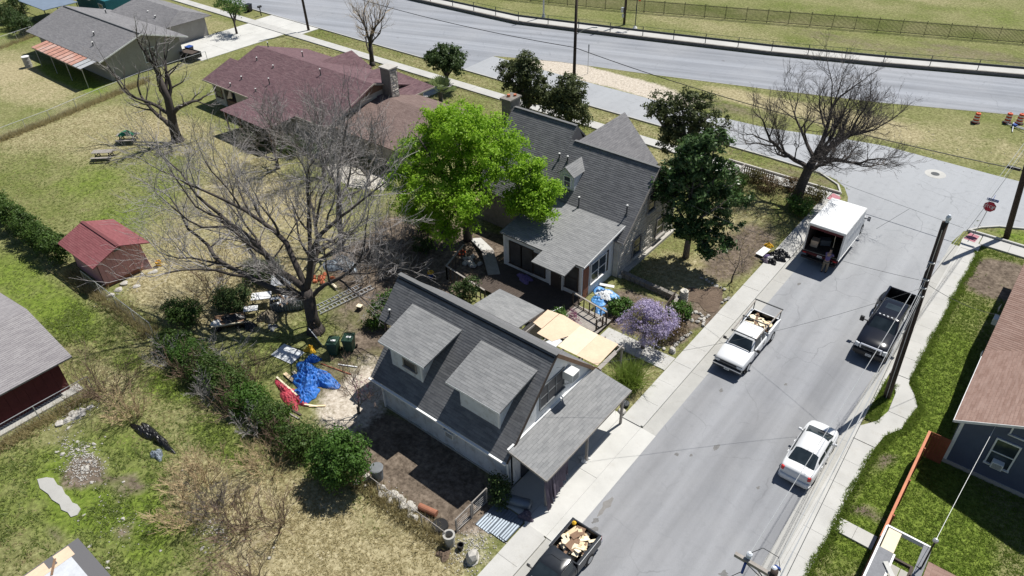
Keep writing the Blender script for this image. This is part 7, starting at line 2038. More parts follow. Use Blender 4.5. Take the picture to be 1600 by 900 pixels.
chain_link('chain_link_fence', 'long chain link fence between the grey house and the back yard', [(-79.2, 15), (-79.6, 19), (-80.2, 24), (-81.6, 30), (-82.5, 35), (-82.7, 43.5)])
chain_link('chain_link_fence', 'chain link fence running from the red shed to the hedge', [(-49.5, 12.75), (-45, 12.7), (-40.4, 12.7)], 1.15, 1.9, tilt=-.08)
chain_link('chain_link_fence', 'pipe topped chain link fence in front of the dark red barn', [(-38.65, -1), (-38.65, 4.9), (-38.6, 7.9)], 1.2, 2.9)
chain_link('chain_link_fence', 'low wire fence along the dirt drive with white rocks behind it', [(-21.6, 13.25), (-18.5, 13.25), (-15.5, 13.25)], .95, 1.5, 'grey_wood')
chain_link('chain_link_fence', 'chain link fence with a low kerb left of the grey house', [(-106.5, 24), (-109, 30.4), (-110.3, 35.5)], 1.2, 2.6)
ga = thing('yard_gate', 'open grey mesh gate between dirt drive and corrugated sheets', 'gate', (-15.5, 13.3, 0))
for y0, y1, h0 in ((.75, 1.75, .95), (1.9, 2.9, 1.0)):
    part('frame', 'grey_wood', ga, lambda m: (m.bar((0, y0, h0), (.05, y1, h0 + .1), .05), m.bar((0, y0, .1), (.05, y1, .1), .05), m.bar((0, y0, 0), (0, y0, h0), .07), m.bar((.05, y1, 0), (.05, y1, h0 + .1), .07)))
    part('wire_mesh', 'galvanised', ga, lambda m: [m.tube([(0, y0 + k * .1, .1), (.02, y0 + k * .1, h0)], .004, 3, False) for k in range(1, 10)] + [m.tube([(0, y0, z_), (.05, y1, z_)], .004, 3, False) for z_ in (.25, .4, .55, .7, .85)], kind='stuff')
# cedar fence on the right
cf = thing('cedar_fence', 'orange cedar board fence between the pavement lawn and the blue house yard', 'fence', (.2, 25, 0))
bd = part('board', 'cedar', cf, lambda m: m.bb(-.012, .012, -.067, .067, .03, 1.8))
y = -9.0
first = True
r_ = random.Random(2)
while y < 7.2:
    b_ = bd if first else bd.copy()
    if not first:
        C.objects.link(b_)
    first = False
    b_.location = (r_.uniform(-.006, .006), y, r_.uniform(-.02, .02))
    y += .142
part('rail', 'cedar', cf, lambda m: [m.bb(.013, .06, -9, 7.2, z_, z_ + .09) for z_ in (.3, 1.45)])
part('cap_rail', 'cedar_lit', cf, lambda m: m.bb(-.05, .07, -9.05, 7.2, 1.815, 1.85))
for k in range(7):
    part('post', 'cedar', cf, lambda m: m.bb(.061, .15, -8.9 + k * 2.45, -8.81 + k * 2.45, 0, 1.88))
x = .1
while x < 1.02:
    b_ = bd.copy()
    C.objects.link(b_)
    b_.location = (x, 7.25, 0)
    b_.rotation_euler = (0, 0, PI / 2)
    x += .142
part('rail', 'cedar', cf, lambda m: [m.bb(.05, 1.02, 7.27, 7.32, z_, z_ + .09) for z_ in (.3, 1.45)])
# picket fence on the corner
pf = thing('picket_fence', 'short weathered picket fence by the far pavement', 'fence', (-20, 54.9, 0))
pk_ = part('picket', 'brown_wood', pf, lambda m: m.prism([(-.045, 0, .02), (.045, 0, .02), (.045, 0, .85), (0, 0, .95), (-.045, 0, .85)], (0, .02, 0)))
for k in range(14):
    p = pk_ if k == 0 else pk_.copy()
    if k:
        C.objects.link(p)
    p.location = (.1 + k * .19, 0, 0)
for k in range(9):
    p = pk_.copy()
    C.objects.link(p)
    p.location = (0, -.15 - k * .2, 0)
    p.rotation_euler = (0, 0, PI / 2)
part('rail', 'grey_wood', pf, lambda m: (m.bb(0, 2.7, .021, .06, .25, .33), m.bb(0, 2.7, .021, .06, .65, .73), m.bb(.022, .06, -1.9, 0, .65, .73), m.bb(-.03, .06, -1.9, .06, .95, 1.0)))

# ------------------------------------------------------------------ yard things


def heap(name, label, cat, mat, loc, rx, ry, h, seed, rz=0.0, n=46, group=None):
    """crumpled sheet"""
    g = np.random.default_rng(seed)
    u = np.linspace(-1, 1, n)
    U, Vv = np.meshgrid(u, u)
    ang = np.arctan2(Vv, U)
    rad = np.sqrt(U ** 2 + Vv ** 2)
    sq = np.maximum(np.abs(U), np.abs(Vv))
    edge = 1 + .22 * np.sin(3 * ang + g.uniform(0, 6)) + .12 * np.sin(5 * ang + g.uniform(0, 6))
    X = np.where(rad > 0, U / np.maximum(rad, 1e-6) * sq, 0) * edge * rx
    Y = np.where(rad > 0, Vv / np.maximum(rad, 1e-6) * sq, 0) * edge * ry
    Z = np.zeros_like(X)
    for k in range(26):
        a = g.uniform(0, PI)
        f = g.uniform(2, 9)
        Z += np.abs(np.sin((X * np.cos(a) + Y * np.sin(a)) * f + g.uniform(0, 6))) ** 1.5 / (2 + f)
    Z = (Z / Z.max())
    Z = Z * .55 + .45 * (1 - sq) ** .6
    for k in range(18):
        a, f = g.uniform(0, PI), g.uniform(9, 26)
        Z += .13 * np.abs(np.sin((X * np.cos(a) + Y * np.sin(a)) * f + 2.2 * np.sin((Y * np.cos(a) - X * np.sin(a)) * g.uniform(2, 6)) + g.uniform(0, 6))) / (1 + f * .06) - .05
    Z = np.clip(Z, .02, 1.2) * h * (1 - sq ** 4) + .015
    Z += g.normal(0, .014, Z.shape) * (1 - sq ** 4)
    V = np.stack([X.ravel(), Y.ravel(), Z.ravel()], -1)
    idx = np.arange(n * n).reshape(n, n)
    F = np.stack([idx[:-1, :-1], idx[:-1, 1:], idx[1:, 1:], idx[1:, :-1]], -1).reshape(-1, 4)
    o = tris_object(name, mat, V, F, smooth=True)
    s = o.modifiers.new('thick', 'SOLIDIFY')
    s.thickness = .012
    o.location = loc
    o.rotation_euler = (0, 0, rz)
    return tag(o, label, cat, group)


def rock(name, label, loc, s, seed, mat='limestone', group=None, top=True, parent=None):
    g = random.Random(seed)
    bm = bmesh.new()
    bmesh.ops.create_icosphere(bm, subdivisions=2, radius=1)
    ph = [g.uniform(0, 6) for _ in range(6)]
    for v in bm.verts:
        c = v.co
        k = 1 + .18 * math.sin(c.x * 3 + ph[0]) + .16 * math.sin(c.y * 4 + ph[1]) + .14 * math.sin(c.z * 4 + ph[2]) + g.uniform(-.06, .06)
        v.co = Vector((c.x * s[0] * k, c.y * s[1] * k, max(-.12, c.z) * s[2] * k))
    me = bpy.data.meshes.new(name)
    bm.to_mesh(me)
    bm.free()
    me.materials.append(MATS[mat])
    o = bpy.data.objects.new(name, me)
    C.objects.link(o)
    o.location = loc
    o.rotation_euler = (0, 0, g.uniform(0, 6))
    if parent is not None:
        o.parent = parent
    else:
        tag(o, label, 'rock', group)
    return o


def plank(name, label, a, b, wd, th, mat, group=None, cat='board'):
    m = MB()
    a, b = Vector(a), Vector(b)
    c = a.copy()
    m.bar(a - c, b - c, wd, th)
    return tag(m.build(name, mat, None, loc=tuple(c)), label, cat, group)


for x_, y_, lb in ((-29.95, 18.75, 'dark green wheelie bin on the left of the pair'), (-29.45, 19.55, 'dark green wheelie bin on the right of the pair')):
    o = thing('wheelie_bin', lb, 'bin', (x_, y_, 0), .55, 'wheelie bins')
    part('body', 'green_bin', o, lambda m: m.loft([[(-.26, -.26, .06), (.26, -.26, .06), (.26, .28, .06), (-.26, .28, .06)], [(-.33, -.36, .98), (.33, -.36, .98), (.33, .38, .98), (-.33, .38, .98)]]), bevel=.03)
    part('lid', 'green_bin', o, lambda m: m.loft([[(-.36, -.4, .98), (.36, -.4, .98), (.36, .42, .98), (-.36, .42, .98)], [(-.34, -.36, 1.05), (.34, -.36, 1.05), (.34, .4, 1.08), (-.34, .4, 1.08)]]), bevel=.02)
    part('lid_label', 'white_plastic', o, lambda m: m.box((.05, 0, 1.073), (.3, .14, .006), rx=.04))
    part('wheel', 'rubber', o, lambda m: (m.lathe([(.02, -.36), (.12, -.36), (.12, -.3), (.02, -.3)], (0, .3, .12), 12, 'X'), m.lathe([(.02, .3), (.12, .3), (.12, .36), (.02, .36)], (0, .3, .12), 12, 'X')))
    part('handle', 'green_bin', o, lambda m: m.tube([(-.28, .44, 1.0), (-.28, .5, 1.02), (.28, .5, 1.02), (.28, .44, 1.0)], .02, 6))
heap('blue_tarp', 'crumpled bright blue tarpaulin heaped by the wheelie bins', 'tarp', 'blue_tarp', (-29.3, 16.5, .0), 1.55, .95, .75, 3, .15)
heap('blue_tarp', 'smaller fold of bright blue tarpaulin beside the red tarp', 'tarp', 'blue_tarp', (-28.5, 15.3, .0), .8, .6, .55, 4, .6)
heap('blue_tarp', 'narrow twist of blue tarpaulin below the yellow bag', 'tarp', 'blue_tarp', (-30.6, 17.5, .0), .5, .35, .45, 6, .9)
heap('red_tarp', 'crumpled red tarpaulin lying below the blue one', 'tarp', 'red_tarp', (-29.1, 14.75, .0), 1.4, .5, .4, 5, -.15)
heap('yellow_bag', 'yellow bag at the foot of the largest bare tree', 'bag', 'yellow_plastic', (-31.4, 18.0, 0), .4, .28, .4, 8)
for k, (a, b, wd, mt, lb) in enumerate((((-31.0, 15.2, .1), (-28.6, 14.9, .3), .1, 'pale_wood', 'long pale plank lying across the red tarp'), ((-30.9, 15.7, .1), (-29.9, 15.6, .12), .22, 'new_wood', 'short wide board at the left of the tarps'), ((-30.6, 16.1, .1), (-29.9, 15.95, .16), .2, 'pale_wood', 'short pale board poking out under the blue tarp'),
                                        ((-27.6, 14.9, .06), (-26.9, 15.5, .05), .12, 'new_wood', 'short board right of the red tarp'), ((-27.9, 14.8, .1), (-27.2, 15.2, .05), .1, 'pale_wood', 'short lath beside the red tarp'), ((-29.9, 17.6, .05), (-27.7, 18.1, .05), .05, 'cedar', 'thin red stick beside the bins'), ((-29.0, 18.2, .05), (-27.9, 18.75, .05), .07, 'white_paint', 'thin white strip beside the bins'),
                                        ((-29.0, 14.0, .05), (-27.4, 14.2, .06), .1, 'dark_wood', 'dark weathered timber below the red tarp'), ((-28.6, 13.8, .06), (-27.2, 13.95, .05), .08, 'grey_wood', 'grey weathered timber below the red tarp'))):
    plank('board', lb, a, b, wd, .03, mt, 'loose boards by the tarps')
o = thing('white_sheet', 'pale rigid sheet lying on the grass left of the blue tarp', 'sheet', (-32.2, 16.9, 0), .15)
part('sheet', 'white_board', o, lambda m: m.box((0, 0, .05), (1.7, 1.15, .03), rx=.03))
part('batten', 'white_board', o, lambda m: [m.box((-.55 + .55 * k, 0, .075), (.04, 1.1, .02), rx=.03) for k in range(3)])
o = thing('leaning_panel', 'grey blue panel leaning against the foot of the largest bare tree', 'panel', (-31.7, 18.75, 0), -.25)
part('panel', 'pale_roof', o, lambda m: m.box((0, 0, .42), (1.25, .04, .85), rx=.3))
part('frame', 'dark_wood', o, lambda m: (m.box((0, .13, .86), (1.3, .1, .12), rx=.3), m.box((0, .3, .95), (1.3, .06, .12), rx=.3)))
la = thing('ladder', 'aluminium ladder lying on the earth behind the garage house', 'ladder', (-33.5, 22.6, .06), math.atan2(2.9, .5))
part('rail', 'galvanised', la, lambda m: (m.bb(-2.0, 2.2, -.22, -.17, 0, .07), m.bb(-2.0, 2.2, .17, .22, 0, .07)))
part('rung', 'galvanised', la, lambda m: [m.bb(-1.85 + k * .3, -1.81 + k * .3, -.17, .17, .015, .05) for k in range(14)])
la2 = thing('ladder', 'second ladder lying beside the first behind the garage house', 'ladder', (-34.2, 22.6, .02), math.atan2(2.9, .45))
part('rail', 'galvanised', la2, lambda m: (m.bb(-1.6, 1.8, -.2, -.16, 0, .06), m.bb(-1.6, 1.8, .16, .2, 0, .06)))
part('rung', 'galvanised', la2, lambda m: [m.bb(-1.45 + k * .3, -1.41 + k * .3, -.16, .16, .01, .04) for k in range(11)])
o = thing('cooler', 'small cream box on the earth beside the ladder', 'box', (-32.0, 22.6, 0), .3)
part('body', 'dark_wood', o, lambda m: m.box((0, 0, .16), (.3, .26, .32)))
part('lid', 'pale_wood', o, lambda m: m.box((0, 0, .34), (.36, .32, .05)), bevel=.01)
# junk behind the hedge
o = thing('debris_cart', 'flat wooden cart piled with black and white bags', 'cart', (-37.6, 16.4, 0), .9)
part('bed', 'brown_wood', o, lambda m: (m.box((0, 0, .3), (1.9, 1.1, .06)), m.bar((-.95, -.55, .36), (.95, -.55, .4), .08), m.bar((-.95, .55, .36), (.95, .55, .4), .06)))
part('front_rail', 'pale_wood', o, lambda m: m.bar((-1.0, -.58, .42), (.98, -.58, .46), .07))
part('wheel', 'rubber', o, lambda m: [m.lathe([(.03, s * .56), (.18, s * .56), (.18, s * .64), (.03, s * .64)], (xx, 0, .18), 12, 'Y') for s in (-1, 1) for xx in (-.6, .6)])
heap('black_bag', 'black refuse bag lying on the wooden cart', 'bag', 'black_plastic', (-37.5, 16.6, .34), .75, .45, .35, 11, .9)
heap('white_bag', 'white bag at the near end of the wooden cart', 'bag', 'white_plastic', (-37.9, 15.7, .34), .32, .3, .3, 12)
o = thing('old_table', 'white topped table in the junk pile', 'table', (-37.6, 19.0, 0), .85)
part('top', 'white_paint', o, lambda m: m.box((0, 0, .74), (1.3, .8, .05)), bevel=.02)
part('leg', 'dark_metal', o, lambda m: [m.bar((x_, y_, 0), (x_, y_, .72), .05) for x_ in (-.58, .58) for y_ in (-.33, .33)])
o = thing('old_table', 'lower white sheet topped table left of the white table', 'table', (-37.3, 17.9, 0), .85)
part('top', 'white_paint', o, lambda m: m.box((0, 0, .5), (.9, .5, .05), rx=.1), bevel=.02)
part('leg', 'dark_metal', o, lambda m: [m.bar((x_, y_, 0), (x_, y_, .48), .05) for x_ in (-.38, .38) for y_ in (-.2, .2)])
o = thing('blue_sheet', 'pale blue rigid sheet leaning at the far end of the junk pile', 'sheet', (-38.0, 20.9, 0), .8)
part('sheet', 'pale_roof', o, lambda m: m.box((0, 0, .75), (1.3, .9, .04), rx=.35))
part('prop', 'dark_wood', o, lambda m: [m.bar((x_, .2, 0), (x_, .25, .8), .07) for x_ in (-.5, .5)])
o = thing('crate_bin', 'grey slatted crate filled with scrap metal', 'crate', (-36.0, 19.9, 0), .9)
part('slat', 'corrugated', o, lambda m: [m.bb(-1.1 + .17 * k, -.98 + .17 * k, -.5, -.47, .05, .75) for k in range(13)] + [m.bb(-1.1 + .17 * k, -.98 + .17 * k, .47, .5, .05, .75) for k in range(13)])
part('floor', 'dark_metal', o, lambda m: (m.bb(-1.1, 1.1, -.47, .47, .05, .3), m.bb(-1.12, -1.1, -.47, .47, .05, .75), m.bb(1.1, 1.12, -.47, .47, .05, .75)))
r_ = random.Random(6)
for k in range(16):
    plank('scrap_piece', 'loose grey and white scrap piece on the junk pile', (-36.0 + r_.uniform(-.9, .9), 19.7 + r_.uniform(-1, 1.2), .72 + .02 * k), (-36.0 + r_.uniform(-.9, .9), 19.7 + r_.uniform(-1, 1.2), .8 + .02 * k), r_.choice((.06, .1, .25)), .03, r_.choice(('white_paint', 'grey_wood', 'galvanised', 'brown_wood')), 'scrap on the junk pile', 'scrap')
heap('cardboard', 'brown crumpled cardboard in front of the junk pile', 'cardboard', 'khaki', (-36.0, 18.3, .0), .75, .45, .75, 14, .8)
heap('grey_bag', 'grey bag lying on the grass before the junk pile', 'bag', 'grey_plastic', (-35.1, 17.9, 0), .35, .3, .2, 15)
heap('black_bag', 'black refuse bag under the hedge in front of the junk pile', 'bag', 'black_plastic', (-36.4, 17.0, 0), .6, .4, .5, 16)
heap('teal_sheet', 'grey blue plastic sheet under the slender bare tree', 'sheet', 'corrugated', (-37.0, 25.2, 0), 1.3, .9, .55, 18, .3)
r_ = random.Random(16)
for k in range(9):
    rock('broken_pot', 'broken terracotta piece in the heap behind the largest bare tree', (-36.6 + r_.uniform(-.7, .7), 23.2 + r_.uniform(-.6, .6), .05), (.2, .16, .16), 30 + k, 'terracotta', 'terracotta pieces')
plank('board', 'pale beam lying behind the largest bare tree', (-36.0, 23.3, .2), (-34.9, 23.1, .15), .16, .12, 'pale_wood')
# picnic tables
for x_, y_, rz_, lb, cv in ((-67.5, 23.2, .75, 'grey picnic table on the lawn, the nearer of the two', False), (-69.2, 26.4, .75, 'picnic table under a green net, the farther of the two', True)):
    o = thing('picnic_table', lb, 'picnic table', (x_, y_, 0), rz_, 'picnic tables')
    for k in range(5):
        part('plank', 'grey_wood', o, lambda m: m.bb(-.9, .9, -.36 + k * .146, -.36 + k * .146 + .13, .72, .76))
    for s in (-1, 1):
        part('bench', 'grey_wood', o, lambda m: (m.bb(-.9, .9, s * .72 - .13, s * .72 - .01, .42, .46), m.bb(-.9, .9, s * .72 + .01, s * .72 + .13, .42, .46)))
        part('leg', 'dark_wood', o, lambda m: (m.bar((s * .6, -.6, 0), (s * .6, -.2, .72), .06, .09), m.bar((s * .6, .6, 0), (s * .6, .2, .72), .06, .09), m.bar((s * .6, -.8, .4), (s * .6, .8, .4), .05, .08)))
    if cv:
        heap('green_net', 'bright green garden net bundled on the farther picnic table', 'net', 'teal_wall', (x_, y_, .76), .75, .5, .4, 19, rz_)
        bpy.data.objects['green_net'].data.materials[0] = pm('net_green', (.02, .2, .1), .7, .4, 8)
r_ = random.Random(12)
for k in range(16):
    a_ = r_.uniform(0, PI)
    c_ = (-64.4 + r_.uniform(-1, 1), 27.2 + r_.uniform(-1.2, 1.0))
    L_ = r_.uniform(.8, 2.2)
    m = MB()
    m.tube([(0, 0, .06), (math.cos(a_) * L_ * .5, math.sin(a_) * L_ * .5, .15 + r_.uniform(0, .35)), (math.cos(a_ + .3) * L_, math.sin(a_ + .3) * L_, r_.uniform(.05, .4))], [.035, .025, .01], 5)
    tag(m.build('cut_branch', 'bark_grey', None, loc=(*c_, 0)), 'cut branch lying at the foot of the pruned tree', 'branch', 'cut branches')
# front of the dirt drive
o = thing('metal_bin', 'round blue grey metal bin at the corner of the wire fence', 'bin', (-20.8, 13.9, 0))
part('body', 'corrugated', o, lambda m: m.lathe([(.27, 0), (.27, .03), (.3, .35), (.33, .75), (.35, .78)], (0, 0, 0), 18))
part('lid', 'grey_plastic', o, lambda m: m.lathe([(.36, .78), (.36, .82), (.3, .86), (.05, .87)], (0, 0, 0), 18))
r_ = random.Random(3)
for k in range(15):
    rock('rock', 'pale limestone rock in the row behind the wire fence', (-20.0 + k * .17 + r_.uniform(-.1, .1), 13.5 + r_.uniform(-.22, .22), .05), (r_.uniform(.15, .3), r_.uniform(.12, .24), r_.uniform(.12, .24)), 50 + k, 'limestone', 'limestone rocks behind the wire fence')
for k in range(7):
    rock('rock', 'small limestone rock beside the round metal bin', (-21.2 + r_.uniform(-.35, .3), 13.4 + r_.uniform(-.4, .3), .04), (r_.uniform(.1, .18), r_.uniform(.1, .16), .1), 70 + k, 'limestone', 'limestone rocks by the metal bin')
o = thing('clay_pipe', 'red clay pipe lying behind the white rocks', 'pipe', (-17.35, 14.0, .17), .2)
part('pipe', 'red_brick', o, lambda m: m.lathe([(.12, -.5), (.17, -.5), (.17, .5), (.12, .5)], (0, 0, 0), 14, 'X'))
o = thing('discarded_tyre', 'old tyre lying flat near the yard gate', 'tyre', (-16.3, 13.75, 0))
part('tread', 'rubber', o, lambda m: m.lathe([(.2, .02), (.36, .0), (.4, .06), (.4, .16), (.36, .21), (.2, .19)], (0, 0, 0), 20))
o = thing('drain_pipe', 'upright grey pipe section at the corner of the wire fence', 'pipe', (-15.3, 13.35, 0))
mb = MB()
mb.lathe([(.24, 0), (.24, .62), (.29, .64), (.29, .78), (.2, .78), (.18, .3), (.02, .3)], (0, 0, 0), 18)
mb.build('barrel', 'old_concrete', o)
o = thing('bucket', 'small black bucket beside the white boulder', 'bucket', (-14.75, 13.5, 0))
part('body', 'black_plastic', o, lambda m: m.lathe([(.12, 0), (.16, .28), (.17, .3), (.13, .3), (.1, .1), (.02, .1)], (0, 0, 0), 14))
rock('boulder', 'big white boulder by the pavement at the bottom', (-13.95, 13.45, .1), (.42, .34, .42), 91, 'limestone')
heap('debris', 'dark heap of debris beside the upright pipe', 'debris', 'soil', (-15.15, 12.75, 0), .35, .3, .25, 92)
for k, (x0, x1, z_) in enumerate(((-15.1, -14.2, .03), (-14.35, -13.35, .06), (-13.75, -13.28, .1))):
    m = MB()
    corrug(m, 0, x1 - x0, 0, z_, 1.55 - .25 * (k == 2), z_, .13, .012)
    tag(m.build('corrugated_sheet', 'corrugated', None, loc=(x0, 14.9 + .08 * k, 0)), ('left corrugated sheet lying by the gate', 'middle corrugated sheet lying by the gate', 'right corrugated sheet nearest the pavement')[k], 'metal sheet', 'corrugated sheets')
# under the garage porch
m = MB()
r_ = random.Random(9)
n_ = 22
rows = []
for i in range(n_ + 1):
    t = i / n_
    yy_ = 17.55 + 2.0 * t
    rows.append([(-12.98 + .1 * math.sin(i * 1.9) * q + .25 * q * (1 - t), yy_ + .12 * math.sin(i * 2.3) * q, 2.3 - (2.2 - .25 * abs(math.sin(i * .9))) * q * (1 - .35 * t)) for q in (0, .33, .66, 1)])
for i in range(n_):
    for j in range(3):
        m._add([rows[i][j], rows[i + 1][j], rows[i + 1][j + 1], rows[i][j + 1]], [(0, 1, 2, 3)])
o = tag(m.build('porch_tarp', 'grey_cloth', None), 'grey purple tarpaulin hanging from the corner of the garage porch', 'tarp')
o.modifiers.new('thick', 'SOLIDIFY').thickness = .012
o = thing('gas_tank', 'grey blue tank lying beside the hanging tarpaulin', 'tank', (-14.2, 17.0, .28), .35)
part('shell', 'corrugated', o, lambda m: m.lathe([(.05, -.75), (.2, -.72), (.27, -.6), (.27, .6), (.2, .72), (.05, .75)], (0, 0, 0), 16, 'X'), smooth=True)
part('foot', 'dark_metal', o, lambda m: [m.box((x_, 0, -.2), (.08, .4, .16)) for x_ in (-.45, .45)])
heap('white_bag', 'white bag under the street edge of the garage porch', 'bag', 'white_plastic', (-13.2, 21.3, .075), .28, .24, .35, 21)
heap('grey_bag', 'grey bag by the hanging tarpaulin at the foot of the porch', 'bag', 'grey_cloth', (-13.4, 16.7, .07), .35, .28, .4, 22)
rock('pot', 'dark round pot beside the ornamental grass', (-13.55, 25.9, .1), (.22, .22, .26), 23, 'dark_metal')
rock('rock', 'pale round stone by the corner of the garage porch', (-13.45, 25.35, .1), (.2, .18, .2), 24, 'limestone')
o = thing('clay_pot', 'terracotta pot behind the ornamental grass', 'pot', (-15.1, 26.6, 0))
part('pot', 'terracotta', o, lambda m: m.lathe([(.16, 0), (.24, .36), (.27, .38), (.27, .44), (.2, .44), (.16, .2), (.02, .2)], (0, 0, 0), 16))
heap('soil', 'soil in the terracotta pot', 'soil', 'soil', (-15.1, 26.6, .36), .16, .16, .05, 26)
# bags by the truck
for k, (x_, y_, s_, mt, lb) in enumerate(((-12.6, 45.3, .55, 'black_plastic', 'largest black refuse bag behind the box truck'), (-12.5, 44.7, .5, 'black_plastic', 'black refuse bag nearest the kerb behind the box truck'), (-12.95, 44.9, .45, 'black_plastic', 'black refuse bag in the middle of the pile behind the box truck'), (-12.75, 44.0, .38, 'black_plastic', 'black refuse bag at the near end of the pile'), (-13.2, 43.8, .28, 'grey_cloth', 'purple grey bag at the near end of the pile'),
                                         (-12.95, 44.35, .26, 'white_plastic', 'white bag among the black refuse bags'), (-13.3, 44.4, .22, 'purple_cloth', 'lilac bag beside the black refuse bags'))):
    heap('refuse_bag', lb, 'bag', mt, (x_, y_, .12), s_, s_ * .8, s_ * 1.0, 30 + k, k * .7, group='refuse bags on the pavement')
o = thing('white_sheet', 'white flat sheet on the dry grass beside the refuse bags', 'panel', (-13.75, 44.75, 0), -.1)
part('panel', 'white_paint', o, lambda m: m.box((0, 0, .2), (.55, 1.15, .05), rx=.02))
part('support', 'dark_wood', o, lambda m: m.box((0, -.3, .09), (.4, .1, .17)))
heap('orange_bag', 'orange bag on the grass beside the white panel', 'bag', 'yellow_plastic', (-13.8, 45.9, 0), .3, .25, .35, 41)
# front garden of the stone house
lw = thing('garden_wall', 'low stone garden wall running from the house corner', 'wall', (-18, 36.2, 0))
r_ = random.Random(31)
x = -2.3
while x < 2.1:
    w2 = r_.uniform(.3, .5)
    for z_ in (0, .22):
        part('stone', 'stone_dark', lw, lambda m: m.box((x + w2 / 2, r_.uniform(-.02, .02) - .1 * (x / 2.3), z_ + .11), (w2 - .02, .32, .21), rz=-.05), bevel=.02)
    x += w2
pl = thing('stone_pillar', 'squat stone pillar at the end of the garden wall', 'pillar', (-15.6, 36.35, 0))
for k in range(4):
    part('stone', 'stone', pl, lambda m: m.lathe([(.28 - .01 * k, k * .22), (.3 - .01 * k, k * .22 + .02), (.3 - .01 * k, k * .22 + .19), (.27, k * .22 + .21)], (0, 0, 0), 12))
for k in range(4):
    rock('pillar_stone', '', (r_.uniform(-.12, .12), r_.uniform(-.12, .12), .88), (.1, .08, .07), 300 + k, 'limestone', parent=pl)
o = thing('garden_bench', 'plank bench between the pillar and the wisteria', 'bench', (-15.8, 35.2, 0), .12)
part('seat', 'grey_wood', o, lambda m: m.bb(-.05, .18, -.85, .85, .4, .46))
part('back', 'dark_wood', o, lambda m: m.bb(-.2, -.15, -.85, .85, .5, .8))
part('leg', 'dark_wood', o, lambda m: [m.bb(-.15, .15, y_, y_ + .08, 0, .4) for y_ in (-.75, .65)])
r_ = random.Random(33)
stone_ring = [(-13.35 - .05 * k, 38.4 - .22 * k) for k in range(4)] + [(-14.0 - .3 * k, 39.1 + .05 * k) for k in range(7)] + [(-13.5 - .12 * math.sin(k), 35.9 - .22 * k) for k in range(6)] + [(-14.2 + .45 * math.cos(k * .7), 35.3 + .5 * math.sin(k * .7)) for k in range(9)] + [(-13.7 - .02 * k, 33.8 - .26 * k) for k in range(9)] + [(-14.2 - .3 * k, 31.4) for k in range(4)]
for k, (x_, y_) in enumerate(stone_ring):
    rock('border_stone', 'white border stone of the garden bed along the pavement', (x_ + r_.uniform(-.06, .06), y_ + r_.uniform(-.06, .06), .04), (r_.uniform(.09, .17), r_.uniform(.08, .15), r_.uniform(.08, .13)), 130 + k, 'limestone', 'white border stones')
rock('border_stone', 'large white corner stone of the garden bed by the path', (-13.75, 31.55, .06), (.3, .24, .2), 200, 'limestone')
heap('mulch', 'dark mulch mound in the garden bed by the pavement', 'mulch', 'soil', (-14.6, 37.6, 0), 1.3, 1.2, .16, 43)
heap('blue_sheeting', 'blue and white plastic sheeting heaped against the white addition', 'sheeting', 'blue_tarp', (-20.05, 33.6, 0), .85, 1.0, .4, 44, .3)
bpy.data.objects['blue_sheeting'].data.materials[0] = pm('sheet_blue', (.1, .3, .62), .4, .6, 4, dirt=(.7, .72, .75), dscale=2.5)
heap('grey_sheeting', 'crumpled white paper sheeting on top of the blue sheeting', 'sheeting', 'white_board', (-19.9, 33.5, .22), .5, .55, .3, 45)
plank('board', 'white board lying on the blue sheeting', (-20.6, 33.9, .6), (-19.7, 34.3, .55), .25, .03, 'white_paint')
heap('blue_sheeting', 'smaller scrap of blue sheeting behind the deck rail', 'sheeting', 'sheet_blue', (-19.3, 32.1, 0), .4, .5, .3, 46)
heap('cushion', 'purple cushions on the dark deck below the screens', 'cushion', 'purple_cloth', (-25.2, 31.6, .3), .6, .4, .4, 47, -.2)
o = thing('orange_ring', 'orange ring lying in the shade under the bright green tree', 'ring', (-31.1, 31.6, .08))
part('ring', 'orange_plastic', o, lambda m: m.tube([(math.cos(k * PI / 8) * .26, math.sin(k * PI / 8) * .26, 0) for k in range(17)], .07, 8))
o = thing('bucket', 'yellow bucket in the shade beside the deck rail', 'bucket', (-30.8, 28.1, 0))
part('body', 'blue_plastic', o, lambda m: m.lathe([(.15, 0), (.2, .4), (.16, .4), (.1, .2), (.02, .2)], (0, 0, 0), 14))
part('rim', 'yellow_plastic', o, lambda m: m.lathe([(.21, .36), (.22, .46), (.17, .46), (.16, .38)], (0, 0, 0), 14))
r_ = random.Random(61)
for k in range(12):
    rock('pale_stone', 'pale stone in the shade beside the deck', (-29.5 + r_.uniform(-1.2, .6), 31.2 + r_.uniform(-.7, .5), .06), (.22, .18, .18), 210 + k, 'limestone', 'pale stones beside the deck')
# weedy lot
heap('black_sheeting', 'crumpled black sheeting lying in the weedy lot', 'sheeting', 'black_plastic', (-32.7, 8.2, 0), 1.75, .34, .5, 49, .1)
heap('dark_bag', 'dark teal plastic sheet beside the crumpled black sheeting', 'sheet', 'corrugated', (-31.2, 7.65, 0), .45, .3, .3, 48)
r_ = random.Random(44)
for k in range(26):
    cx, cy = r_.choice(((-35.3, 5.0), (-33.8, 5.2), (-33.0, 4.7), (-34.6, 5.8)))
    s_ = r_.uniform(.05, .13)
    rock('rubble', 'pale rubble stone strewn in the weedy lot', (cx + r_.gauss(0, .5), cy + r_.gauss(0, .32), .02), (s_, s_ * .8, s_ * .6), 230 + k, 'limestone', 'rubble in the weedy lot')
for k in range(16):
    s_ = r_.uniform(.1, .26)
    rock('rubble', 'pale rubble stone at the foot of the barn fence', (-37.6 + r_.gauss(0, .35), 6.3 + r_.gauss(0, .55), .02), (s_, s_ * .8, s_ * .6), 280 + k, 'limestone', 'rubble by the barn fence')
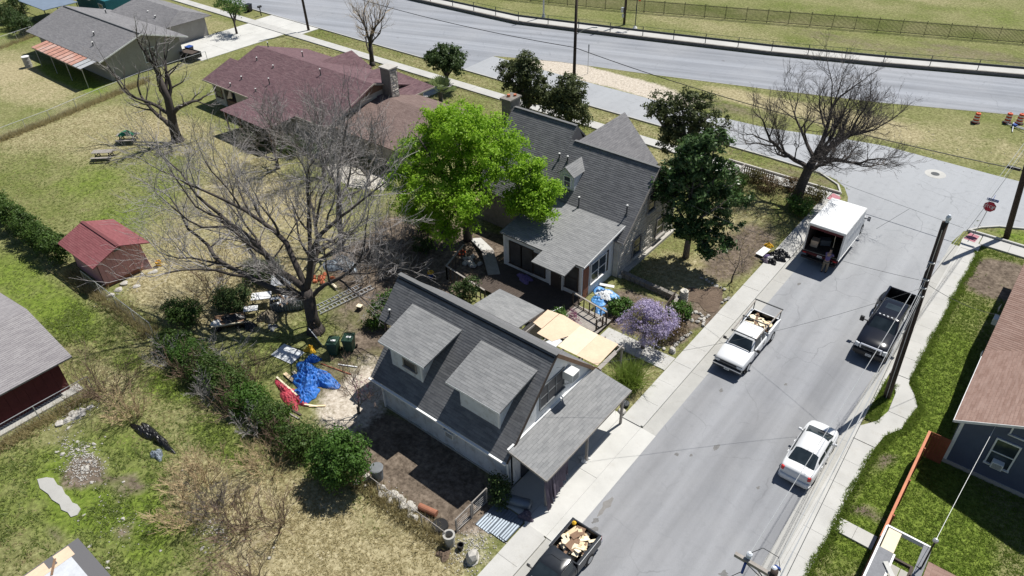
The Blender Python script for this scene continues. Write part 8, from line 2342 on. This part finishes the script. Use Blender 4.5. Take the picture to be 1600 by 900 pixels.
for k in range(26):
    s_ = r_.uniform(.04, .12)
    rock('litter_stone', 'small pale stone or litter scattered in the weedy lot', (r_.uniform(-31, -17), r_.uniform(1.5, 8.5), .02), (s_, s_ * .7, s_ * .5), 340 + k, 'limestone', 'small litter in the weedy lot')
for k in range(8):
    s_ = r_.uniform(.15, .3)
    rock('shed_stone', 'pale stone beside the red shed', (-47.2 + r_.uniform(-.3, 1.0), 14.2 + r_.uniform(-1.2, 2.4), .03), (s_, s_ * .8, s_ * .5), 380 + k, 'limestone', 'stones by the red shed')
o = thing('lawn_tool', 'small yellow bucket behind the red shed', 'bucket', (-47.5, 17.1, 0))
part('body', 'yellow_plastic', o, lambda m: m.lathe([(.16, 0), (.22, .4), (.18, .4), (.1, .2), (.02, .2)], (0, 0, 0), 12))
# by the grey house
o = thing('white_drum', 'pale metal drum beside the tin porch', 'drum', (-98.5, 29.6, 0))
part('body', 'old_concrete', o, lambda m: m.lathe([(.4, 0), (.4, .35), (.42, .37), (.4, .4), (.4, .8), (.42, .82), (.4, .85), (.4, 1.2)], (0, 0, 0), 16))
part('lid', 'white_plastic', o, lambda m: m.lathe([(.43, 1.2), (.43, 1.27), (.05, 1.29)], (0, 0, 0), 16))
o = thing('trailer_box', 'dark utility trailer beside the white driveway', 'trailer', (-84.8, 42.6, 0), .1)
part('box', 'black_metal', o, lambda m: (m.bb(-1.3, 1.3, -.7, -.66, .4, 1.0), m.bb(-1.3, 1.3, .66, .7, .4, 1.0), m.bb(-1.3, -1.26, -.66, .66, .4, 1.0), m.bb(1.26, 1.3, -.66, .66, .4, 1.0), m.bb(-1.3, 1.3, -.7, .7, .36, .4)))
part('wheel', 'rubber', o, lambda m: [m.lathe([(.05, s * .72), (.3, s * .72), (.3, s * .88), (.05, s * .88)], (0, 0, .3), 14, 'Y') for s in (-1, 1)])
part('load', 'dark_wood', o, lambda m: m.box((0, 0, .7), (2.0, 1.0, .5), rz=.1))
o = thing('wheelie_bin', 'blue lidded bin beside the grey house', 'bin', (-86.3, 43.5, 0), .2)
part('body', 'dark_metal', o, lambda m: m.loft([[(-.26, -.26, .02), (.26, -.26, .02), (.26, .28, .02), (-.26, .28, .02)], [(-.33, -.36, .98), (.33, -.36, .98), (.33, .38, .98), (-.33, .38, .98)]]))
part('lid', 'blue_plastic', o, lambda m: m.box((0, 0, 1.02), (.74, .82, .09)), bevel=.03)
o = thing('mailbox', 'black mailbox on a post at the main road kerb', 'mailbox', (-92.6, 58.2, 0))
part('post', 'black_metal', o, lambda m: m.bar((0, 0, 0), (0, 0, 1.1), .1))
part('box', 'black_metal', o, lambda m: m.loft([[(-.12, y_, 1.1), (.12, y_, 1.1), (.12, y_, 1.28), (.06, y_, 1.36), (-.06, y_, 1.36), (-.12, y_, 1.28)] for y_ in (-.28, .3)]))
o = thing('wheelie_bin', 'black bin standing at the main road kerb', 'bin', (-95.6, 58.4, 0), .2)
part('body', 'black_plastic', o, lambda m: m.loft([[(-.26, -.26, .02), (.26, -.26, .02), (.26, .28, .02), (-.26, .28, .02)], [(-.33, -.36, .98), (.33, -.36, .98), (.33, .38, .98), (-.33, .38, .98)]]))
part('lid', 'black_plastic', o, lambda m: m.box((0, 0, 1.02), (.74, .82, .09)), bevel=.03)
